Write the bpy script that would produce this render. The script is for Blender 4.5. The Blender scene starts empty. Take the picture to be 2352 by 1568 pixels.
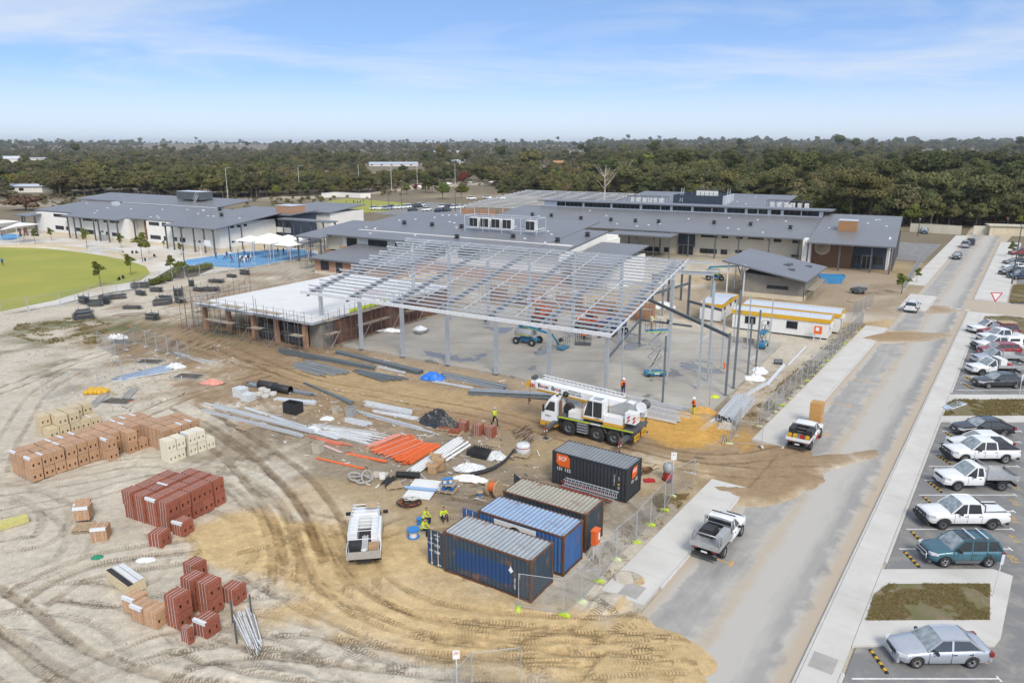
import bpy,bmesh,math,random
import numpy as np
from mathutils import Vector,Matrix,noise as mnoise
sc=bpy.context.scene
R_=math.radians
random.seed(7)
rng=np.random.default_rng(7)
# ---------------------------------------------------------------- camera
CAM_H,PITCH=24.3,math.atan(449/1700.0)
cam_d=bpy.data.cameras.new('camera');cam=bpy.data.objects.new('camera',cam_d)
sc.collection.objects.link(cam)
cam.location=(0,0,CAM_H);cam.rotation_euler=(R_(90)-PITCH,0,0)
cam_d.sensor_width=36;cam_d.lens=36*1700.0/2352;cam_d.clip_start=.5;cam_d.clip_end=30000
sc.camera=cam
# ---------------------------------------------------------------- world: blue sky with a thin veil of cloud
SUN_EL,SUN_AZ=R_(44),R_(163)
w=bpy.data.worlds.new('World');sc.world=w;w.use_nodes=True
nt=w.node_tree;nt.nodes.clear()
def wn(t,**k):
 n=nt.nodes.new(t)
 for a,b in k.items():setattr(n,a,b)
 return n
tc=wn('ShaderNodeTexCoord');sep=wn('ShaderNodeSeparateXYZ');nt.links.new(tc.outputs['Generated'],sep.inputs[0])
zab=wn('ShaderNodeMath',operation='MAXIMUM');zab.inputs[1].default_value=0.0;nt.links.new(sep.outputs['Z'],zab.inputs[0])
zp=wn('ShaderNodeMath',operation='POWER');zp.inputs[1].default_value=.55;nt.links.new(zab.outputs[0],zp.inputs[0])
zq=wn('ShaderNodeMath',operation='MULTIPLY_ADD');zq.inputs[1].default_value=1.35;zq.inputs[2].default_value=.045;nt.links.new(zp.outputs[0],zq.inputs[0])
cmb=wn('ShaderNodeCombineXYZ')
for i,a in enumerate('XY'):nt.links.new(sep.outputs[a],cmb.inputs[i])
nt.links.new(zq.outputs[0],cmb.inputs[2])
nrm=wn('ShaderNodeVectorMath',operation='NORMALIZE');nt.links.new(cmb.outputs[0],nrm.inputs[0])
sky=wn('ShaderNodeTexSky',sky_type='NISHITA',sun_disc=False);sky.sun_elevation=SUN_EL;sky.sun_rotation=SUN_AZ
sky.air_density=1.0;sky.dust_density=.6;sky.ozone_density=1.6
nt.links.new(nrm.outputs[0],sky.inputs[0])
# cloud layer projected on a plane far overhead
dv=wn('ShaderNodeVectorMath',operation='DIVIDE');nt.links.new(tc.outputs['Generated'],dv.inputs[0])
zc=wn('ShaderNodeMath',operation='ADD');zc.inputs[1].default_value=.10;nt.links.new(zab.outputs[0],zc.inputs[0])
cz=wn('ShaderNodeCombineXYZ')
for i in range(3):nt.links.new(zc.outputs[0],cz.inputs[i])
nt.links.new(cz.outputs[0],dv.inputs[1])
mp=wn('ShaderNodeMapping');mp.inputs['Scale'].default_value=(.55,.8,0);mp.inputs['Rotation'].default_value=(0,0,R_(12));mp.inputs['Location'].default_value=(3.3,1.1,0)
nt.links.new(dv.outputs[0],mp.inputs[0])
n1=wn('ShaderNodeTexNoise');n1.inputs['Scale'].default_value=.9;n1.inputs['Detail'].default_value=9;n1.inputs['Roughness'].default_value=.58;n1.inputs['Distortion'].default_value=.7
nt.links.new(mp.outputs[0],n1.inputs[0])
rmp=wn('ShaderNodeMapRange');rmp.inputs['From Min'].default_value=.42;rmp.inputs['From Max'].default_value=.78;rmp.inputs['To Max'].default_value=.85
nt.links.new(n1.outputs[0],rmp.inputs['Value'])
hz=wn('ShaderNodeMapRange',interpolation_type='SMOOTHSTEP');hz.inputs['From Min'].default_value=.0;hz.inputs['From Max'].default_value=.105
hz.inputs['To Min'].default_value=.86;hz.inputs['To Max'].default_value=.0
nt.links.new(zab.outputs[0],hz.inputs['Value'])
vl=wn('ShaderNodeMapRange',interpolation_type='SMOOTHSTEP');vl.inputs['From Min'].default_value=.17;vl.inputs['From Max'].default_value=.6;vl.inputs['To Max'].default_value=.66
nt.links.new(zab.outputs[0],vl.inputs['Value'])
m0=wn('ShaderNodeMath',operation='MAXIMUM');nt.links.new(rmp.outputs[0],m0.inputs[0]);nt.links.new(vl.outputs[0],m0.inputs[1])
mx=wn('ShaderNodeMath',operation='MAXIMUM');nt.links.new(m0.outputs[0],mx.inputs[0]);nt.links.new(hz.outputs[0],mx.inputs[1])
mixc=wn('ShaderNodeMix',data_type='RGBA');mixc.inputs['B'].default_value=(8.3,8.7,9.0,1)
sat=wn('ShaderNodeHueSaturation');sat.inputs['Saturation'].default_value=1.04;sat.inputs['Value'].default_value=2.75
nt.links.new(sky.outputs[0],sat.inputs['Color'])
nt.links.new(mx.outputs[0],mixc.inputs['Factor']);nt.links.new(sat.outputs[0],mixc.inputs['A'])
bg=wn('ShaderNodeBackground');bg.inputs['Strength'].default_value=.10;nt.links.new(mixc.outputs['Result'],bg.inputs[0])
wo=wn('ShaderNodeOutputWorld');nt.links.new(bg.outputs[0],wo.inputs[0])
# ---------------------------------------------------------------- sun (veiled by thin cloud) and exposure
sl=bpy.data.lights.new('sun','SUN');sl.energy=2.8;sl.angle=R_(20);sl.color=(1,.93,.82)
so=bpy.data.objects.new('sun',sl);sc.collection.objects.link(so)
sdir=Vector((math.sin(SUN_AZ)*math.cos(SUN_EL),math.cos(SUN_AZ)*math.cos(SUN_EL),math.sin(SUN_EL)))
so.rotation_euler=sdir.to_track_quat('Z','Y').to_euler();so.location=sdir*200
vs=sc.view_settings;vs.view_transform='Standard';vs.look='None';vs.exposure=0.04;vs.gamma=1;vs.use_curve_mapping=False
cy=sc.cycles;cy.use_denoising=True;cy.max_bounces=5;cy.diffuse_bounces=2;cy.glossy_bounces=2;cy.transmission_bounces=3;cy.transparent_max_bounces=6;cy.volume_bounces=0;cy.caustics_reflective=False;cy.caustics_refractive=False
# ---------------------------------------------------------------- survey: a mark on the ground plane -> metres
def G(u,v,z=0.0):
 dx=(u-1176)/1700.0;dy=(v-784)/1700.0
 t=(CAM_H-z)/(math.sin(PITCH)+dy*math.cos(PITCH))
 return(dx*t,(math.cos(PITCH)-dy*math.sin(PITCH))*t)
def T(ox,oy):
 return lambda x,y,z=0.0:G(.588*ox+.2501*x,.588*oy+.2501*y,z)
RA=R_(55.1);RO=(13.03,29.42)
def RF(p,q):
 return(RO[0]+p*math.cos(RA)+q*math.sin(RA),RO[1]+p*math.sin(RA)-q*math.cos(RA))
def toRF(x,y):
 x=x-RO[0];y=y-RO[1]
 return x*math.cos(RA)+y*math.sin(RA),x*math.sin(RA)-y*math.cos(RA)
 # ---------------------------------------------------------------- mesh collector
class MB:
 def __init__(s):s.v=[];s.f=[];s.m=[];s.sm=[]
 def add(s,vs,fs,m=0,smooth=False):
  o=len(s.v);s.v+=[tuple(p)for p in vs]
  s.f+=[tuple(i+o for i in f)for f in fs];s.m+=[m]*len(fs);s.sm+=[smooth]*len(fs)
  return s
 def box(s,x0,x1,y0,y1,z0,z1,m=0):
  vs=[(x,y,z)for z in(z0,z1)for y in(y0,y1)for x in(x0,x1)]
  return s.add(vs,[(0,2,3,1),(4,5,7,6),(0,1,5,4),(2,6,7,3),(0,4,6,2),(1,3,7,5)],m)
 def cbox(s,c,d,m=0,rz=0,ry=0,rx=0):
  M=Matrix.Translation(c)@Matrix.Rotation(rz,4,'Z')@Matrix.Rotation(ry,4,'Y')@Matrix.Rotation(rx,4,'X')
  vs=[M@Vector((x*d[0]/2,y*d[1]/2,z*d[2]/2))for z in(-1,1)for y in(-1,1)for x in(-1,1)]
  return s.add(vs,[(0,2,3,1),(4,5,7,6),(0,1,5,4),(2,6,7,3),(0,4,6,2),(1,3,7,5)],m)
 def bar(s,p,q,w,h=None,m=0,up=(0,0,1)):
  h=w if h is None else h
  p=Vector(p);q=Vector(q);d=(q-p).normalized();u=Vector(up)
  if abs(d.dot(u))>.98:u=Vector((1,0,0))
  a=d.cross(u).normalized();b=a.cross(d).normalized()
  vs=[e+a*(i*w/2)+b*(j*h/2)for e in(p,q)for i,j in((-1,-1),(1,-1),(1,1),(-1,1))]
  return s.add(vs,[(0,1,2,3),(7,6,5,4),(0,4,5,1),(1,5,6,2),(2,6,7,3),(3,7,4,0)],m)
 def tube(s,p,q,r,n=8,r2=None,m=0,cap=True,smooth=True):
  r2=r if r2 is None else r2
  p=Vector(p);q=Vector(q);d=(q-p).normalized();u=Vector((0,0,1))if abs(d.z)<.95 else Vector((1,0,0))
  a=d.cross(u).normalized();b=a.cross(d)
  vs=[e+(a*math.cos(2*math.pi*i/n)+b*math.sin(2*math.pi*i/n))*rr for e,rr in((p,r),(q,r2))for i in range(n)]
  s.add(vs,[(i,i+n,(i+1)%n+n,(i+1)%n)for i in range(n)],m,smooth)
  if cap:s.add(vs[:n],[tuple(range(n))],m);s.add(vs[n:],[tuple(range(n))[::-1]],m)
  return s
 def path(s,pts,r,n=6,m=0):
  pts=[Vector(p)for p in pts];rings=[]
  for i,p in enumerate(pts):
   d=(pts[min(i+1,len(pts)-1)]-pts[max(i-1,0)]).normalized()
   u=Vector((0,0,1))if abs(d.z)<.95 else Vector((1,0,0))
   a=d.cross(u).normalized();b=a.cross(d);rr=r[i]if isinstance(r,(list,tuple))else r
   rings.append([p+(a*math.cos(2*math.pi*k/n)+b*math.sin(2*math.pi*k/n))*rr for k in range(n)])
  return s.loft(rings,m=m,closed=True,caps=True)
 def loft(s,rings,m=0,closed=False,caps=False,smooth=True):
  n=len(rings[0]);vs=[p for r in rings for p in r];fs=[]
  for i in range(len(rings)-1):
   for k in range(n if closed else n-1):
    fs.append((i*n+k,(i+1)*n+k,(i+1)*n+(k+1)%n,i*n+(k+1)%n))
  s.add(vs,fs,m,smooth)
  if caps:s.add(rings[0],[tuple(range(n))],m);s.add(rings[-1],[tuple(range(n))[::-1]],m)
  return s
 def lathe(s,prof,c=(0,0,0),n=16,m=0,axis='Z',smooth=True,caps=True):
  rings=[]
  for r,h in prof:
   ring=[]
   for k in range(n):
    a=2*math.pi*k/n;x,y=r*math.cos(a),r*math.sin(a)
    ring.append({'Z':(c[0]+x,c[1]+y,c[2]+h),'Y':(c[0]+x,c[1]+h,c[2]+y),'X':(c[0]+h,c[1]+x,c[2]+y)}[axis])
   rings.append(ring)
  return s.loft(rings,m=m,closed=True,caps=caps,smooth=smooth)
 def prism(s,prof,y0,y1,m=0,axis='Y',smooth=False):
  mk={'Y':lambda a,b,t:(a,t,b),'X':lambda a,b,t:(t,a,b),'Z':lambda a,b,t:(a,b,t)}[axis]
  n=len(prof);A=[mk(a,b,y0)for a,b in prof];B=[mk(a,b,y1)for a,b in prof]
  s.add(A+B,[(i,(i+1)%n,(i+1)%n+n,i+n)for i in range(n)],m,smooth)
  s.add(A,[tuple(range(n))[::-1]],m);s.add(B,[tuple(range(n))],m)
  return s
 def tri(s,fan):return s
 def build(s,name,mats,parent=None,loc=None,rz=None,label=None,fixn=True):
  me=bpy.data.meshes.new(name);me.from_pydata(s.v,[],s.f)
  if not isinstance(mats,(list,tuple)):mats=[mats]
  for m in mats:me.materials.append(mat(m)if isinstance(m,str)else m)
  me.polygons.foreach_set('material_index',s.m);me.polygons.foreach_set('use_smooth',s.sm)
  if fixn and len(s.f)<60000:
   bm=bmesh.new();bm.from_mesh(me);bmesh.ops.recalc_face_normals(bm,faces=bm.faces);bm.to_mesh(me);bm.free()
  me.update()
  return link(name,me,parent,loc,rz,label)
def link(name,me,parent=None,loc=None,rz=None,label=None):
 o=bpy.data.objects.new(name,me);sc.collection.objects.link(o)
 if parent:o.parent=parent
 if loc:o.location=loc
 if rz:o.rotation_euler=(0,0,rz)
 if label:o['label']=label
 return o
def tag(o,label,cat,group=None):
 o['label']=label;o['category']=cat
 if group:o['group']=group
 return o
def thing(name,label,cat,loc=(0,0,0),rz=0,group=None):
 o=bpy.data.objects.new(name,None);sc.collection.objects.link(o);o.empty_display_size=.2
 if len(loc)==2:loc=(*loc,0)
 o.location=loc;o.rotation_euler=(0,0,rz)
 return tag(o,label,cat,group)
KIDS={}
def dup(root,loc,rz=None,label=None,group=None,scale=None,rot=None):
 if len(loc)==2:loc=(*loc,0)
 if root.name not in KIDS:
  def walk(o):return[(c,walk(c))for c in bpy.data.objects if c.parent==o]if False else[(c,walk(c))for c in CH.get(o.name,[])]
  CH={}
  for c in bpy.data.objects:
   if c.parent:CH.setdefault(c.parent.name,[]).append(c)
  KIDS[root.name]=walk(root)
 def cp(o,par,kids):
  c=o.copy();sc.collection.objects.link(c);c.parent=par
  for k,kk in kids:cp(k,c,kk)
  return c
 r=cp(root,None,KIDS[root.name])
 r.location=loc
 if rz is not None:r.rotation_euler=(0,0,rz)
 if rot is not None:r.rotation_euler=rot
 if scale is not None:r.scale=(scale,)*3 if isinstance(scale,(int,float))else scale
 if label:r['label']=label
 if group:r['group']=group
 return r
def structure(o):o['kind']='structure';return o
def stuff(o):o['kind']='stuff';return o
ORD=['first','second','third','fourth','fifth','sixth','seventh','eighth','ninth','tenth','eleventh','twelfth','thirteenth','fourteenth','fifteenth','sixteenth','seventeenth','eighteenth','nineteenth','twentieth']
# ---------------------------------------------------------------- materials
MATS={}
def srgb(r,g,b):
 f=lambda c:(c/255/12.92)if c<=10 else((c/255+.055)/1.055)**2.4
 return(f(r),f(g),f(b))
def newmat(name):
 m=bpy.data.materials.new(name);m.use_nodes=True;MATS[name]=m
 return m,m.node_tree,m.node_tree.nodes['Principled BSDF']
class NT:
 def __init__(s,t):s.t=t
 def n(s,ty,ins=None,**k):
  x=s.t.nodes.new(ty)
  for a,b in k.items():setattr(x,a,b)
  for a,b in(ins or{}).items():
   if isinstance(b,bpy.types.NodeSocket):s.t.links.new(b,x.inputs[a])
   else:x.inputs[a].default_value=b
  return x
 def math(s,op,a,b=None,c=None):
  i={0:a}
  if b is not None:i[1]=b
  if c is not None:i[2]=c
  return s.n('ShaderNodeMath',i,operation=op).outputs[0]
 def mix(s,f,a,b,bt='MIX'):
  a=(*a,1)if isinstance(a,tuple)and len(a)==3 else a;b=(*b,1)if isinstance(b,tuple)and len(b)==3 else b
  return s.n('ShaderNodeMix',{'Factor':f,'A':a,'B':b},data_type='RGBA',blend_type=bt).outputs['Result']
 def noise(s,vec,scale,detail=4,rough=.6,dist=0):
  return s.n('ShaderNodeTexNoise',{'Vector':vec,'Scale':scale,'Detail':detail,'Roughness':rough,'Distortion':dist}).outputs[0]
 def ramp(s,v,a,b,c=0.,d=1.):
  return s.n('ShaderNodeMapRange',{'Value':v,'From Min':a,'From Max':b,'To Min':c,'To Max':d}).outputs[0]
 def obj(s):return s.n('ShaderNodeTexCoord').outputs['Object']
 def geo(s):return s.n('ShaderNodeNewGeometry').outputs['Position']
SPEC={}
def defmat(name,col,rough=.7,metal=0.,var=.12,vs=3.,bump=0.,bs=20.,dirt=0.,dcol=(.30,.24,.16),coat=0.,rand=0.,alpha=1.):
 SPEC[name]=(col,rough,metal,var,vs,bump,bs,dirt,dcol,coat,rand,alpha)
def mat(name):
 if name in MATS:return MATS[name]
 col,rough,metal,var,vs,bump,bs,dirt,dcol,coat,rand,alpha=SPEC[name]
 m,t,b=newmat(name);N=NT(t);L=t.links.new
 tc=N.obj();ge=N.geo()
 n=N.noise(ge,vs,5,.65)
 f=N.ramp(n,.3,.7,1-var,1+var)
 c=N.mix(1.,(*col,1),N.n('ShaderNodeCombineColor',{0:f,1:f,2:f}).outputs[0],'MULTIPLY')
 if rand:
  oi=N.n('ShaderNodeObjectInfo').outputs['Random'];r=N.ramp(oi,0,1,1-rand,1+rand)
  c=N.mix(1.,c,N.n('ShaderNodeCombineColor',{0:r,1:r,2:r}).outputs[0],'MULTIPLY')
 if dirt:
  d=N.ramp(N.noise(ge,.9,8,.7),.48,.72,0,dirt);c=N.mix(d,c,dcol)
 L(c,b.inputs['Base Color']);b.inputs['Roughness'].default_value=rough;b.inputs['Metallic'].default_value=metal
 if coat:b.inputs['Coat Weight'].default_value=coat;b.inputs['Coat Roughness'].default_value=.08
 if bump:
  bn=N.n('ShaderNodeBump',{'Strength':bump,'Distance':.02,'Height':N.noise(ge,bs,5,.7)});L(bn.outputs[0],b.inputs['Normal'])
 if alpha<1:b.inputs['Alpha'].default_value=alpha
 return m
D=defmat
D('white_wall',(.74,.72,.67),.8,var=.05,vs=.6,dirt=.10,dcol=(.5,.43,.32))
D('cream_base',(.62,.54,.40),.85,var=.06,vs=.8,bump=.2)
D('cream_wall',(.60,.56,.45),.85,var=.06,vs=.8,bump=.2)
D('fence_wall',(.52,.49,.38),.85,var=.10,vs=.3)
D('roof_trim',(.13,.135,.145),.45,var=.08)
D('dark_steel',(.10,.105,.115),.5,metal=.2,var=.1)
D('galv',(.72,.735,.75),.45,metal=.25,var=.18,vs=5,dirt=.12,dcol=(.40,.40,.40))
D('galv_flat',(.40,.43,.455),.5,metal=.2,var=.16,vs=4,dirt=.15,dcol=(.22,.23,.25))
D('primer_steel',(.16,.185,.20),.55,metal=.25,var=.16,vs=3,dirt=.15,dcol=(.24,.21,.17))
D('dark_glass',(.018,.022,.028),.12,var=.3,vs=.5)
D('car_glass',(.03,.037,.042),.06,var=.2,vs=2,coat=.4)
D('wind_glass',(.26,.30,.32),.05,var=.55,vs=2.2,coat=.8)  # pale uneven base colour paints in the bright reflection on the glass
D('navy',(.035,.05,.075),.6,var=.1)
D('concrete',(.50,.485,.455),.85,var=.08,vs=1.2,bump=.15,dirt=.15)
D('concrete_old',(.36,.345,.32),.85,var=.12,vs=1.2,bump=.25,dirt=.2)
D('render_grey',(.235,.22,.185),.9,var=.14,vs=.9,bump=.4,dirt=.2)
D('brick_orange',(.40,.20,.10),.9,var=.2,vs=6,bump=.4)
D('brick_dark',(.20,.095,.065),.9,var=.25,vs=6,bump=.4)
D('timber',(.42,.31,.19),.85,var=.25,vs=6,dirt=.2)
D('timber_grey',(.33,.28,.22),.9,var=.25,vs=6,dirt=.2)
D('timber_box',(.36,.19,.085),.6,var=.15,vs=4)
D('timber_clad',(.19,.10,.05),.6,var=.12,vs=4)
D('rubber',(.022,.022,.022),.85,var=.2,dirt=.25,dcol=(.20,.17,.13))
D('black',(.02,.021,.023),.6,var=.2,dirt=.08)
D('black_plastic',(.03,.031,.034),.5,var=.2,dirt=.12)
D('chrome',(.6,.6,.62),.2,metal=1,var=.05)
D('alloy',(.45,.46,.47),.35,metal=.8,var=.1,dirt=.2)
D('white_paint',(.76,.77,.77),.35,var=.03,vs=2,coat=.5,dirt=.05,dcol=(.5,.43,.33))
D('silver_paint',(.50,.53,.58),.3,metal=.5,var=.05,coat=.6)
D('teal_paint',(.055,.145,.185),.3,metal=.35,var=.12,coat=.5)
D('grey_paint',(.065,.07,.075),.3,metal=.5,var=.06,coat=.6)
D('red_paint',(.26,.018,.022),.3,var=.08,coat=.6)
D('black_paint',(.015,.016,.019),.2,var=.1,coat=.7)
D('bronze_paint',(.16,.15,.14),.3,metal=.5,var=.06,coat=.5)
D('blue_paint',(.03,.05,.10),.3,metal=.4,var=.06,coat=.6)
D('lamp_clear',(.55,.57,.58),.12,var=.1,coat=.6)
D('lamp_red',(.22,.012,.012),.2,var=.1,coat=.5)
D('lamp_amber',(.6,.22,.02),.25,var=.1)
D('plate',(.7,.7,.66),.5,var=.05)
D('alu',(.50,.505,.50),.45,metal=.6,var=.12,vs=5,dirt=.15)
D('white_plastic',(.72,.72,.70),.5,var=.06,dirt=.12)
D('white_metal',(.66,.69,.72),.35,metal=.3,var=.1,vs=4,dirt=.12,dcol=(.35,.33,.3))
D('pvc_orange',(.72,.145,.035),.45,var=.14,vs=4,dirt=.10)
D('pvc_pink',(.62,.26,.20),.5,var=.15,vs=4,dirt=.15)
D('yellow',(.62,.36,.02),.5,var=.1,dirt=.1)
D('crane_yellow',(.60,.33,.035),.5,var=.1,dirt=.12)
D('hiviz',(.50,.60,.03),.7,var=.1)
D('lime',(.47,.62,.05),.6,var=.1,dirt=.1)
D('lime_pale',(.60,.66,.38),.7,var=.1,dirt=.2)
D('orange_cloth',(.75,.16,.02),.8,var=.1)
D('orange_box',(.72,.13,.02),.5,var=.06)
D('orange_machine',(.52,.10,.025),.5,var=.15,dirt=.3)
D('navy_cloth',(.018,.025,.06),.9,var=.2)
D('dark_cloth',(.015,.015,.018),.9,var=.2)
D('white_cloth',(.62,.64,.66),.9,var=.06)
D('blue_cloth',(.05,.14,.30),.9,var=.1)
D('skin',(.42,.25,.17),.7,var=.06)
D('hair',(.03,.02,.014),.8,var=.2)
D('lift_blue',(.02,.19,.34),.4,var=.08,dirt=.1,coat=.2)
D('lift_navy',(.02,.06,.20),.45,var=.1,dirt=.1)
D('lift_grey',(.33,.34,.34),.5,var=.08,dirt=.15)
D('grey_dark',(.09,.10,.11),.55,var=.12,dirt=.2)
D('red',(.42,.02,.02),.5,var=.1,dirt=.1)
D('tarp_black',(.035,.037,.04),.38,var=.3,vs=4,dirt=.15)
D('tarp_blue',(.015,.16,.60),.45,var=.15,vs=5)
D('cardboard',(.40,.26,.14),.85,var=.08,vs=3)
D('cardboard_orange',(.50,.27,.09),.85,var=.08,vs=3)
D('plastic_wrap',(.58,.60,.60),.3,var=.18,vs=5)
D('reel_blue',(.03,.20,.52),.5,var=.1,dirt=.08)
D('blue_sheet',(.22,.36,.56),.5,var=.1)
D('cable_orange',(.62,.13,.03),.6,var=.15,dirt=.1)
D('steel_rust',(.16,.085,.045),.85,var=.35,vs=5)
D('pipe_grey',(.52,.54,.56),.45,var=.1,vs=4,dirt=.1)
D('green_net',(.02,.22,.12),.8,var=.2)
D('wool_yellow',(.50,.46,.17),.95,var=.14,vs=5)
D('shade_sail',(.80,.79,.76),.8,var=.03)
D('blue_court',(.10,.29,.52),.8,var=.08,vs=.5,dirt=.12,dcol=(.3,.35,.4))
D('line_white',(.70,.70,.68),.7,var=.15,vs=5,dirt=.25,dcol=(.3,.29,.27))
D('line_yellow',(.62,.38,.04),.7,var=.2,vs=5,dirt=.2)
D('mark_orange',(.70,.36,.07),.7,var=.2,vs=5,dirt=.2)
D('sign_red',(.55,.03,.03),.5,var=.05)
D('sign_white',(.74,.74,.72),.5,var=.05)
D('bark',(.13,.105,.085),.9,var=.3,vs=4)
D('dead_wood',(.42,.37,.31),.9,var=.2,vs=2)
D('bin_blue',(.03,.22,.46),.5,var=.15,dirt=.15)
D('limestone',(.58,.50,.35),.9,var=.12,vs=1.5,bump=.3)
D('sand_yellow',(.52,.30,.085),.95,var=.16,vs=3,bump=.6)
D('sand_pale',(.46,.41,.33),.95,var=.12,vs=3,bump=.6)
D('mulch',(.10,.075,.05),.95,var=.3,vs=4,bump=.6)
def text(name,s,size,mt,parent=None,loc=(0,0,0),rot=(0,0,0),depth=.004,align='CENTER',sx=1.,bold=0.,flip=False):
 c=bpy.data.curves.new(name,'FONT');c.body=s;c.size=size;c.extrude=depth;c.align_x=align;c.align_y='CENTER';c.offset=bold
 c.resolution_u=2
 o=bpy.data.objects.new(name,c);sc.collection.objects.link(o)
 me=bpy.data.meshes.new_from_object(o.evaluated_get(bpy.context.evaluated_depsgraph_get()))
 bpy.data.objects.remove(o);bpy.data.curves.remove(c)
 me.materials.clear();me.materials.append(mat(mt))
 o=link(name,me,parent);o.location=loc;o.rotation_euler=rot;o.scale=(sx,1,1)
 return o
 # ================================================================ THE SETTING: ground
def inpoly(X,Y,poly):
 c=np.zeros(X.shape,bool);n=len(poly)
 for i in range(n):
  x1,y1=poly[i];x2,y2=poly[(i+1)%n]
  k=((y1>Y)!=(y2>Y))&(X<(x2-x1)*(Y-y1)/(y2-y1+1e-12)+x1);c^=k
 return c
def vnoise(X,Y,s,seed=0,oct=4):
 out=np.zeros(X.shape);amp=1.;tot=0
 for o in range(oct):
  f=s*2**o;x=X*f+17.3*seed+o*31.7;y=Y*f-9.1*seed+o*11.9
  xi=np.floor(x);yi=np.floor(y);fx=x-xi;fy=y-yi;fx=fx*fx*(3-2*fx);fy=fy*fy*(3-2*fy)
  h=lambda a,b:np.modf(np.abs(np.sin(a*127.1+b*311.7+seed*3.7)*43758.5453))[0]
  v=(h(xi,yi)*(1-fx)+h(xi+1,yi)*fx)*(1-fy)+(h(xi,yi+1)*(1-fx)+h(xi+1,yi+1)*fx)*fy
  out+=v*amp;tot+=amp;amp*=.5
 return out/tot
def sstep(a,b,x):t=np.clip((x-a)/(b-a),0,1);return t*t*(3-2*t)
def seg_dist(X,Y,pts):
 best=np.full(X.shape,1e9);along=np.zeros(X.shape);lat=np.zeros(X.shape);acc=0
 for(x1,y1),(x2,y2)in zip(pts[:-1],pts[1:]):
  dx,dy=x2-x1,y2-y1;L=math.hypot(dx,dy)
  t=np.clip(((X-x1)*dx+(Y-y1)*dy)/L**2,0,1)
  d=np.hypot(X-x1-t*dx,Y-y1-t*dy);k=d<best
  best=np.where(k,d,best);along=np.where(k,acc+t*L,along)
  lat=np.where(k,((X-x1)*dy-(Y-y1)*dx)/L,lat);acc+=L
 return best,along,lat
def chaikin(p,n=2):
 for _ in range(n):
  q=[p[0]]
  for a,b in zip(p[:-1],p[1:]):
   q+=[(.75*a[0]+.25*b[0],.75*a[1]+.25*b[1]),(.25*a[0]+.75*b[0],.25*a[1]+.75*b[1])]
  p=q+[p[-1]]
 return p
BA=R_(-31.5);E1=(math.cos(BA),math.sin(BA));E2=(-math.sin(BA),math.cos(BA))
SLAB_O=(18.6,65.2)
def SF(a,b):return(SLAB_O[0]+a*E1[0]+b*E2[0],SLAB_O[1]+a*E1[1]+b*E2[1])
pg=lambda*p:[G(*q)for q in p]
SLAB=[SF(0,0),SF(-47,0),SF(-47,30),SF(0,30)]
LAWN=pg((-260,590),(-120,574),(0,568),(110,571),(210,583),(290,597),(335,612),(345,628),(322,645),(275,652),(225,659),(125,690),(0,716),(-260,760))
PATH=pg((-300,780),(0,725),(125,701),(250,672),(300,665),(337,657),(425,637),(588,612),(735,588),(728,574),(560,560),(420,540),(180,525),(60,528),(-20,545),(-300,560))
FIELD2=pg((700,471),(796,456),(905,464),(952,469),(880,486),(760,494))
PARK2=pg((840,487),(985,464),(1090,472),(1080,494),(900,494))
ASPH_NEAR=[RF(-14,-8.05),RF(-14,.02),RF(170,.02),RF(230,1.5),RF(230,-8),RF(125,-8.05),RF(125,-8.05)]
CARPARK=[RF(-14,2.0),RF(100,2.0),RF(100,45),RF(-14,45)]
CP2=[RF(108,5.5),RF(108,45),RF(200,45),RF(200,5.5)]
CROSSR=[RF(98,.02),RF(98,45),RF(109,45),RF(109,.02)]
FPL1=[RF(-2,-8.05),RF(19.0,-8.05),RF(17.6,-10.8),RF(2.6,-10.9),RF(-2,-10.5)]
FPL2=[RF(28.5,-8.05),RF(79,-8.05),RF(79,-10.8),RF(24.6,-10.8)]
FPL3=[RF(97,-5.0),RF(110,-5.0),RF(108,-8.5),RF(94,-9.5),RF(88,-8.5)]
FPL4=[RF(118,-8.05),RF(210,-8.05),RF(210,-11),RF(118,-11)]
FLATS=[SLAB,LAWN,PATH,FIELD2,PARK2,ASPH_NEAR,CARPARK,CP2,CROSSR,FPL1,FPL2,FPL3,FPL4,[RF(-14,-.2),RF(230,-.2),RF(230,46),RF(-14,46)]]
def spaced(lo,hi,step,far_lo,far_hi,grow=1.16):
 c=list(np.arange(lo,hi+step,step));s=step;x=lo;left=[]
 while x>far_lo:s*=grow;x-=s;left.append(x)
 s=step;x=hi;right=[]
 while x<far_hi:s*=grow;x+=s;right.append(x)
 return np.array(left[::-1]+c+right)
xs=spaced(-50,26,.13,-9000,9000,1.12);ys=spaced(25,78,.13,-120,14000,1.07)
X,Y=np.meshgrid(xs,ys);RR=np.hypot(X,Y)
flat=np.zeros(X.shape,bool)
for P_ in FLATS:flat|=inpoly(X,Y,P_)
near=sstep(180,110,RR)
Z=(vnoise(X,Y,.12,1)-.5)*.30*near+(vnoise(X,Y,.7,2,3)-.5)*.12*near+(vnoise(X,Y,2.2,3,2)-.5)*.05*near
n_big,n_mid,n_fin=vnoise(X,Y,.05,4),vnoise(X,Y,.25,5),vnoise(X,Y,1.1,6)
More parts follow.
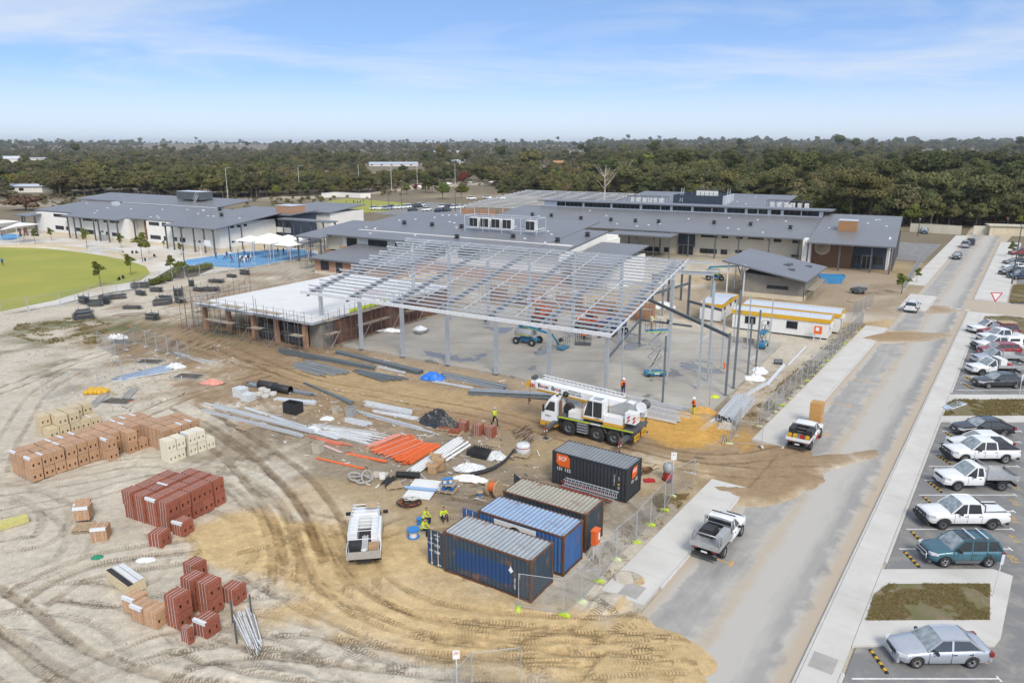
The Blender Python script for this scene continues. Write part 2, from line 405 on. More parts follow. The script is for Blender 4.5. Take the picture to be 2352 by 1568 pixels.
# natural sand colours: pale grey sand, yellow fill sand, brown dirt
WHITE,YEL,BRN,GREYB,ORA=np.array([.52,.465,.375]),np.array([.58,.42,.215]),np.array([.265,.185,.108]),np.array([.265,.215,.155]),np.array([.56,.32,.085])
col=WHITE*np.ones(X.shape+(3,))
def blend(c,m):
 global col
 m=np.clip(m,0,1)[...,None];col=col*(1-m)+np.asarray(c)*m
def blob(u,v,ru,rv,rot=0):
 x,y=G(u,v);c,s=math.cos(R_(rot)),math.sin(R_(rot));a=((X-x)*c+(Y-y)*s)/ru;b=(-(X-x)*s+(Y-y)*c)/rv
 d=np.hypot(a,b)+(n_mid-.5)*.9+(n_fin-.5)*.35
 return sstep(1.15,.6,d)
blend(BRN*1.2,blob(1000,830,52,26,-30)*.75);blend(BRN*1.15,blob(900,1010,24,9,-32)*.6);blend(BRN,blob(760,690,34,24,-30)*.8);blend(BRN,blob(480,780,22,11,-20)*.85)
blend(BRN*1.12,blob(850,900,30,8,-28)*.9);blend(BRN*1.15,blob(1250,980,16,7,-30)*.85);blend(BRN*1.1,blob(620,860,12,7,-25)*.6)
blend(BRN*1.1,blob(1400,680,40,16,-30)*.6);blend(BRN*1.1,blob(1900,650,30,22,56)*.7);blend(BRN*1.2,blob(1760,1040,10,6,20)*.9)
blend(GREYB,blob(950,1080,14,8,-30)*.85);blend(GREYB,blob(1180,1060,10,6,-30)*.8);blend(GREYB*.95,blob(1500,1170,6,4,40)*.6);blend(GREYB,blob(600,990,9,6,-30)*.5)
blend(GREYB*.9,blob(1150,1180,6,4,-30)*.7)
blend(YEL*.96,blob(880,1320,11,4.2,-20)*.85);blend(YEL,blob(640,1270,7,3.0,-15)*.9);blend(YEL*.97,blob(1250,1470,8,3.0,-5)*.85);blend(YEL,blob(760,1250,10,3.2,-12)*.9);blend(YEL,blob(1080,1440,12,3.0,-6)*.9);blend(YEL,blob(560,1230,6,3.2,-10)*.85);blend(YEL*.95,blob(1500,1490,3.5,4,50)*.95)
blend(YEL*.8,blob(1480,1090,14,4.5,-30)*.5);blend(YEL*.85,blob(920,900,16,4.0,-26)*.6);blend(YEL*.9,blob(850,1180,9,4,-30)*.5)
blend(ORA,blob(1560,985,6.8,3.8,-34));blend(ORA*1.05,blob(1280,880,3,1.6,-30)*.8);blend(YEL*.8,blob(1400,690,9,4,-30)*.8);blend(YEL*.85,blob(2020,760,9,5,50)*.8);blend(YEL*.85,blob(1660,640,14,9,-30)*.6)
blend(YEL*.8,blob(2090,600,14,22,-30)*.8)
# far ground: scrub soil beyond the site
farm=sstep(150,210,RR+(n_big-.5)*60);blend(np.array([.20,.165,.11]),farm)
blend(np.array([.50,.46,.40]),blob(40,470,45,16,-10)*.9);blend(np.array([.34,.28,.19]),blob(250,470,60,16,-5)*.7);blend(np.array([.36,.31,.22]),blob(640,455,60,14,0)*.7);blend(np.array([.36,.30,.2]),blob(1200,450,60,16,-5)*.8)
blend(np.array([.36,.31,.22]),blob(1000,425,60,14,0)*.6)
col*=(.86+.28*n_fin)[...,None];col*=(.90+.2*n_mid)[...,None]
# wheel tracks pressed into the sand
TR=[([(-30,1335),(0,1351),(75,1396),(175,1476),(237,1506),(337,1546),(520,1585)],0,.13,.8),([(-30,1425),(0,1446),(50,1474),(112,1519),(155,1539),(230,1590)],0,.12,.7),([(27,1356),(75,1326),(137,1298),(212,1271),(325,1253),(430,1240)],0,.08,.5),([(87,1356),(137,1323),(212,1293),(325,1276),(430,1262)],0,.08,.5),([(362,1000),(400,975),(457,958),(524,1003),(587,1048),(637,1103),(687,1161),(712,1213),(728,1260)],0,.12,.9),([(712,1213),(740,1300),(820,1390),(960,1440),(1150,1465),(1400,1480),(1560,1495)],1.7,.06,.4),([(450,930),(500,955),(537,978),(612,1023),(687,1073),(737,1123),(774,1173),(792,1213),(812,1255)],0,.12,.85),([(792,1213),(850,1330),(950,1395),(1130,1430),(1350,1440),(1500,1440)],1.6,.06,.4),([(600,862),(520,885),(475,899),(400,919),(340,950),(280,960)],1.7,.10,.9),([(-20,905),(75,872),(150,837),(262,802),(337,782),(430,790),(560,835),(640,850)],1.7,.1,.8),([(-10,1080),(12,1022),(37,987),(55,952),(75,919),(107,889),(160,860)],1.7,.08,.5),([(640,850),(675,864),(763,887),(838,899),(963,922),(1088,947),(1176,962),(1290,1000),(1500,1060),(1720,1090),(1900,1085)],1.8,.08,.6),([(560,640),(470,700),(430,735),(440,765),(520,800),(640,850)],1.8,.1,.5),([(230,690),(270,740),(360,775),(440,790)],1.8,.1,.5),([(700,1480),(900,1520),(1200,1540),(1560,1520)],1.7,.07,.45),([(500,1075),(560,1090),(640,1140),(690,1250),(690,1330)],0,.07,.5),([(520,1062),(600,1075),(690,1140),(740,1230),(745,1290)],0,.07,.45),([(760,1340),(700,1250),(640,1190),(540,1120)],1.5,.06,.45),([(700,1190),(780,1210),(860,1230),(930,1200)],1.5,.05,.4),([(600,1320),(760,1400),(950,1480),(1150,1500),(1500,1500)],1.7,.06,.45),([(0,1180),(160,1150),(300,1110),(440,1085),(520,1080)],1.6,.07,.5),([(0,1125),(120,1110),(260,1085)],1.6,.06,.4),([(150,1568),(300,1500),(420,1460),(560,1530),(800,1560)],1.7,.08,.5),([(320,1560),(480,1500),(640,1520)],1.7,.06,.4),([(1450,1020),(1600,1060),(1760,1050),(1900,1000)],1.8,.06,.6),([(2060,610),(2010,680),(1990,740),(2080,765)],1.8,.08,.6),([(1700,610),(1800,600),(1960,640),(2060,620)],1.8,.08,.5)]
rt=random.Random(9)
for k in range(26):
 u,v=rt.uniform(-50,1300),rt.uniform(1040,1560);a=rt.uniform(-.5,.35);cu=rt.uniform(-.0009,.0009);pts_=[]
 for i in range(7):pts_.append((u,v));u+=75*math.cos(a);v+=75*math.sin(a)*.55;a+=cu*75*8
 TR.append((pts_,rt.choice([0,1.6,1.75]),.05,rt.uniform(.12,.28)))
trk_m=np.zeros(X.shape);trk_u=np.zeros(X.shape);trk_l=np.zeros(X.shape)
for marks,gauge,dep,st in TR:
 c=chaikin([G(*q)for q in marks],2);bx=np.array(c)
 sub=(X>bx[:,0].min()-4)&(X<bx[:,0].max()+4)&(Y>bx[:,1].min()-4)&(Y<bx[:,1].max()+4)
 d,al,la=seg_dist(X[sub],Y[sub],c)
 hw=.20 if gauge else.27
 for off in((-gauge/2,gauge/2)if gauge else(0,2.05 if dep>.11 else 1.6)):
  l=la-off;e=np.abs(l)+(n_mid[sub]-.5)*.12
  m=sstep(hw+.06,hw-.07,e)*(.55+.9*(n_mid[sub]-.25)).clip(.2,1);ber=sstep(hw+.55,hw+.15,e)*(1-m)
  m=np.where(np.abs(np.abs(d)-np.abs(la))<.3,m,0);ber=np.where(m>=0,ber,0)*(d<3.2)
  Z[sub]+=-dep*.6*m+.4*dep*ber*(n_fin[sub]+.3)
  k=m>trk_m[sub]
  trk_m[sub]=np.where(k,m,trk_m[sub]);trk_u[sub]=np.where(k,al,trk_u[sub]);trk_l[sub]=np.where(k,l/hw,trk_l[sub])
  cm=col[sub];s_=(m*st*.85)[...,None];col[sub]=cm*(1-s_)+(cm*np.array([.60,.53,.46]))*s_
  s2=(ber*st*.22)[...,None];col[sub]=col[sub]*(1-s2)+(col[sub]*1.18)*s2
  # heaps, hollows, hard surfaces
Z+=.35*blob(600,1560,5,1.2,-10)*near+.25*blob(1590,955,1.6,1.0)+.10*blob(1560,985,6,3,-34)*n_fin+.5*blob(990,820,1.2,.8,20)*0
SPILL=np.maximum.reduce([blob(1478,1478,1.9,3.4,60),blob(1450,1550,2.3,3.6,60),blob(1440,1440,1.6,1.6,0),blob(1760,1090,7,3.2,40),blob(1880,1065,6,1.6,20)*.8,blob(2060,775,6,3.0,20),blob(2130,770,5,1.6,10)*.8,blob(2150,715,5,2.0,50),blob(1400,1385,1.8,1.3,30),blob(1440,1330,1.2,1.6,60),blob(2240,700,2.5,1.4,0)*.7])
Z=np.where(flat,-.10,Z*(1-.0));Z=np.where(flat&(SPILL>.02),-.035+.19*SPILL+.11*(n_fin-.5),Z)
Z+=np.where(RR>900,sstep(900,5200,RR)*(16+34*vnoise(X,Y,.0011,9,3))-6*sstep(900,2000,RR),0)
pR,qR=toRF(X,Y);blend(BRN*1.2,SPILL*.85*(pR>12));blend(YEL*.95,SPILL*.9*(pR<8)*(qR>-9.5))
m4=(~flat)&(RR>60)&(X<-18)
wd=sstep(.50,.66,vnoise(X,Y,.22,12))*blob(150,780,26,15,-10);blend(np.array([.17,.16,.085]),wd*.75*m4)
wd2=sstep(.35,.6,vnoise(X,Y,.3,13))*blob(190,745,10,4,-25);blend(np.array([.12,.13,.05]),wd2*.9)
gm=bpy.data.meshes.new('ground');ny,nx=X.shape
co=np.stack([X,Y,Z],-1).reshape(-1,3).astype(np.float32)
idx=np.arange(nx*ny).reshape(ny,nx);q=np.stack([idx[:-1,:-1],idx[:-1,1:],idx[1:,1:],idx[1:,:-1]],-1).reshape(-1,4)
gm.vertices.add(len(co));gm.vertices.foreach_set('co',co.ravel());gm.loops.add(q.size);gm.loops.foreach_set('vertex_index',q.ravel())
gm.polygons.add(len(q));gm.polygons.foreach_set('loop_start',np.arange(0,q.size,4));gm.polygons.foreach_set('use_smooth',np.ones(len(q),bool));gm.update(calc_edges=True)
a=gm.color_attributes.new('soil','FLOAT_COLOR','POINT');a.data.foreach_set('color',np.concatenate([col.reshape(-1,3),np.ones((len(co),1))],1).astype(np.float32).ravel())
for nm,ar in(('trk_m',trk_m),('trk_u',trk_u),('trk_l',trk_l)):
 a=gm.attributes.new(nm,'FLOAT','POINT');a.data.foreach_set('value',ar.ravel().astype(np.float32))
structure(link('ground',gm))
m,t,b=newmat('sand');N=NT(t);L=t.links.new;ge=N.geo()
soil=N.n('ShaderNodeAttribute',attribute_name='soil').outputs['Color']
f1=N.ramp(N.noise(ge,9,6,.7),.3,.7,.80,1.16);f2=N.ramp(N.noise(ge,2.1,5,.6,.4),.35,.7,1.08,.84);ff=N.math('MULTIPLY',f1,f2)
c=N.mix(1.,soil,N.n('ShaderNodeCombineColor',{0:ff,1:ff,2:ff}).outputs[0],'MULTIPLY')
speck=N.ramp(N.noise(ge,26,3,.8),.66,.74);c=N.mix(N.math('MULTIPLY',speck,.35),c,(.16,.13,.10))
A_=lambda k:N.n('ShaderNodeAttribute',attribute_name=k).outputs['Fac']
lat=N.math('ABSOLUTE',A_('trk_l'));ph=N.math('MULTIPLY_ADD',lat,1.6,N.math('MULTIPLY',A_('trk_u'),36.))
trd=N.math('MULTIPLY',N.ramp(N.math('SINE',ph),-.2,.5),A_('trk_m'))
brk=N.ramp(N.noise(ge,.55,4,.6),.38,.62);trd=N.math('MULTIPLY',trd,brk)
c=N.mix(N.math('MULTIPLY',trd,.85),c,N.mix(1.,c,(.38,.33,.28),'MULTIPLY'))
L(c,b.inputs['Base Color']);b.inputs['Roughness'].default_value=.95;b.inputs['Specular IOR Level'].default_value=.2
hgt_=N.math('ADD',N.math('ADD',N.math('MULTIPLY',N.noise(ge,5,8,.75),.7),N.math('MULTIPLY',N.noise(ge,28,3,.7),.22)),N.math('MULTIPLY',trd,-.35))
bn=N.n('ShaderNodeBump',{'Strength':.75,'Distance':.10,'Height':hgt_});L(bn.outputs[0],b.inputs['Normal'])
gm.materials.append(m)
# ---------------------------------------------------------------- flat sheets
def sheet(name,poly,z,mt,kind='structure',sub=0):
 bm=bmesh.new();vs=[bm.verts.new((x,y,z))for x,y in poly];f=bm.faces.new(vs)
 if f.normal.z<0:bmesh.ops.reverse_faces(bm,faces=[f])
 bm.normal_update()
 if f.normal.z<0:f.normal_flip()
 bmesh.ops.triangulate(bm,faces=bm.faces)
 me=bpy.data.meshes.new(name);bm.to_mesh(me);bm.free();me.materials.append(mat(mt)if isinstance(mt,str)else mt)
 o=link(name,me);o['kind']=kind;return o
def slabmesh(name,poly,z0,z1,mt,parent=None,bevel=.02):
 bm=bmesh.new();vs=[bm.verts.new((x,y,z0))for x,y in poly];f=bm.faces.new(vs);bm.normal_update()
 if f.normal.z<0:f.normal_flip()
 r=bmesh.ops.extrude_face_region(bm,geom=[f]);bmesh.ops.translate(bm,vec=(0,0,z1-z0),verts=[e for e in r['geom']if isinstance(e,bmesh.types.BMVert)])
 bmesh.ops.recalc_face_normals(bm,faces=bm.faces)
 bmesh.ops.triangulate(bm,faces=bm.faces)
 me=bpy.data.meshes.new(name);bm.to_mesh(me);bm.free();me.materials.append(mat(mt)if isinstance(mt,str)else mt)
 return link(name,me,parent)
 # asphalt with drifted sand
m,t,b=newmat('asphalt_dusty');N=NT(t);L=t.links.new;ge=N.geo()
rot=N.n('ShaderNodeMapping',{'Vector':ge,'Rotation':(0,0,-RA)}).outputs[0]
st=N.n('ShaderNodeMapping',{'Vector':rot,'Scale':(.10,1.0,1)}).outputs[0]
sepn=N.n('ShaderNodeSeparateXYZ',{0:rot});
q0=toRF(0,0);qy=N.math('MULTIPLY_ADD',sepn.outputs['Y'],-1.,float(-(-math.sin(RA)*RO[0]+math.cos(RA)*RO[1])*-1))
s1=N.noise(st,.8,7,.62,.6);s2=N.noise(st,3.4,6,.7,.3);s3=N.noise(ge,.5,6,.6,.5)
dust=N.math('ADD',N.math('MULTIPLY',s1,.42),N.math('ADD',N.math('MULTIPLY',s2,.20),N.math('MULTIPLY',s3,.42)))
rq_=N.n('ShaderNodeValToRGB',{0:N.ramp(N.math('ADD',qy,N.math('MULTIPLY',N.math('SUBTRACT',s3,.5),2.2)),-8.2,.2)});cr_=rq_.color_ramp;cr_.interpolation='EASE'
while len(cr_.elements)<8:cr_.elements.new(.5)
for e_,(po,va)in zip(cr_.elements,((0,.9),(.07,.80),(.13,.30),(.33,.36),(.52,.86),(.68,.62),(.82,.26),(.95,.85))):e_.position=po;e_.color=(va,va,va,1)
dm=N.ramp(N.math('ADD',N.math('MULTIPLY',rq_.outputs[0],.55),N.math('MULTIPLY',dust,.75)),.40,.74)
tan=N.math('MAXIMUM',N.math('MAXIMUM',N.ramp(qy,-1.1,-.5),N.ramp(qy,-7.3,-7.9)),N.math('MULTIPLY',N.ramp(N.math('ABSOLUTE',N.math('ADD',qy,N.math('MULTIPLY_ADD',s3,1.6,3.6))),.55,.1),.8))
asp=N.mix(N.ramp(N.noise(ge,40,3,.8),.3,.7),(.115,.117,.12),(.19,.19,.19))
sandc=N.mix(N.math('MULTIPLY',tan,.8),(.47,.445,.40),(.46,.365,.255))
c=N.mix(N.math('MULTIPLY',dm,.88),N.mix(.32,asp,(.33,.32,.30)),sandc);L(c,b.inputs['Base Color']);b.inputs['Roughness'].default_value=.9
bn=N.n('ShaderNodeBump',{'Strength':.3,'Distance':.01,'Height':N.noise(ge,60,3,.8)});L(bn.outputs[0],b.inputs['Normal'])
m,t,b=newmat('asphalt');N=NT(t);L=t.links.new;ge=N.geo()
asp=N.mix(N.ramp(N.noise(ge,45,3,.8),.3,.7),(.15,.148,.148),(.235,.23,.225))
du=N.ramp(N.noise(ge,.6,7,.68,.4),.47,.68,0,.62);c=N.mix(du,asp,(.36,.335,.29))
ol=N.ramp(N.noise(ge,1.4,3,.5),.70,.76,0,.5);c=N.mix(ol,c,(.06,.058,.056))
L(c,b.inputs['Base Color']);b.inputs['Roughness'].default_value=.88
bn=N.n('ShaderNodeBump',{'Strength':.4,'Distance':.01,'Height':N.noise(ge,70,3,.8)});L(bn.outputs[0],b.inputs['Normal'])
m,t,b=newmat('path_concrete');N=NT(t);L=t.links.new;ge=N.geo()
c=N.mix(N.ramp(N.noise(ge,.35,6,.6),.35,.7),(.60,.58,.54),(.50,.48,.44));c=N.mix(N.ramp(N.noise(ge,1.1,8,.72,.5),.55,.78,0,.45),c,(.44,.37,.27))
c=N.mix(N.ramp(N.noise(ge,30,3,.8),.35,.7,0,.25),c,(.40,.385,.355));L(c,b.inputs['Base Color']);b.inputs['Roughness'].default_value=.9
m,t,b=newmat('slab_concrete');N=NT(t);L=t.links.new;ge=N.geo()
st=N.n('ShaderNodeMapping',{'Vector':ge,'Rotation':(0,0,R_(31.5)),'Scale':(.35,1,1)}).outputs[0]
n1=N.noise(st,.30,7,.66,.6);n2=N.noise(ge,.9,7,.7,.3)
c=N.mix(N.ramp(n1,.36,.66),(.43,.40,.345),(.31,.285,.245));c=N.mix(N.ramp(n2,.5,.75,0,.55),c,(.30,.285,.26));c=N.mix(N.ramp(N.noise(ge,.23,6,.7,.3),.55,.72,0,.75),c,(.42,.33,.21))
pud=N.ramp(N.noise(ge,.16,5,.55,.25),.60,.625);c=N.mix(N.math('MULTIPLY',pud,.72),c,(.13,.12,.105));L(c,b.inputs['Base Color'])
L(N.ramp(pud,0,1,.82,.10),b.inputs['Roughness'])
m,t,b=newmat('lawn');N=NT(t);L=t.links.new;ge=N.geo()
c=N.mix(N.ramp(N.noise(ge,.09,5,.6,.4),.35,.65),(.37,.345,.06),(.28,.305,.045));c=N.mix(N.ramp(N.noise(ge,.3,6,.7),.52,.75,0,.75),c,(.30,.29,.075));c=N.mix(N.ramp(N.noise(ge,.05,3,.6),.66,.72,0,.7),c,(.24,.20,.10))
c=N.mix(N.ramp(N.noise(ge,6,4,.8),.35,.7,0,.35),c,(.12,.15,.02));L(c,b.inputs['Base Color']);b.inputs['Roughness'].default_value=.95
m,t,b=newmat('verge');N=NT(t);L=t.links.new;ge=N.geo()
c=N.mix(N.ramp(N.noise(ge,.9,6,.7,.3),.4,.62),(.20,.15,.095),(.13,.135,.05));c=N.mix(N.ramp(N.noise(ge,2.3,6,.7),.58,.72),c,(.33,.28,.20));L(c,b.inputs['Base Color']);b.inputs['Roughness'].default_value=.95
structure(sheet('road',[RF(-14,-8.05),RF(-14,.02),RF(170,.02),RF(240,3),RF(240,-9),RF(170,-8.05)],.004,'asphalt_dusty'))
structure(sheet('side_road',[RF(98,.0),RF(98,60),RF(108.5,60),RF(108.5,.0)],.008,'asphalt_dusty'))
structure(sheet('car_park',CARPARK,.0,'asphalt'))
structure(sheet('car_park',CP2,.0,'asphalt'))
structure(sheet('driveway_asphalt',[RF(150,-12),RF(185,-12),RF(185,-34),RF(150,-34)],.06,'asphalt'))
# footpaths: raised concrete bays with joints, kerbs as real steps
def footpath(name,p0,p1,q0,q1,step=3.0,z=.12,skew=0,clip=None,drop=()):
 root=bpy.data.objects.new(name,None);sc.collection.objects.link(root);root['kind']='structure'
 n=max(1,round((p1-p0)/step));d=(p1-p0)/n
 for i in range(n):
  a,bb=p0+i*d,p0+(i+1)*d-.012
  if any(lo<(a+bb)/2<hi for lo,hi in drop):continue
  slabmesh('paving_bay',[RF(a,q0),RF(a,q1),RF(bb,q1),RF(bb,q0)],-.1,z+random.uniform(-.003,.003),'path_concrete',root)
 return root
def kerb(name,pts,wd=.16,z=.125,parent=None,mt='concrete'):
 """kerb stone swept along a line, top rounded to the gutter"""
 mb=MB();P=[Vector((*p,0))for p in pts];rings=[]
 for i,p in enumerate(P):
  d=(P[min(i+1,len(P)-1)]-P[max(i-1,0)]).normalized();n=Vector((d.y,-d.x,0))
  rings.append([p+n*a+Vector((0,0,zz))for a,zz in((-wd/2,-.1),(-wd/2,z),(wd/2-.05,z),(wd/2,z-.05),(wd/2+.012,-.1))])
 mb.loft(rings,closed=True,caps=True,smooth=False)
 o=mb.build(name,mt,parent)
 if not parent:structure(o)
 return o
rl=lambda p0,p1,q,n=2:[RF(p0+(p1-p0)*i/(n-1),q)for i in range(n)]
footpath('footpath',-12,98,.20,1.80);kerb('kerb',rl(-12,97.5,.10)[::-1]);
kerb('kerb',[RF(-12,1.9),RF(2.0,1.9)]);kerb('kerb',[RF(13.8,1.9),RF(43.5,1.9)]);kerb('kerb',[RF(52.5,1.9),RF(82,1.9)])
footpath('footpath',1.5,19,-10.8,-8.22);footpath('footpath',28.5,79,-10.8,-8.22);footpath('footpath',94,108,-9.0,-5.2);footpath('footpath',118,210,-10.8,-8.22)
kerb('kerb',rl(3.6,19,-8.13));kerb('kerb',rl(28.0,79,-8.13));kerb('kerb',[RF(92,-8.2),RF(96,-5.1),RF(108,-5.1)]);kerb('kerb',rl(118,210,-8.13))
footpath('footpath',109,200,.20,4.6,4.0);kerb('kerb',rl(109,200,.10)[::-1])
# traffic islands in the car park: concrete surround, weedy middle
X_=lambda y,q:None
def islands():
 out=[]
 for name,y0,y1,gx0,gx1,gy0,gy1,pl in(('island',32.0,38.9,None,25.6,34.0,37.4,1),('island',63.2,70.7,None,52,64.6,69.2,2)):
  x_of=lambda y,q:RO[0]+(y-RO[1]+q*math.cos(RA))/math.tan(RA)+q*math.sin(RA)
  xr=25.4 if pl==1 else 54.0;skew=.68
  xr_of=(lambda y:24.9+(y-32.0)*.62)if pl==1 else(lambda y:53.)
  poly=[(x_of(y0,1.82),y0),(xr_of(y0)-.7,y0),(xr_of(y0),y0+.6),(xr_of(y1),y1-.7),(xr_of(y1)-.7,y1),(x_of(y1,1.82),y1)]
  gpoly=[(x_of(gy0,2.0),gy0),(xr_of(gy0)-.9,gy0+.05),(xr_of(gy1)-.9,gy1),(x_of(gy1,2.2)+.25,gy1-.02),(x_of(gy1-1,1.9),gy1-1.)]
  slabmesh('traffic_island',poly,-.1,.118,'path_concrete')['kind']='structure'
  sheet('island_soil',gpoly,.124,'verge');out.append(gpoly)
 return out
ISL=islands()
VERGE3=[RF(79,2.3),RF(95,2.4),RF(97.5,5),RF(96,30),RF(92,30),RF(79,8)]
slabmesh('traffic_island',[RF(77,1.82),RF(97.8,1.82),RF(98,45),RF(92,45),RF(77,9)],-.1,.115,'path_concrete')['kind']='structure'
sheet('island_soil',VERGE3,.122,'verge')
VERGE4=[RF(109.5,5.0),RF(112,14),RF(122,12),RF(130,7),RF(128,5.0)]
sheet('island_soil',VERGE4,.13,'verge')
slab_root=structure(link('slab',bpy.data.meshes.new('slab')))
bpy.data.objects.remove(slab_root)
slab=structure(slabmesh('concrete_slab',SLAB,-.1,.22,'slab_concrete'))
lawn=structure(sheet('lawn',LAWN,.03,'lawn'));
m,t,b=newmat('paving_beige');N=NT(t);L=t.links.new;ge=N.geo()
c=N.mix(N.ramp(N.noise(ge,.08,5,.6),.42,.58),(.53,.45,.34),(.62,.595,.55));L(c,b.inputs['Base Color']);b.inputs['Roughness'].default_value=.9
structure(sheet('school_paving',PATH,.012,'paving_beige'))
structure(sheet('playing_field',FIELD2,.03,'lawn'));structure(sheet('far_car_park',PARK2,.01,'asphalt'))
hw=pg((600,453),(740,450),(860,441),(960,429),(1110,420),(1110,424),(960,434),(860,446),(740,455),(600,457))
structure(sheet('highway',hw,.03,'asphalt_dusty'))
COURT=pg((418,607),(428,597),(560,578),(690,572),(730,584),(588,611),(545,616))
structure(sheet('basketball_court',COURT,.03,'blue_court'))
BED=pg((336,657),(348,643),(410,606),(492,616),(450,634),(400,641),(352,657))
structure(sheet('garden_bed',BED,.035,'mulch'))
# ================================================================ BUILDINGS
m,t,b=newmat('roof_metal');N=NT(t);L=t.links.new;ob=N.obj();ge=N.geo()
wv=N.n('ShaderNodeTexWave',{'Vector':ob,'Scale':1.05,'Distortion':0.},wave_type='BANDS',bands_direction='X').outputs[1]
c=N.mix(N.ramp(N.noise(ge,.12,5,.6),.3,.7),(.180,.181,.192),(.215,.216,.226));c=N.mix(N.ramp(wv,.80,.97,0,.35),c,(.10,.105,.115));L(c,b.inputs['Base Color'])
b.inputs['Roughness'].default_value=.42;b.inputs['Metallic'].default_value=.1
bn=N.n('ShaderNodeBump',{'Strength':.35,'Distance':.03,'Height':wv});L(bn.outputs[0],b.inputs['Normal'])
m,t,b=newmat('brick_wall');N=NT(t);L=t.links.new;ob=N.obj()
sw=N.n('ShaderNodeSeparateXYZ',{0:ob});uv=N.n('ShaderNodeCombineXYZ',{0:N.math('ADD',sw.outputs[0],sw.outputs[1]),1:sw.outputs[2]}).outputs[0]
bt=N.n('ShaderNodeTexBrick',{'Vector':uv,'Color1':(.42,.21,.11,1),'Color2':(.34,.165,.085,1),'Mortar':(.38,.33,.27,1),'Scale':1.,'Mortar Size':.008,'Brick Width':.25,'Row Height':.09});L(bt.outputs[0],b.inputs['Base Color']);b.inputs['Roughness'].default_value=.9
m,t,b=newmat('brick_wall_dark');N=NT(t);L=t.links.new;ob=N.obj()
sw=N.n('ShaderNodeSeparateXYZ',{0:ob});uv=N.n('ShaderNodeCombineXYZ',{0:N.math('ADD',sw.outputs[0],sw.outputs[1]),1:sw.outputs[2]}).outputs[0]
bt=N.n('ShaderNodeTexBrick',{'Vector':uv,'Color1':(.20,.085,.05,1),'Color2':(.13,.06,.04,1),'Mortar':(.22,.19,.16,1),'Scale':1.,'Mortar Size':.010,'Brick Width':.42,'Row Height':.20});L(bt.outputs[0],b.inputs['Base Color']);b.inputs['Roughness'].default_value=.9
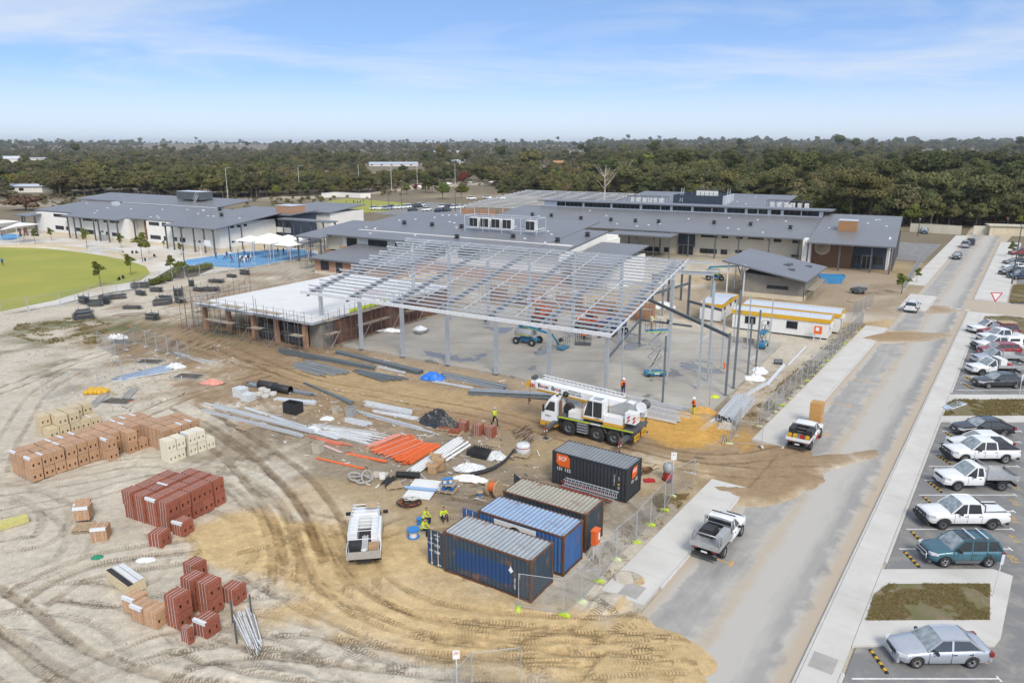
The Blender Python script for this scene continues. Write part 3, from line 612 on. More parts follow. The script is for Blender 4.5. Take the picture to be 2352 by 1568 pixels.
class Bd:
 """a building: Empty at its base, local x along the front, y to the back"""
 def __init__(s,name,label,O,ang,cat='building'):
  s.O=O;s.ang=R_(ang);s.r=thing(name,label,cat,(*O,0),s.ang)
  s.e1=(math.cos(s.ang),math.sin(s.ang));s.e2=(-s.e1[1],s.e1[0]);s.o=s.loc(0,0)
 def loc(s,x,y):x-=s.O[0];y-=s.O[1];return(x*s.e1[0]+y*s.e1[1],x*s.e2[0]+y*s.e2[1])
 def world(s,a,b_):return(s.O[0]+a*s.e1[0]+b_*s.e2[0],s.O[1]+a*s.e1[1]+b_*s.e2[1])
 def ray(s,p):
  dx=(p[0]-1176)/1700.;dy=(p[1]-784)/1700.;r=(dx,math.cos(PITCH)-dy*math.sin(PITCH),-(math.sin(PITCH)+dy*math.cos(PITCH)))
  return r[0]*s.e1[0]+r[1]*s.e1[1],r[0]*s.e2[0]+r[1]*s.e2[1],r[2]
 def wall(s,p,b_):d=s.ray(p);t=(b_-s.o[1])/d[1];return s.o[0]+t*d[0],CAM_H+t*d[2]
 def side(s,p,a):d=s.ray(p);t=(a-s.o[0])/d[0];return s.o[1]+t*d[1],CAM_H+t*d[2]
 def slope(s,p,b0,z0,k):d=s.ray(p);t=(z0+(s.o[1]-b0)*k-CAM_H)/(d[2]-d[1]*k);return s.o[0]+t*d[0],s.o[1]+t*d[1],CAM_H+t*d[2]
 def box(s,nm,mt,*a,par=None):return MB().box(*a).build(nm,mt,par or s.r)
 def roof(s,a0,a1,b0,b1,z0,k,th=.22,gutter=True,nm='roof',trim='roof_trim'):
  z=lambda y:z0+(y-b0)*k
  mb=MB();vs=[(a0,b0,z(b0)),(a1,b0,z(b0)),(a1,b1,z(b1)),(a0,b1,z(b1))]
  vs+=[(x,y,q-th)for x,y,q in vs]
  mb.add(vs,[(0,1,2,3)],0);mb.add(vs,[(7,6,5,4),(0,4,5,1),(1,5,6,2),(2,6,7,3),(3,7,4,0)],1)
  r=mb.build(nm,['roof_metal',trim],s.r)
  if gutter:MB().box(a0,a1,b0-.16,b0-.003,z0-.26,z0-.04).build('gutter',trim,r)
  return r
 def win(s,x0,x1,z0,z1,y,n=2,fr='dark_steel',axis='f',gl='dark_glass',nm='window'):
  f=.06;mb=MB();pb=MB();th=.05
  P=(lambda a,c,d0,d1,z_0,z_1,q:q.box(a,c,y-d1,y-d0,z_0,z_1))if axis=='f' else(lambda a,c,d0,d1,z_0,z_1,q:q.box(y+d0,y+d1,a,c,z_0,z_1))
  P(x0,x1,.0,th,z0,z0+f,mb);P(x0,x1,0,th,z1-f,z1,mb)
  for i in range(n+1):
   xx=x0+(x1-x0-f)*i/n;P(xx,xx+f,0,th-.004,z0+f,z1-f,mb)
  w_=mb.build(nm,fr,s.r)
  for i in range(n):
   xx=x0+(x1-x0-f)*i/n+f;P(xx,xx+(x1-x0-f)/n-f,.004,.018,z0+f,z1-f,pb)
   pb.build('pane',gl,w_);pb=MB()
  return w_
 def wpx(s,t,q,y,n=2,axis='f',**k):
  a,z1=(s.wall if axis=='f' else s.side)(t(q[0],q[1]),y);c,z0=(s.wall if axis=='f' else s.side)(t(q[2],q[3]),y)
  if c<a:a,c=c,a
  zc=(z0+z1)/2;h=max(.4,abs(z1-z0)*.86)
  return s.win(a,c,zc-h/2,zc+h/2,y,n,axis=axis,**k)
 def cols(s,pts,h,w=.28,nm='column',mt='dark_steel',brace=True):
  me=None
  for a,b_ in pts:
   if me is None:
    mb=MB().box(-w/2,w/2,-w/2,w/2,-.05,h)
    if brace:mb.bar((0,0,h-.9),(-.7,0,h-.05),.1)
    o=mb.build(nm,mt,s.r,(a,b_,0));me=o.data
   else:link(nm,me,s.r,(a,b_,0))
 def vents(s,pts,b0,z0,k,nm='roof_vent'):
  me=None
  for a,b_ in pts:
   if me is None:
    mb=MB().box(-.35,.35,-.35,.35,-.2,.35).lathe([(.22,.35),(.22,.5),(.55,.55),(.5,.75),(.15,.85)],n=10)
    o=mb.build(nm,'black',s.r);me=o.data
   else:o=link(nm,me,s.r)
   o.location=(a,b_,z0+(b_-b0)*k)
 def anchors(s,n,a0,a1,b0,b1,zb,z0,k,seed=1):
  r=random.Random(seed);me=None
  for i in range(n):
   a,b_=r.uniform(a0,a1),r.uniform(b0,b1)
   if me is None:o=MB().lathe([(.30,0),(.30,.06),(.12,.12)],n=8).build('roof_flashing','sign_white',s.r);me=o.data
   else:o=link('roof_flashing',me,s.r)
   o.location=(a,b_,z0+(b_-zb)*k)
def TP(ox,oy):return lambda x,y:(.588*ox+.2501*x,.588*oy+.2501*y)
t0,t1,t2,t3,t4,t5=TP(0,480),TP(1000,480),TP(2000,480),TP(3000,480),TP(3000,1100),TP(2000,1100)
# ---------------------------------------------------------------- two-storey block on the left
B=Bd('school_block','long two storey white school block with grey roof behind the oval',(-68.7,171.34),-30.5)
k=.11;z0=5.85
B.box('wall','white_wall',-80,-36.9,2.6,19.5,.9,6.0);B.box('wall','white_wall',-29,-1.2,2.6,19.5,.9,6.0);B.box('wall','cream_wall',-36.88,-33,5.2,19,.0,6.3);
B.box('base_course','cream_base',-80.04,-36.88,2.56,19.52,-.05,.9);B.box('base_course','cream_base',-29.02,-1.16,2.56,19.52,-.05,.9)
B.box('upper_wall','white_wall',-79.9,-1.3,7,19.4,6.01,6.5)
tw=B.box('timber_cladding','timber_clad',-33,-29.02,4.6,5.6,0,6.3)
for i in range(13):MB().box(-32.95+i*.3,-32.95+i*.3+.26,4.56,4.6,0,6.2).build('plank','timber_clad',tw)
o=MB().lathe([(.85,0),(.85,.08),(1.0,.08),(1.0,0)],(0,0,0),20,axis='Y').build('round_window','cream_base',B.r,(-31,4.45,4.2));MB().lathe([(.84,.03),(.84,.05)],n=20,axis='Y').build('pane','dark_glass',o)
for a0,a1,b0 in((-18.2,.9,-.45),(-38.0,-18.2,3.4),(-63.5,-38.0,.45),(-84,-63.5,4.4)):B.roof(a0,a1,b0,20,z0+(b0+.45)*k,k)
B.roof(-90,-23,20,31.6,z0+20.45*k+.35,k);B.roof(-84.5,-77,-1.2,4.3,5.3,.09)
zr=lambda b_:z0+(b_+.45)*k
fl=MB()
for i in range(38):fl.box(-65+i*1.1,-65+i*1.1+.95,19.6,19.95,zr(20)+.02,zr(20)+.28)
fl.build('box_gutter','white_metal',B.r)
pl=B.box('plant_screen','grey_dark',-47,-36.5,25,29,9.5,11.7)
for i in range(7):MB().box(-47+i*1.5,-47+i*1.5+.08,24.94,25,9.5,11.7).build('post','dark_steel',pl)
MB().box(-47.05,-36.45,25.0,29,11.7,11.76).build('lid','white_metal',pl)
for a in(-46.5,-42,-37):MB().box(a,a+.12,25.2,25.3,8.4,9.5).build('leg','dark_steel',pl)
st=MB()
for a in(-38.2,-37.4):st.bar((a,23.6,8.7),(a,25.0,11),.07);st.bar((a,23.6,9.7),(a,25.0,12),.05)
for i in range(6):st.bar((-38.2,23.7+i*.24,8.8+i*.4),(-37.4,23.7+i*.24,8.8+i*.4),.08)
st.build('access_stair','white_metal',pl)
B.cols([(-.2,-.1),(-3.4,-.2),(-7.1,-.2),(-11.6,-.2),(-14.8,-.2),(-18.0,.2),(-22.4,3.4),(-35.2,3.3),(-38.6,.8),(-42.4,.6),(-46.5,.6),(-48.6,.6),(-54.6,.6),(-57.6,.6),(-60.6,.6),(-66.8,3.3)],5.8)
B.cols([(-76.4,.4),(-83.8,.6),(-79.5,-.9),(-83.9,4.0)],5.2);B.cols([(.3,3.9),(.3,7.5)],6.0,.2,brace=False)
for q,n in(((490,830,610,872),3),((760,873,848,905),3),((868,882,893,910),1),((950,890,980,917),1),((1005,893,1095,925),3),((1365,903,1463,948),3),((1485,912,1530,955),2),((1635,945,1690,970),2),((508,938,590,985),3),((605,948,628,990),1),((683,957,757,1000),2),((780,975,865,1028),3),((930,990,950,1005),1),((970,995,998,1040),1),((1028,1003,1110,1048),3),((1380,1025,1480,1075),3),((1503,1037,1533,1085),1),((1650,1050,1705,1100),2),((1600,1045,1630,1090),1),((1775,1078,1797,1095),1),((1822,1082,1845,1098),1),((1870,1088,1893,1103),1)):
 B.wpx(t0,q,2.58,n)
B.win(-50.2,-49.2,.1,2.3,2.58,1,nm='door')
for q in((2112,943,2150,965),(2175,938,2208,958),(2235,930,2268,950),(2127,1083,2160,1100),(2190,1077,2220,1092),(2245,1070,2282,1086)):B.wpx(t0,q,-1.18,2,axis='s')
B.box('air_conditioner','lift_grey',-47.6,-45.7,1.2,2.4,0,1.5)
B.vents([(-12,12),(-20,18)],-.45,z0,k);B.anchors(16,-78,-4,5,18,-.45,z0+.02,k,3)
ek=B.box('evaporative_cooler','white_metal',-63,-61.4,15,16.6,zr(15.5),zr(15.5)+1.1)
# navy end wing, brick roof box and covered way
W=Bd('school_wing','school wing with navy end wall and brick roof box beside the shade sails',B.world(-5.5,20),-30.5)
W.box('wall','navy',-.1,9,0,9,0,7.4);W.box('wall','white_wall',-14,-.12,-.2,9,0,7.8);W.box('balcony_wall','white_wall',-.2,9.1,-.12,-.003,3.1,4.4);W.roof(-14.5,10,-.8,9,7.7,.06)
for a in(.3,3,5.2,7.6):W.win(a,a+1.3,4.5,6.2,-.02,2)
bx=W.box('roof_box','brick_wall',2.5,8.3,1.5,6,7.6,9.6);W.box('lid','white_metal',2.4,8.4,1.4,6.1,9.6,9.7,par=bx)
W.roof(8.5,26,-3.5,-.9,7.0,.02);W.cols([(9.5,-2.8),(13,-2.8),(15.5,-2.8),(19,-2.8),(23,-2.8),(25.5,-1.4)],6.9,.22)
W.roof(-8,11,12,26,7.4,.09);W.box('wall','white_wall',-7.5,10.5,12.6,25.5,0,7.2)
# ---------------------------------------------------------------- centre block behind the steel frame
C=Bd('classroom_block','low white classroom block with wide grey roof behind the steel frame',(-45.87,158.87),-32)
k=.10;z0=5.8
C.roof(-1.8,6.2,.6,19,z0-.25,k,nm='roof');C.roof(5.6,56,3.1,31.6,z0+.3,k);C.roof(56.02,61.8,3.1,23.6,z0+.25,k);C.roof(62.4,72,3.1,19.2,z0-.9,k)
C.box('wall','white_wall',8.6,61.4,4.6,30,2.4,6.2);MB().prism([(3.6,4.4),(23,4.4),(23,z0+.25+19.9*k-.3),(3.6,z0+.25+.5*k-.3)],61.45,61.7,axis='X').build('wall','white_wall',C.r);C.box('wall','cream_wall',3.5,8.5,4.8,18,2.7,5.9)
C.box('wall','brick_wall',3.45,61.3,4.55,29.9,-.05,2.39);C.box('upper_wall','white_wall',9,61,9,30,6.2,6.75);C.box('rear_wall','white_wall',62.5,71.5,8,18.8,0,5.0)
for x0,x1 in((9.8,12.7),(15.9,21.1),(23.2,28.6),(31,36),(39,44)):C.win(x0,x1,3.6,5.5,4.58,2 if x1-x0>3 else 1)
C.cols([(-1.3,1.1),(2.4,1.1),(5.6,1.1)],5.6,.24)
C.box('annex_wall','brick_wall',13.5,34,-8.3,4.4,.62,3.1);C.box('annex_base','cream_base',13.46,34,-8.34,4.4,-.05,.62);C.roof(12.8,35,-9.0,4.5,3.15,.09,nm='roof');C.box('parapet','brick_wall',10,21.0,2.2,2.6,2.2,4.0)
for x0,x1,z_0,nm in((15.2,17.4,.9,'window'),(19.3,21.0,.1,'door'),(25,27,.9,'window')):C.win(x0,x1,z_0,2.7,-8.32,2 if nm=='window' else 1,nm=nm,fr='blue_paint' if x0<16 else 'dark_steel')
C.vents([C.slope(t1(*q),3.1,z0+.3,k)[:2]for q in((1362,930),(1618,946),(1888,965),(1845,1060))]+[C.slope(t2(*q),3.1,z0+.3,k)[:2]for q in((418,1090),(693,1040),(10,1056))],3.1,z0+.28,k);C.anchors(22,8,55,5,30,3.1,z0+.3,k,8)
zf=z0+.3+15*k;f=MB()
for a in(33.5,38,42.5,47,50.5):
 for b_ in(14.6,18.4):f.bar((a,b_,zf-.3),(a,b_,zf+3.0),.08)
for z in(zf+.5,zf+3.0):
 for b_ in(14.6,18.4):f.bar((33.5,b_,z),(50.5,b_,z),.10)
 for a in(33.5,50.5):f.bar((a,14.6,z),(a,18.4,z),.10)
pf=f.build('plant_platform','white_metal',C.r)
for i in range(6):
 if i==4:continue
 u=MB().box(34.2+i*2.7,36.3+i*2.7,15.2,16.4,zf+.55,zf+2.5).build('condenser','white_plastic',pf)
 for j in range(2):MB().box(34.3+i*2.7+j*1.0,35.2+i*2.7+j*1.0,15.15,15.2,zf+.75,zf+2.4).build('grille','black',u)
for a in(41.2,47.9):MB().box(a-.25,a+.25,18.5,31.4,zf+.35,zf+.45).build('cable_tray','galv',pf).rotation_euler=(0,0,0)
# ---------------------------------------------------------------- long block on the right with the clerestory
Rb=Bd('clerestory_block','long cream two storey block with grey roof and clerestory window band',(73.35,143.45),-28.5)
k=.115;z0=5.45;bm_=4.7
Rb.roof(-15.1,1.0,-.5,29.3,z0,k);Rb.roof(-95,-15.12,bm_,27.2,z0,k);
Rb.box('wall','cream_wall',-95,-16.3,8.2,26,.95,5.75);Rb.box('base_course','cream_base',-95,-16.26,8.16,26,-.05,.95)
Rb.box('upper_wall','cream_wall',-95,-16.4,11.5,26,5.75,6.1)
zc_=z0+(27.2-bm_)*k
cw=Rb.box('clerestory_wall','white_metal',-88,-15.5,27.2,27.6,zc_-.3,zc_+1.7)
r2=Rb.roof(-89.5,-13.6,26.2,36,zc_+1.75,-.03,th=.3)
a_of=lambda t,x,y:Rb.wall(t(x,y),27.2)[0]
for t,x0,x1,n in((t2,412,487,2),(t2,492,645,4),(t2,665,903,6),(t2,923,1172,6),(t2,1195,1360,4),(t2,1368,1452,2),(t2,1475,1645,4),(t2,1668,1832,3),(t2,1840,1952,2),(t2,1975,2140,3),(t2,2165,2255,2),(t2,2265,2350,2),(t3,30,120,2),(t3,147,305,3),(t3,313,473,3)):
 Rb.win(a_of(t,x0,800),a_of(t,x1,800),zc_+.25,zc_+1.45,27.18,n,fr='roof_trim')
for t,q,n in((t2,(1030,985,1130,1025),3),(t2,(1215,993,1357,1040),4),(t2,(1395,1000,1447,1045),2),(t2,(1735,1020,1885,1058),4),(t2,(1927,1028,1985,1063),2),(t2,(2062,1037,2120,1070),2),(t2,(2165,1040,2310,1078),4),(t3,(55,1053,120,1100),2),(t3,(225,1065,290,1110),2),(t2,(1210,1127,1350,1187),4),(t2,(1397,1137,1440,1192),2),(t2,(1727,1147,1880,1207),4),(t2,(1918,1157,1975,1213),2),(t2,(2052,1163,2110,1200),2),(t3,(213,1207,280,1235),2)):
 Rb.wpx(t,q,8.14,n)
Rb.box('recess_wall','navy',-44.0,-40.2,7.7,8.14,1.9,5.7);Rb.win(-43.9,-40.3,.0,2.3,7.68,3,nm='door',fr='alu')
Rb.box('end_wall','white_wall',-16.25,-14.6,2.2,26,0,5.6);tc_=Rb.box('timber_cladding','timber_clad',-14.55,-6.9,4.4,5.2,0,5.8)
for i in range(30):MB().box(-14.5+i*.253,-14.5+i*.253+.21,4.36,4.4,0,5.7).build('plank','timber_clad',tc_)
o=MB().lathe([(1.35,0),(1.35,.1),(1.55,.1),(1.55,0)],n=24,axis='Y').build('round_window','cream_base',Rb.r,(-12.6,4.25,4.0));MB().lathe([(1.34,.03),(1.34,.06)],n=24,axis='Y').build('pane','dark_glass',o)
Rb.box('entry_wall','navy',-6.88,-.6,5.4,24,.0,5.9);Rb.box('side_wall','white_wall',-.6,-.2,5.6,25,0,6.4)
for x0,x1 in((-6.7,-5.2),(-3.0,-1.0)):Rb.win(x0,x1,.9,2.7,5.38,2)
dr=Rb.win(-5.0,-3.2,.05,2.7,5.37,2,nm='door',fr='alu')
bx=Rb.box('roof_box','timber_box',-10.6,-7.0,11,14.2,6.6,9.0);MB().box(-10.7,-6.9,10.9,14.3,9.0,9.1).build('lid','white_metal',bx)
for i in range(9):MB().box(-10.62,-6.98,10.95,11,6.95+i*.23,6.95+i*.23+.2).build('plank','timber_box',bx)
Rb.cols([(.3,.1),(-3.1,.5),(-8.9,.3),(-14.9,.1)],5.4,.3);Rb.cols([(.6,5),(.65,8.5),(.7,12),(.7,15.5),(.7,19),(.8,22.5),(.8,26),(.9,28.8)],5.9,.3,brace=False)
Rb.cols([(-17.4,5.2),(-23.4,5.2),(-29.8,5.2),(-34.9,5.2),(-40.9,5.2),(-47.5,5.2),(-55,5.2)],5.4,.26)
Rb.roof(-58,-43,-1.5,4.4,5.0,.02);Rb.cols([(-57,-1),(-51,-1),(-47,-1),(-43.4,-1)],4.9,.2,brace=False)
Rb.vents([Rb.slope(tq(*q),bm_,z0,k)[:2]for tq,q in((t2,(187,852)),(t2,(361,860)),(t2,(633,885)),(t2,(908,900)),(t2,(1133,910)),(t2,(1346,918)),(t2,(1855,927)),(t2,(2190,942)),(t3,(204,973)))],bm_,z0-.02,k)
Rb.anchors(16,-88,-17,7,25,bm_,z0,k,4);Rb.anchors(5,-13,-1,3,26,-.5,z0,k,5)
# ---------------------------------------------------------------- block behind with the navy plant room
K=Bd('rear_block','rear block with grey roof and navy plant room behind the clerestory',Rb.world(-80,56),-28.5)
K.roof(0,50,0,34,7.1,.062);K.box('wall','white_wall',1,49,1,33,0,7);
pr=K.box('plant_room','navy',19.5,34,2,2.3,6.5,10.3);K.box('side_wall','white_metal',33.7,34,2.31,17,6.8,10.2,par=pr);K.box('side_wall','navy',19.5,19.8,2.31,17,6.8,10.3,par=pr);K.box('back_wall','navy',19.5,34,17,17.2,7,10.3,par=pr);K.box('floor','roof_trim',19.9,33.6,2.4,16.9,8.0,8.2,par=pr)
for i in range(5):
 u=K.box('condenser','white_plastic',24.5+i*1.3,25.6+i*1.3,9,10,8.2,11.2,par=pr);
f=MB()
for a in(23.5,32):
 for b_ in(8,12):f.bar((a,b_,8.2),(a,b_,11.6),.12)
for b_ in(8,12):f.bar((23.5,b_,11.6),(32,b_,11.6),.12)
f.build('pipe_rack','dark_steel',pr)
for j,(a0,a1)in enumerate(((5.5,17.5),(46.5,58))):
 f=MB();zz=7.4
 for i in range(6):
  a=a0+(a1-a0)*i/5;f.bar((a,1,zz),(a,1,zz+2.2),.1);f.bar((a,4,zz),(a,4,zz+2.2),.1);f.bar((a,1,zz+2.2),(a,4,zz+2.2),.1)
 for b_ in(1,4):f.bar((a0,b_,zz+2.2),(a1,b_,zz+2.2),.1)
 fr_=f.build('plant_frame','dark_steel',K.r)
 for i in range(6):MB().box(a0+.8+i*1.8,a0+1.9+i*1.8,2,3,zz,zz+1.6).build('condenser','white_plastic',fr_)
for a,b_ in((22,3),(35.5,3)):
 ld=MB()
 for dx in(-.35,.35):ld.bar((a+dx,b_-1.4,8.2),(a+dx,b_,12.2),.08)
 for i in range(8):ld.bar((a-.35,b_-1.3+i*.17,8.5+i*.45),(a+.35,b_-1.3+i*.17,8.5+i*.45),.06)
 ld.bar((a-.35,b_,12.2),(a-.35,b_+.8,12.2),.06);ld.bar((a+.35,b_,12.2),(a+.35,b_+.8,12.2),.06);ld.build('roof_ladder','white_metal',K.r)
K.anchors(10,2,48,2,32,0,7.12,.062,6)
# ---------------------------------------------------------------- small rendered plant building with mono-pitch roof
S=Bd('plant_building','small grey rendered building under a wide mono pitch roof by the site offices',(47.05,117.43),-30)
mb=MB();top=[(-13.1,-1.3,5.85),(.6,-1.9,3.55),(1.2,15.8,3.55),(-12.4,16.2,5.85)];vs=top+[(x,y,z-.25)for x,y,z in top]
mb.add(vs,[(0,1,2,3)],0);mb.add(vs,[(7,6,5,4),(0,4,5,1),(1,5,6,2),(2,6,7,3),(3,7,4,0)],1)
rf=mb.build('roof',['roof_metal','roof_trim'],S.r)
wl=MB();wl.add([(-9.8,0,.7),(0,0,.7),(0,0,3.35),(-9.8,0,3.9),(-9.8,15,.7),(0,15,.7),(0,15,3.35),(-9.8,15,3.9)],[(0,1,2,3),(5,4,7,6),(1,5,6,2),(4,0,3,7),(3,2,6,7)]);wl.build('wall','render_grey',S.r)
S.box('base_course','cream_base',-9.85,.05,-.05,15,-.05,.7);S.win(-5.8,-2.4,1.6,2.2,-.02,3);S.box('corner_post','grey_dark',-.03,.06,-.06,.2,0,3.3)
S.cols([(-12.2,-.4),(-12.2,5),(-12.2,10),(-12.0,15),(-9.4,-.6)],5.3,.2,brace=False,mt='galv')
for q in((190,1305),(165,1315),(208,1345),(368,1300)):
 a,b_,zz=S.slope(t3(*q),0,4.4,0);MB().box(-.45,.45,-.4,.4,-.2,.3).box(-.55,.55,-.5,.5,.3,.36).build('roof_vent','grey_dark',S.r,(a,b_+1,5.7-(a+13)*.169))
tr=MB()
for i in range(9):
 tr.bar((.25+i*.06,1+i*1.4,0),(.25+i*.06,1+i*1.4,1.7+i*.05),.06);tr.bar((1.4+i*.06,1+i*1.4,0),(1.4+i*.06,1+i*1.4,1.7+i*.05),.06);tr.bar((.25,1+i*1.4,1.7),(1.4,1+i*1.4,1.7),.05)
 if i<8:tr.bar((1.4+i*.06,1+i*1.4,.1),(1.4+i*.06,2.4+i*1.4,1.6),.04)
tr.box(.3,1.5,.8,13,1.72,1.78);o=tr.build('scaffold_walkway','timber_grey');o.location=(47.05,117.43,0);o.rotation_euler=(0,0,R_(-30));tag(o,'low timber scaffold walkway along the grey rendered building','scaffold')
# ---------------------------------------------------------------- site offices
def office(O,ang,a0,a1,b0,b1,h,label,txt,txt2=None,extra=None):
 A=Bd('site_office',label,O,ang,'site office');hh=h-.48
 A.box('wall','white_plastic',a0,a1,b0,b1,.25,hh)
 A.box('chassis','grey_dark',a0+.2,a1-.2,b0+.2,b1-.2,0,.25)
 for nm,bb in(('fascia',(a0-.1,a1+.1,b0-.12,b0-.06,hh-.05,h)),('fascia',(a0-.1,a1+.1,b1+.06,b1+.12,hh-.05,h)),('fascia',(a1+.1,a1+.16,b0-.12,b1+.12,hh-.05,h+.02)),('fascia',(a0-.16,a0-.1,b0-.12,b1+.12,hh-.05,h+.02))):A.box(nm,'yellow',*bb)
 r=MB();n=14;ym=(b0+b1)/2
 r.add([(a0-.1,b0-.06,h-.04),(a1+.1,b0-.06,h-.04),(a1+.1,ym,h+.16),(a0-.1,ym,h+.16),(a1+.1,b1+.06,h-.04),(a0-.1,b1+.06,h-.04)],[(0,1,2,3),(3,2,4,5)])
 ro=r.build('roof','white_metal',A.r)
 for i in range(int((a1-a0)/.6)):MB().bar((a0+.2+i*.6,b0,h-.02),(a0+.2+i*.6,ym,h+.18),.05,.04).build('roof_rib','white_metal',ro)
 text('lettering',txt,.34,'black',A.r,(a0+.75,b0-.13,h-.25),(R_(90),0,0))
 return A
O1=(40.74,92.48)
A=office(O1,-31,-12.3,0,0,3.3,2.75,'long white site office with yellow fascia and orange box on its wall','ATCO')
A.win(-5.2,-3.8,1.05,2.0,-.01,1,fr='dark_steel');A.win(-10.6,-9.2,1.05,2.0,-.01,1)
for x0 in(-5.2,-10.6):
 g=MB()
 for i in range(9):g.box(x0+.05+i*.16,x0+.08+i*.16,-.09,-.06,1.0,2.05)
 g.build('window_bars','black',A.r)
ac=A.box('air_conditioner','white_plastic',.03,.5,.5,1.2,1.7,2.2);MB().box(.5,.51,.55,1.15,1.75,2.15).build('grille','lift_grey',ac)
A=office(O1,-31,-12.0,.6,4.3,8.6,2.75,'white site office with yellow fascia standing behind the long one','ATCO')
ac=A.box('air_conditioner','white_plastic',.63,1.1,5.5,6.2,1.9,2.4);A.box('door','alu',.57,.64,6.6,7.5,.2,2.2)
A=office((O1[0]+-17.6*math.cos(R_(-31))-2.5*-math.sin(R_(-31))*-1,O1[1]+-17.6*math.sin(R_(-31))+2.5*math.cos(R_(-31))),-31,0,3.0,0,8.6,2.7,'small white site office with yellow fascia beside the steel frame','ATCO')
for y in(1.5,4.6,7.2):A.win(y,y+.7,1.6,2.1,3.01,1,axis='s')
ob_=thing('electrical_box','orange electrical box on a stand against the site office wall','electrical box',(*A.world(0,0),0));ob_.location=(*G(*t4(448,550)),0);ob_.rotation_euler=(0,0,R_(-31))
MB().box(-.45,.45,-.2,.25,1.05,2.0).build('cabinet','orange_box',ob_);MB().box(-.25,.15,-.21,-.2,1.45,1.9).build('notice','sign_white',ob_)
f=MB()
for x in(-.4,.4):f.bar((x,-.15,0),(x,-.15,1.05),.05);f.bar((x,.2,0),(x,.2,1.05),.05)
f.bar((-.4,-.15,.3),(.4,-.15,.3),.04);f.build('stand','galv',ob_)
# ================================================================ STEEL FRAMES, BRICK SHELL, SCAFFOLD
def ibeam(mb,p,q,d=.4,w=.2,tf=.03,tw=.03,up=(0,0,1)):
 p=Vector(p);q=Vector(q);u=Vector(up);dr=(q-p).normalized();s=dr.cross(u).normalized();n=s.cross(dr).normalized()
 mb.bar(p+n*(d/2-tf/2),q+n*(d/2-tf/2),w,tf,up=u);mb.bar(p-n*(d/2-tf/2),q-n*(d/2-tf/2),w,tf,up=u);mb.bar(p,q,tw,d-2*tf-.002,up=u);return mb
D('rafter_steel',(.20,.225,.25),.5,metal=.2,var=.15,vs=3)
fr=thing('steel_portal_frame','large galvanised steel portal frame roof without sheeting over the concrete slab','steel frame',(*SLAB_O,0),BA)
PA=[-10.75-6.55*i for i in range(7)];SL=.205;zt=lambda b_:6.95+(b_+2.5)*SL
for i,a in enumerate(PA):
 c=MB().box(a-.17,a+.17,-.2,.2,.22,zt(0)-.28).box(a-.3,a+.3,-.33,.33,.21,.25);c.build('column','galv_flat',fr)
 c=MB().box(a-.17,a+.17,18.2,18.6,.22,zt(18.4)-.28).box(a-.3,a+.3,18.07,18.73,.21,.25);c.build('column','galv_flat',fr)
 ibeam(MB(),(a,-2.2,zt(-2.2)-.36),(a,19,zt(19)-.36),.46,.34).build('rafter','rafter_steel',fr)
rp=random.Random(3)
for i in range(22):
 b_=-1.4+i*20.5/21.5;z=zt(b_);a0=-50.4-rp.uniform(.1,.5)-(.9 if i%2 else 0);a1=-9.2 if i<15 else(-8.6 if i<21 else-6.2)
 mb=MB();mb.bar((a0,b_,z+.10),(a1,b_,z+.10),.10,.012);mb.bar((a0,b_+.048,z),(a1,b_+.048,z),.014,.20);mb.bar((a0,b_+.09,z-.10),(a1,b_+.09,z-.10),.09,.012)
 mb.build('purlin','galv',fr)
for i in range(6):
 for s in((.5,)if i%2 else(.5,)):
  a=PA[i]-6.55*s;MB().bar((a,-1.3,zt(-1.3)+.04),(a,19,zt(19)+.04),.06,.05).build('bridging','galv',fr)
mb=MB().box(-50.9,-9.3,-2.5,-2.36,zt(-2.5)-.22,zt(-2.5)+.14).box(-50.9,-9.3,-2.36,-2.25,zt(-2.5)+.10,zt(-2.5)+.14);mb.build('eave_beam','galv',fr)
MB().bar((-9.3,-2.4,zt(-2.4)),(-9.3,19.2,zt(19.2)),.10,.16).build('barge_angle','galv',fr)
for i in range(6):
 for b_,z in((18.4,8.2),):MB().bar((PA[i]-.18,b_,z),(PA[i+1]+.18,b_,z),.16,.2).build('wall_strut','galv_flat',fr)
for a,b0,b1 in((PA[1],0,18),(PA[4],0,18)):MB().bar((a,3,zt(3)-.5),(a-6.4,9,zt(9)-.5),.06).bar((a-6.4,3,zt(3)-.5),(a,9,zt(9)-.5),.06).build('roof_brace','galv',fr)
# annex posts and beams on the right-hand end of the slab
an=thing('annex_frame','open grey steel posts and beams standing on the end of the slab','steel frame',(*SLAB_O,0),BA)
for a,b_,h,w_,mt in((-4.8,.15,6.7,.16,'primer_steel'),(-6.5,6.0,6.7,.17,'galv_flat'),(-3.2,6.1,9.4,.2,'galv_flat'),(-3.15,9.1,10.6,.22,'galv_flat'),(-3.1,13.8,6.6,.16,'galv_flat'),(-.25,5.6,6.4,.2,'primer_steel'),(-.2,8.3,10.2,.2,'primer_steel'),(-.2,13.9,6.2,.18,'primer_steel'),(-.2,17.5,6.5,.18,'primer_steel'),(-.3,.3,6.2,.09,'galv_flat'),(-9.3,.6,6.9,.10,'galv_flat'),(-3.0,24.5,6.7,.12,'galv_flat'),(-15.2,19.9,7.0,.24,'primer_steel'),(-5.9,29.3,5.2,.12,'galv_flat'),(-.3,24,6.6,.12,'galv_flat')):
 MB().box(a-w_/2,a+w_/2,b_-w_/2,b_+w_/2,.22,.22+h).box(a-w_,a+w_,b_-w_,b_+w_,.22,.245).build('post',mt,an)
for p,q in(((-15.2,19.9,6.3),(-.3,5.6,6.3)),((-10.75,.5,3.9),(-15.2,19.7,3.3)),((-15.0,19.9,3.3),(-8.6,19.9,3.3))):ibeam(MB(),p,q,.34 if p[2]>6 else.24,.18).build('beam','primer_steel',an)
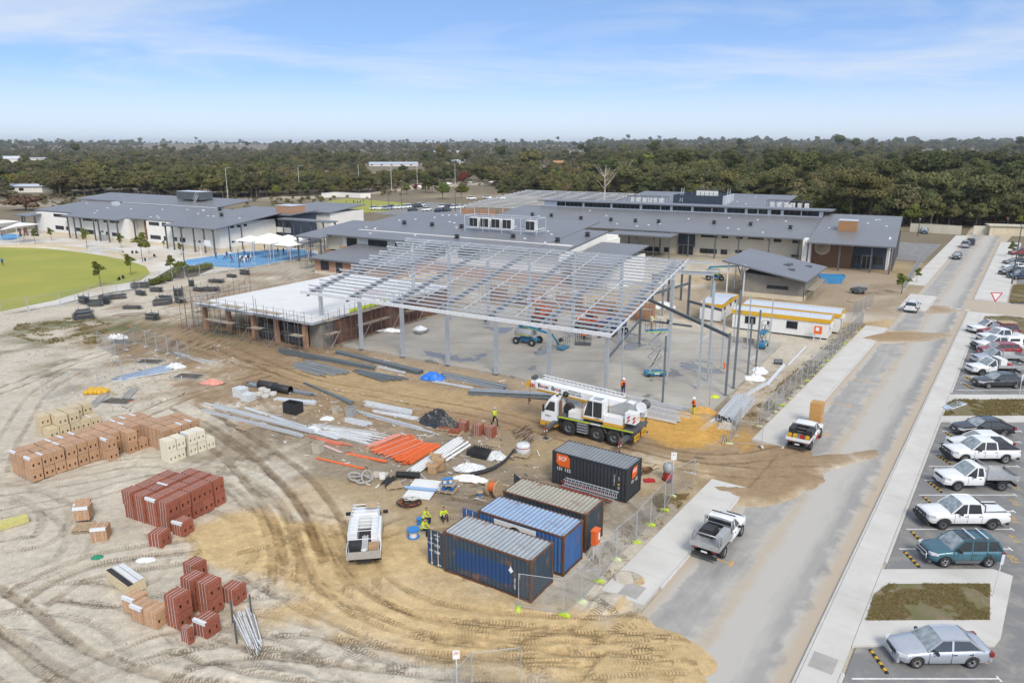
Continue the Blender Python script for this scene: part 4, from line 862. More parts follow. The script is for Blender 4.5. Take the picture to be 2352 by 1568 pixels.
bk=thing('rear_steel_frame','dark steel columns and beams standing on sand behind the slab','steel frame',(*SLAB_O,0),BA)
for a,b_,h in((-20.2,44,6.3),(-20.2,50,6.3),(-20.0,36.5,6.4),(-14.9,37.6,6.4),(-12.6,41,6.2),(-18.7,37.4,6.2)):ibeam(MB(),(a,b_,0),(a,b_,h),.3,.3,up=(1,0,0)).build('column','galv_flat' if a in(-12.6,-18.7)else 'primer_steel',bk)
for p,q in(((-18.9,39.5,6.3),(-12.4,40.8,6.3)),((-20.1,36.5,3.2),(-14.9,37.6,5.2)),((-14.9,37.6,2.6),(-9,34,2.6)),((-20.2,36.5,5.8),(-20.2,50,5.8))):ibeam(MB(),p,q,.5 if p[2]>6 else.35,.25).build('beam','galv_flat' if p[2]>6 else 'primer_steel',bk)
# second roof frame far behind, on brick walls
f2=thing('far_roof_frame','distant building with bare galvanised roof purlins on orange brick walls','building',(*G(1060,497),0),R_(-29))
L2=46.;W2=50.
for i in range(8):MB().bar((i*L2/7,0,3.5),(i*L2/7,W2,6.4),.2,.35).build('rafter','galv_flat',f2)
for i in range(16):MB().bar((-1,i*W2/15,3.75+i*W2/15*.058),(L2+1,i*W2/15,3.75+i*W2/15*.058),.14,.2).build('purlin','galv',f2)
for i in range(6):w_=MB().box(i*7.6,i*7.6+6.2,.3,.6,0,2.9).build('brick_panel','brick_wall',f2)
for i in range(9):MB().box(i*L2/8-.1,i*L2/8+.1,-.6,-.4,0,3.4).build('post','white_metal',f2)
# ---------------------------------------------------------------- brick shell with the concrete deck
QO=(-24.85,89.78)
bs=thing('brick_shell','brick shell with flat white concrete deck beside the portal frame','building',(*QO,0),BA)
D('deck',(.66,.66,.65),.8,var=.05,vs=.5,dirt=.18,dcol=(.5,.46,.40))
MB().box(-20.3,1.9,-1.9,27,3.42,3.64).build('deck','deck',bs)
MB().box(-20.35,1.95,-1.99,-1.9,3.3,3.6).box(1.9,1.98,-1.9,27,3.3,3.6).build('edge_form','galv_flat',bs)
MB().box(1.35,1.62,.2,26,-.05,3.4).build('wall','brick_wall_dark',bs);MB().box(-.4,1.34,-.3,-.05,-.05,3.4).box(1.36,1.66,-.3,1.8,-.05,3.39).build('wall','render_grey',bs)
MB().box(-20,1.3,8.2,8.5,0,3.4).build('inner_wall','brick_wall_dark',bs)
for a in(-.2,-5.3,-9.6,-14.6,-19.4):MB().box(a-.25,a+.25,-1.4,-.9,-.05,3.41).build('pier','brick_wall',bs)
for a0,a1,z in((-4.9,-.5,2.6),(-9.2,-5.7,2.2)):
 mb=MB();n=14;V=[]
 for j in range(6):
  for i in range(n+1):V.append((a0+(a1-a0)*i/n,-.8+.12*math.sin(i*1.9+j)+.05*j,.1+(z-.25*math.sin(math.pi*i/n))*j/5))
 mb.add(V,[(j*(n+1)+i,j*(n+1)+i+1,(j+1)*(n+1)+i+1,(j+1)*(n+1)+i)for j in range(5)for i in range(n)],0,True);mb.build('black_sheet','tarp_black',bs)
MB().box(2.0,2.06,4.5,11.5,3.7,4.1).build('edge_board','hiviz',bs);
rb=MB()
for i in range(18):rb.tube((-7+i*.35,15,3.6),(-7+i*.35,15,4.5),.02,4)
rb.tube((-7,15,4.1),(-1,15,4.1),.02,4);rb.build('starter_bars','red',bs)
D('scaffold_steel',(.17,.16,.15),.6,metal=.2,var=.2)
def scaffold(name,label,O,ang,line,depth,levels,hs,planks=True,seed=1):
 """line: x positions of standards along the face; two rows at y=0 and y=depth"""
 r=random.Random(seed);s=thing(name,label,'scaffold',(*O,0),ang);tubes={};led={}
 for x in line:
  for y in(0,depth):
   h=hs+r.uniform(-.5,.6);me=tubes.get(round(h,0))
   if me is None:
    h_=round(h,0);mb=MB().tube((0,0,0),(0,0,h_),.028,6)
    for z in np.arange(.5,h_,.5):mb.tube((0,0,z-.03),(0,0,z+.03),.06,6)
    mb.box(-.1,.1,-.1,.1,-.02,.01);o=mb.build('standard','scaffold_steel',s,(x,y,.0));tubes[round(h,0)]=o.data
   else:link('standard',me,s,(x,y,0))
 for z in levels:
  for x0,x1 in zip(line[:-1],line[1:]):
   for y in(0,depth):
    if r.random()<.12:continue
    key=round(x1-x0,2)
    if key not in led:o=MB().tube((0,0,0),(x1-x0,0,0),.024,5).build('ledger','scaffold_steel',s,(x0,y,z));led[key]=o.data
    else:link('ledger',led[key],s,(x0,y,z))
  for x in line:
   if 'tr' not in led:o=MB().tube((0,0,0),(0,depth,0),.024,5).build('transom','scaffold_steel',s,(x,0,z));led['tr']=o.data
   else:link('transom',led['tr'],s,(x,0,z))
  if planks and z>1.5:
   for x0,x1 in zip(line[:-1],line[1:]):
    if r.random()<.55:MB().box(x0,x1,.08,depth-.08,z+.03,z+.07).build('plank','timber_grey',s)
 for i in range(0,len(line)-1,3):MB().tube((line[i],-.05,.2),(line[i+1],-.05,2.2),.024,5).build('brace','galv_flat',s)
 return s
Qw=lambda a,b_:(QO[0]+a*E1[0]+b_*E2[0],QO[1]+a*E1[1]+b_*E2[1])
scaffold('scaffold','tube scaffold along the open front of the brick shell',Qw(0,-3.4),BA,[-20.5+1.8*i for i in range(13)],1.1,(.3,2.0,4.3),5.0,seed=2)
scaffold('scaffold','tube scaffold along the dark brick side wall facing the slab',Qw(3.3,-2.0),BA+R_(90),[1.5+1.9*i for i in range(11)],1.0,(.3,1.9,3.6),4.8,seed=4)
scaffold('scaffold','tube scaffold at the far left end of the brick shell deck',Qw(-21.0,-3),BA+R_(90),[0,1.8,3.6,5.4,7.2,9,11],1.2,(.3,2.0,4.2),5.4,seed=6)
scaffold('scaffold','tube scaffold standing at the corner of the low classroom block',C.world(9.0,-6.5),C.ang+R_(90),[0,1.8,3.6,5.4],1.5,(.3,2,4,5.6),6.6,seed=8)
gr=MB()
for a in np.arange(-20,2,2.0):gr.tube((a,-1.8,3.6),(a,-1.8,4.7),.022,5)
for z in(4.15,4.65):gr.tube((-20.2,-1.8,z),(1.8,-1.8,z),.02,5)
for b_ in np.arange(-1.8,26,2.2):gr.tube((1.8,b_,3.6),(1.8,b_,4.7),.022,5);gr.tube((-20.2,b_,3.6),(-20.2,b_,4.7),.022,5)
for z in(4.15,4.65):gr.tube((1.8,-1.8,z),(1.8,26,z),.02,5);gr.tube((-20.2,-1.8,z),(-20.2,26,z),.02,5)
gr.build('guard_rail','galv_flat',bs)
# unfinished brick walls at the back of the slab
bw=thing('unfinished_brick_wall','half built orange brick wall with window gaps behind the steel frame','brick wall',(*SF(-47,33),0),BA)
x=0
for L_,h in((4,2.7),(2,1.1),(5,2.7),(1.8,1.0),(4.6,2.7),(2,.9),(3.4,2.4),(2,1.1),(4,2.7)):
 MB().box(x,x+L_-.003,0,.25,-.05,h).build('brick_panel','brick_wall',bw);x+=L_
scaffold('scaffold','tube scaffold in front of the half built orange brick wall',SF(-47,31),BA,[2.4*i for i in range(13)],1.0,(.4,2.0,3.4),4.2,seed=9)
# ================================================================ SHIPPING CONTAINERS
def contmat(name,c1,c2,rust=.3,stripe=None,ribs=False):
 m,t,b=newmat(name);N=NT(t);L=t.links.new;ge=N.geo();ob=N.obj()
 c=N.mix(N.ramp(N.noise(ge,.8,6,.65),.35,.65),c1,c2)
 st=N.n('ShaderNodeMapping',{'Vector':ob,'Scale':(3,3,.25)}).outputs[0]
 c=N.mix(N.ramp(N.noise(st,1.6,6,.75),.60,.80,0,rust),c,(.15,.065,.03));c=N.mix(N.ramp(N.noise(N.n('ShaderNodeMapping',{'Vector':ob,'Scale':(.8,2.2,1)}).outputs[0],.9,9,.8),.55,.62,0,min(1.,rust*1.1)),c,(.22,.10,.045))
 if stripe:
  s=N.n('ShaderNodeSeparateXYZ',{0:ob});mk=N.math('MULTIPLY',N.math('MULTIPLY',N.ramp(s.outputs[0],.75,.95),N.ramp(s.outputs[0],4.9,4.6)),N.math('MULTIPLY',N.ramp(s.outputs[2],.55,.65),N.ramp(s.outputs[2],1.85,1.75)))
  c=N.mix(N.math('MULTIPLY',mk,.9),c,stripe)
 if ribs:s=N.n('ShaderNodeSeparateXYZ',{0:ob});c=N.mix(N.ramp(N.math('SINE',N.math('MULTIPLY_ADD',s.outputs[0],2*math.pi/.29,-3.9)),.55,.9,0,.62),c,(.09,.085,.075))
 L(c,b.inputs['Base Color']);b.inputs['Roughness'].default_value=.55;return m
contmat('cont_blue',(.026,.048,.075),(.036,.062,.09),.8,(.008,.05,.16));contmat('cont_blue2',(.032,.10,.26),(.045,.125,.30),.7);contmat('cont_teal',(.028,.045,.06),(.038,.056,.07),.75);contmat('cont_black',(.028,.032,.038),(.036,.04,.046),.1)
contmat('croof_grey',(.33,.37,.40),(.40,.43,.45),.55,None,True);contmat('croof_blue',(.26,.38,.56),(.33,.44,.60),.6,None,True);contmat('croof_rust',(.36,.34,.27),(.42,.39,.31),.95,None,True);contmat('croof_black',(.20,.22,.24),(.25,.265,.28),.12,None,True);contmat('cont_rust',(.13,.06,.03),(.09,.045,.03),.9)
def corr(x0,x1,pitch,dep,z0,z1,y,face):
 """trapezoid corrugation along x; face -1 looks to -y"""
 pts=[];x=x0
 while x<x1-1e-4:
  for dx,d in((0,0),(.26,0),(.5,1),(.76,1)):
   xx=min(x+dx*pitch,x1);pts.append((xx,y+face*-dep*d))
  x+=pitch
 pts.append((x1,y));return pts
def container(label,O,ang,side,roof,frame,doors=None,door_open=0,group=None):
 o=thing('shipping_container',label,'container',(*O,0),ang,group);Lc,W_,Hc=6.06,2.44,2.59
 for y,fc in((.03,-1),(W_-.03,1)):
  p=corr(.12,Lc-.12,.278,.04,0,0,y,fc);mb=MB();vs=[(x,yy,z)for z in(.17,Hc-.1)for x,yy in p];n=len(p)
  mb.add(vs,[(i,i+1,n+i+1,n+i)for i in range(n-1)]);mb.build('side_panel',side,o)
 p=corr(.12,W_-.12,.278,.04,0,0,Lc-.03,1);mb=MB();vs=[(yy,x,z)for z in(.17,Hc-.1)for x,yy in p];n=len(p);mb.add(vs,[(i,i+1,n+i+1,n+i)for i in range(n-1)]);mb.build('end_panel',side,o)
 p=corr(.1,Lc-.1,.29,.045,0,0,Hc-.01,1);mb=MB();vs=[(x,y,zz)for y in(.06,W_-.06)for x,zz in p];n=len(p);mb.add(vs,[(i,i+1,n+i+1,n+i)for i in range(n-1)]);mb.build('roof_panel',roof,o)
 fb=MB()
 for x in(0,Lc-.13):
  for y in(0,W_-.13):fb.box(x,x+.13,y,y+.13,.12,Hc-.12)
 for z in(.02,Hc-.11):
  for y in(.004,W_-.084):fb.box(.13,Lc-.13,y,y+.08,z,z+.10)
  for x in(.004,Lc-.084):fb.box(x,x+.08,.13,W_-.13,z,z+.10)
 fb.build('frame',frame,o)
 for x in(0,Lc-.18):
  for y in(0,W_-.16):
   for z in(0,Hc-.12):MB().box(x-.006,x+.186,y-.006,y+.166,z-.001,z+.124).build('corner_casting','cont_rust' if frame=='cont_rust' else frame,o)
 MB().box(.14,Lc-.14,.14,W_-.14,.10,.16).build('floor','timber_grey',o)
 for s in(0,1):
  w_=1.14;d=bpy.data.objects.new('door',None)
  mb=MB().box(0,w_,-.04,.0,.18,Hc-.14)
  for i in range(4):mb.box(.08,w_-.08,-.065,-.04,.35+i*.55,.65+i*.55)
  dd=mb.build('door',side,o)
  rb=MB()
  for x in(.32,.80):rb.tube((x,-.10,.2),(x,-.10,Hc-.16),.02,6);[rb.box(x-.05,x+.05,-.12,-.06,z,z+.06)for z in(.3,1.1,1.9)]
  rb.build('lock_rod','galv',dd)
  if s==0:dd.location=(0,.02 if door_open&1 else.1,0);dd.rotation_euler=(0,0,R_(180)if door_open&1 else R_(90));
  else:dd.location=(0,W_-.1,0);dd.rotation_euler=(0,0,R_(150)if door_open&2 else R_(90))
  if s==0 and door_open&1:dd.scale=(1,-1,1)
  if s==1:dd.location=(0 if not door_open&2 else-.02,W_-.12 if door_open&2 else 1.24,0)
 return o
AN=R_(-32.6)
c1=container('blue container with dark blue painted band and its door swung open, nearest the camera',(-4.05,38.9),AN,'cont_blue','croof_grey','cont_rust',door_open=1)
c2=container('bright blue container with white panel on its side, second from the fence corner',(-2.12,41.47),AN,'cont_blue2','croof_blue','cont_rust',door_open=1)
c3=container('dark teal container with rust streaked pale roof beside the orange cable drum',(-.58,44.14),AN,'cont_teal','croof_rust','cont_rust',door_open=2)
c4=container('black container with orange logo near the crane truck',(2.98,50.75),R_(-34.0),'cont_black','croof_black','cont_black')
FRT=(R_(90),0,0);RT=(R_(90),0,R_(90))
def logo(par,x,z,s,rot,y,end=False):
 pts=[(-.5,.42),(.30,.42),(.5,.22),(.5,-.42),(-.30,-.42),(-.5,-.22)]if not end else[(-.45,-.42),(-.45,.2),(-.2,.42),(.45,.42),(.45,-.2),(.2,-.42)]
 mb=MB();mb.prism([(a*s,b_*s)for a,b_ in pts],0,.012,axis='Z')
 o=mb.build('logo','orange_box',par);o.location=(x,y,z)if not end else(y,x,z);o.rotation_euler=rot;return o
lg=logo(c4,.95,2.02,1.12,FRT,-.03);text('lettering','SCF',.42,'sign_white',lg,(-.05,.12,.015),bold=.006)
[text('lettering',s_,.36,'sign_white',c4,(x_,-.03,1.32),FRT,bold=.004)for s_,x_ in(('131',.66),('132',1.32))]
lg=logo(c4,1.2,2.0,.95,RT,6.08,True);text('lettering','SCF',.36,'sign_white',lg,(0,.1,.015),bold=.01);[text('lettering',s_,.32,'sign_white',c4,(6.085,x_,1.35),RT,bold=.003)for s_,x_ in(('131',.9),('132',1.5))]
for x,z,s in((5.1,1.6,'SCFU 206113 4'),(5.45,1.75,'22G1')):
 text('lettering',s,.13,'sign_white',c4,(x,-.03,z),(R_(90),R_(90),0))
MB().box(5.38,5.52,-.03,-.02,1.25,1.4).build('notice','yellow',c4);MB().box(5.38,5.52,-.03,-.02,.95,1.15).build('notice','lift_grey',c4)
dr=[c for c in c1.children if c.name.startswith('door')][0]
for s,z in(('105034 1',2.22),('2261',2.0),('32.500 KG\n71.650 LB',1.55),('28.240 KG\n62.260 LB',1.12)):
 for ps in((.38,'x'),):
  o=text('lettering',s,.13 if len(s)<9 else.1,'sign_white',c1,(-.38,-.075-.0,z),FRT)
for z in(1.6,1.15):text('lettering','MAX GROSS\nTARE' if z>1.5 else 'NET\nCU CAP',.075,'sign_white',c1,(-.86,-.075,z),FRT)
MB().box(-.25,-.12,-.08,-.07,.28,.34).build('notice','sign_white',c1)
for x,z,s in((5.3,1.45,'22G1'),(5.0,.9,'TRIU 5034')):text('lettering',s,.16,'sign_white',c1,(x,-.03,z),(R_(90),R_(90),0))
o=MB().prism([(-.16,0),(0,.3),(.16,0),(.05,-.05),(.05,-.12),(-.05,-.12),(-.05,-.05)],0,.01,axis='Z').build('arrow_mark','sign_white',c1);o.location=(4.75,-.03,1.6);o.rotation_euler=FRT
pn=MB().box(1.25,4.2,-.06,-.03,.9,2.42).build('white_panel','sign_white',c2)
def arc(par,cx,cz,r0,r1,a0,a1,mt,y,rot=FRT):
 n=12;V=[]
 for i in range(n+1):
  t_=R_(a0+(a1-a0)*i/n);V+=[(cx+r0*math.cos(t_),y,cz+r0*math.sin(t_)),(cx+r1*math.cos(t_),y,cz+r1*math.sin(t_))]
 MB().add(V,[(2*i,2*i+1,2*i+3,2*i+2)for i in range(n)]).build('emblem',mt,par)
arc(pn,2.75,1.75,.38,.52,20,165,'black',-.066);arc(pn,2.85,1.7,.22,.34,0,130,'red',-.066);arc(pn,2.8,1.78,.40,.46,-60,0,'black',-.067)
def jbox(label,O,rz,fr_=True):
 e=thing('electrical_box',label,'electrical box',(*O,0),rz)
 mb=MB().box(-.3,.3,-.16,.16,1.05,1.95).box(-.33,.33,-.2,.2,1.95,2.0);mb.build('cabinet','orange_box',e);MB().box(.05,.25,-.175,-.16,1.3,1.75).build('notice','sign_white',e)
 MB().bar((-.25,0,0),(-.2,0,1.05),.05).bar((.25,0,0),(.2,0,1.05),.05).bar((0,.5,0),(0,.1,1.05),.05).build('stand','galv',e);return e
jbox('orange electrical box on thin legs at the end of the dark teal container',(5.05,40.2),AN+R_(90))
# ================================================================ VEHICLES  (local x forward, y left, z up, origin on the ground at mid length)
def lerp_tab(tab,x):
 xs_=[p[0]for p in tab];return[float(np.interp(x,xs_,[p[i]for p in tab]))for i in range(1,len(tab[0]))]
def wheel(par,x,y,r,w_=.22,rim='alloy',spokes=5):
 s=1 if y>0 else-1
 t=MB().lathe([(r*.62,-w_/2),(r*.93,-w_/2),(r,-w_/2+.04),(r,w_/2-.04),(r*.93,w_/2),(r*.62,w_/2),(r*.6,0)],n=20,axis='Y',caps=False).build('wheel','rubber',par,(x,y,r))
 rb=MB().lathe([(r*.66,-w_/2+.01),(r*.62,w_/2-.01),(r*.60,w_/2-.05),(r*.2,w_/2-.07),(.001,w_/2-.06)]if s>0 else[(r*.66,w_/2-.01),(r*.62,-w_/2+.01),(r*.60,-w_/2+.05),(r*.2,-w_/2+.07),(.001,-w_/2+.06)],n=16,axis='Y',caps=False)
 rb.build('rim','grey_dark',t)
 sp=MB()
 for i in range(spokes):
  a=2*math.pi*i/spokes;yy=s*(w_/2-.035)
  sp.bar((0,yy,0),(math.cos(a)*r*.6,yy,math.sin(a)*r*.6),.09 if spokes<7 else.06,.03,up=(0,1,0))
 sp.lathe([(r*.64,s*(w_/2-.03)),(r*.57,s*(w_/2-.02)),(r*.56,s*(w_/2-.06))],n=16,axis='Y',caps=False);sp.build('spokes',rim,t)
 return t
def car_body(root,Lc,W_,prof,wx,wr,paint,sill=.28,name='body',arch=1.13):
 """prof: rows (x, z_deck, half width factor); wheel arches cut by the lower edge"""
 xs_=sorted(set([round(v,3)for p in prof for v in(p[0],)]+[round(w_+wr*arch*f,3)for w_ in wx for f in(-1.001,-.999,-.86,-.6,-.3,0,.3,.6,.86,.999,1.001)]+[round(v,3)for v in np.linspace(-Lc/2,Lc/2,14)]),reverse=True)
 rings=[]
 for x in xs_:
  zd,wf=lerp_tab(sorted(prof),x);hw=W_/2*wf;zb=sill+(.10 if abs(x)>Lc/2-.12 else 0)
  for w_ in wx:
   d=abs(x-w_)
   if d<wr*arch:zb=max(zb,wr+math.sqrt((wr*arch)**2-d*d)*.96)
  zb=min(zb,zd-.16);mid=sill+(zd-sill)*.62
  half=[(hw*.93,min(zb,zd-.2)),(hw*.985,max(zb+.02,sill+.16)),(hw,max(zb+.05,mid)),(hw*.97,zd-.07),(hw*.90,zd-.015),(hw*.5,zd+.02)]
  rings.append([(x,-y,z)for y,z in half]+[(x,y,z)for y,z in half[::-1]])
 mb=MB().loft(rings,caps=True);return mb.build(name,paint,root)
def cabin(root,W_,xa,xb,xc,xd,belt,roof,paint,crown=.05,wb=.90,wt=.70,pillars=(),rearglass=True,roofbar=None,glass_back=True,roofmt=None):
 hb,ht=W_/2*wb,W_/2*wt
 def ring(x,z,f):
  y=hb+(ht-hb)*f;return[(x,y0,zz)for y0,zz in((-y,z),(-y*.6,z+crown*.75*f),(0,z+crown*f),(y*.6,z+crown*.75*f),(y,z))]
 A,Bq,Cq,Dq=ring(xa,belt,0),ring(xb,roof,1),ring(xc,roof-.01,1),ring(xd,belt,0)
 m1=ring((xb+xc)/2,roof+.02,1)
 MB().loft([A,[tuple(.5*(p[i]+q[i])+(.03 if i==2 else 0)for i in range(3))for p,q in zip(A,Bq)],Bq]).build('windscreen','wind_glass',root)
 rf=MB().loft([Bq,m1,Cq]).build('roof',roofmt or paint,root)
 if rearglass:MB().loft([Cq,[tuple(.5*(p[i]+q[i])+(.03 if i==2 else 0)for i in range(3))for p,q in zip(Cq,Dq)],Dq]).build('rear_window','car_glass',root)
 for s,k in((-1,0),(1,4)):
  MB().add([A[k],Bq[k],m1[k],Cq[k],Dq[k]],[(0,1,2,3,4)]).build('side_window','car_glass',root)
 for k in(0,4):
  s=-1 if k==0 else 1;off=Vector((0,s*.012,0));pb=MB()
  for p,q,w_ in[(A[k],Bq[k],.075),(Cq[k],Dq[k],.10),(Bq[k],m1[k],.06),(m1[k],Cq[k],.06)]:pb.bar(Vector(p)+off,Vector(q)+off,w_,.05,up=(0,1,0))
  pb.build('door_frame',paint,root)
  for px_,w_ in pillars:MB().bar((px_,s*(hb+.012),belt-.02),(px_-.05,s*(ht+.012),roof),w_,.03,up=(0,1,0)).build('pillar',paint,root)
 return rf
def trim(root,Lc,W_,zf,zr,paint_b='black_plastic',grille=True,hw=.9,plate_z=.5,xl=None,lights='block',rl=True):
 f=Lc/2;w_=W_/2
 for s in(-1,1):
  MB().prism([(f-.42,s*w_*.985),(f-.03,s*w_*.60),(f+.02,s*w_*.55),(f-.02,s*w_*.83),(f-.36,s*(w_*.985+.012))],zf-.20,zf-.05,axis='Z').build('headlight','lamp_clear',root)
  if rl:MB().box(-f-.015,-f+.18,min(s*w_*.72,s*w_*.985),max(s*w_*.72,s*w_*.985),zr-.30,zr-.08).build('tail_light','lamp_red',root)
  MB().cbox((f*.25,s*(w_+.10),zf+.14),(.12,.2,.14)).build('mirror','black_plastic',root)
 if grille:MB().box(f-.03,f+.02,-w_*.5,w_*.5,zf-.25,zf-.08).build('grille','black_plastic',root)
 MB().box(f-.10,f+.035,-w_*.80,w_*.80,.24,.40).build('front_bumper',paint_b,root);MB().box(-f-.035,-f+.10,-w_*.84,w_*.84,.28,.46).build('rear_bumper',paint_b,root)
 MB().box(f+.035,f+.05,-.19,.19,.42,.53).build('number_plate','plate',root);MB().box(-f-.05,-f-.036,-.19,.19,plate_z,plate_z+.11).build('number_plate','plate',root)
def handles(root,W_,z,xs_):
 for x in xs_:
  for s in(-1,1):MB().cbox((x,s*(W_/2+.005),z),(.17,.03,.035)).build('door_handle','black_plastic',root)
def seams(root,W_,xs_,z0,z1):
 for x in xs_:
  for s in(-1,1):MB().box(x-.008,x+.008,min(s*(W_/2-.03),s*(W_/2+.003)),max(s*(W_/2-.03),s*(W_/2+.003)),z0,z1).build('door_seam','black_plastic',root)
def sedan(label,loc,rz,paint,Lc=4.5,W_=1.73,Hc=1.43,fast=False,rim='alloy',group=None,spokes=5):
 r=thing('parked_car',label,'car',loc,rz,group);wx=(Lc*.30,-Lc*.285);wr=.315;bl=.90
 prof=[(Lc/2,.55,.72),(Lc/2-.06,.66,.80),(Lc/2-.35,.74,.94),(Lc*.22,.90,1),(0,.93,1),(-Lc*.30,.97,1),(-Lc/2+.25,.96,.95),(-Lc/2+.04,.88,.85),(-Lc/2,.72,.80)]
 car_body(r,Lc,W_,prof,wx,wr,paint)
 cabin(r,W_,Lc*.20,Lc*.04,-Lc*(.26 if not fast else.22),-Lc*(.40 if not fast else.47),.91,Hc-.04,paint,pillars=((-.28,.10),),wt=.68)
 for x in wx:
  for s in(-1,1):wheel(r,x,s*(W_/2-.12),wr,.2,rim,spokes)
 trim(r,Lc,W_,.80,.96,paint,plate_z=.62);handles(r,W_,.78,(-.38,-1.15));seams(r,W_,(Lc*.185,-.24,-1.22),.32,.88);return r
def suv(label,loc,rz,paint,Lc=4.35,W_=1.80,Hc=1.68,lower='grey_dark',rack=True,sunroof=False,bar=False,group=None,rim='alloy'):
 r=thing('parked_car',label,'car',loc,rz,group);wx=(Lc*.30,-Lc*.30);wr=.35;bl=1.0
 prof=[(Lc/2,.62,.74),(Lc/2-.06,.78,.84),(Lc/2-.3,.90,.95),(Lc*.22,1.04,1),(0,1.05,1),(-Lc/2+.2,1.08,.97),(-Lc/2,.98,.90)]
 car_body(r,Lc,W_,prof,wx,wr,paint,.34);cabin(r,W_,Lc*.22,Lc*.06,-Lc*.40,-Lc*.475,1.04,Hc-.05,paint,pillars=((-.22,.09),(-1.12,.11)),wt=.74)
 if lower:
  for s in(-1,1):MB().box(-Lc*.17,Lc*.17,min(s*W_*.47,s*W_*.505),max(s*W_*.47,s*W_*.505),.30,.50).build('side_cladding',lower,r)
 for x in wx:
  for s in(-1,1):wheel(r,x,s*(W_/2-.13),wr,.23,rim)
 trim(r,Lc,W_,.96,1.08,lower or paint,plate_z=.78);handles(r,W_,.88,(-.42,-1.25));seams(r,W_,(Lc*.2,-.2,-1.1),.4,1.0)
 if rack:
  for s in(-1,1):MB().bar((.2,s*.56,Hc+.05),(-1.6,s*.56,Hc+.05),.05).build('roof_rail','grey_dark',r)
  for x in(-.35,-1.15):MB().bar((x,-.62,Hc+.11),(x,.62,Hc+.11),.08,.04).build('roof_bar','galv',r)
 if sunroof:MB().box(-.25,.25,-.38,.38,Hc+.005,Hc+.022).build('sunroof','car_glass',r)
 if bar:
  b_=MB().path([(Lc/2+.12,-.55,.45),(Lc/2+.14,-.5,.85),(Lc/2+.14,.5,.85),(Lc/2+.12,.55,.45)],.035,8);b_.tube((Lc/2+.12,-.5,.6),(Lc/2+.12,.5,.6),.03,8);b_.build('bull_bar','chrome',r)
 return r
def ute(label,loc,rz,paint,cab='dual',rear='tub',Lc=5.3,W_=1.86,Hc=1.80,bull=None,group=None,roofbars=False,flares=False,rim='alloy',spokes=6):
 r=thing('parked_ute',label,'ute',loc,rz,group);wx=(Lc*.315,-Lc*.29);wr=.385;f=Lc/2
 ce={'dual':-.82,'extra':-.2,'single':.1}[cab]
 end=-f if rear in('tub','cover','canopy')else ce-.02
 prof=[(f,.70,.76),(f-.05,.88,.85),(f-.3,1.02,.96),(Lc*.20,1.13,1),(ce,1.13,1)]+([(-f+.06,1.12,1),(-f,1.10,.98)]if rear in('tub','cover','canopy')else[(ce-.02,1.12,.98)])
 if rear in('tub','cover','canopy'):car_body(r,Lc,W_,prof,wx,wr,paint,.45)
 else:
  xs_f=Lc-(ce-.02+f);car_body(r,2*f,W_,prof+[(-f,1.12,.98)],(wx[0],),wr,paint,.45)if False else None
  rings=[]
  for x in sorted(set([f,f-.05,f-.3,Lc*.2,ce,ce-.02]+[wx[0]+wr*1.13*q for q in(-1.001,-.999,-.86,-.6,-.3,0,.3,.6,.86,.999,1.001)]),reverse=True):
   zd,wf=lerp_tab(sorted(prof),x);hw=W_/2*wf;zb=.45;d=abs(x-wx[0])
   if d<wr*1.13:zb=max(zb,wr+math.sqrt((wr*1.13)**2-d*d)*.96)
   zb=min(zb,zd-.16);half=[(hw*.93,zb),(hw*.985,max(zb+.02,.62)),(hw,max(zb+.05,.9)),(hw*.97,zd-.07),(hw*.9,zd-.015),(hw*.5,zd+.02)]
   rings.append([(x,-y,z)for y,z in half]+[(x,y,z)for y,z in half[::-1]])
  MB().loft(rings,caps=True).build('body',paint,r)
 cabin(r,W_,Lc*.23,Lc*.09,ce+.12,ce,1.11,Hc-.05,paint,pillars=((ce+(1.0 if cab=='dual' else.55),.08),)if cab!='single' else(),wt=.76)
 for x in wx:
  for s in(-1,1):wheel(r,x,s*(W_/2-.13),wr,.26,rim,spokes)
 tray=rear.startswith('tray')
 trim(r,Lc,W_,1.04,1.10,'black_plastic',plate_z=.62,rl=not tray);handles(r,W_,.98,(ce+1.1,ce+.2)if cab=='dual' else(ce+.35,));seams(r,W_,(Lc*.19,ce+.98,ce+.04)if cab=='dual' else(Lc*.19,ce+.04),.55,1.08)
 MB().box(-f+.3,f-.5,-.42,.42,.36,.52).build('chassis','black',r)
 if rear=='tub':
  b0,b1=-f+.09,ce-.1;MB().box(b0,b1,-W_*.42,W_*.42,1.125,1.14).build('tub_liner','black',r)
  for s in(-1,1):MB().box(b0-.05,b1,s*W_*.42-.05,s*W_*.42+.05,1.14,1.18).build('tub_rail',paint,r)
  MB().path([(ce-.2,-.72,1.15),(ce-.25,-.62,1.55),(ce-.25,.62,1.55),(ce-.2,.72,1.15)],.04,8).build('sports_bar','black',r)
 if rear=='cover':
  cv=MB().box(-f+.08,ce-.06,-W_*.43,W_*.43,1.12,1.19).build('tonneau_cover','black',r)
  for i in range(7):MB().box(-f+.15+i*.25,-f+.37+i*.25,-W_*.42,W_*.42,1.19,1.205).build('slat','black_plastic',cv)
 if rear=='canopy':
  rings=[[(x,-.80*q,1.10),(x,-.74*q,1.70),(x,-.4*q,1.76),(x,.4*q,1.76),(x,.74*q,1.70),(x,.80*q,1.10)]for x,q in((ce-.04,1),(-f+.25,1),(-f+.05,.97))]
  cp=MB().loft(rings,caps=True).build('canopy',paint,r)
  for s in(-1,1):MB().add([(ce-.25,s*.80,1.28),(-f+.4,s*.80,1.28),(-f+.4,s*.775,1.6),(ce-.25,s*.775,1.6)],[(0,1,2,3)]).build('side_window','car_glass',cp)
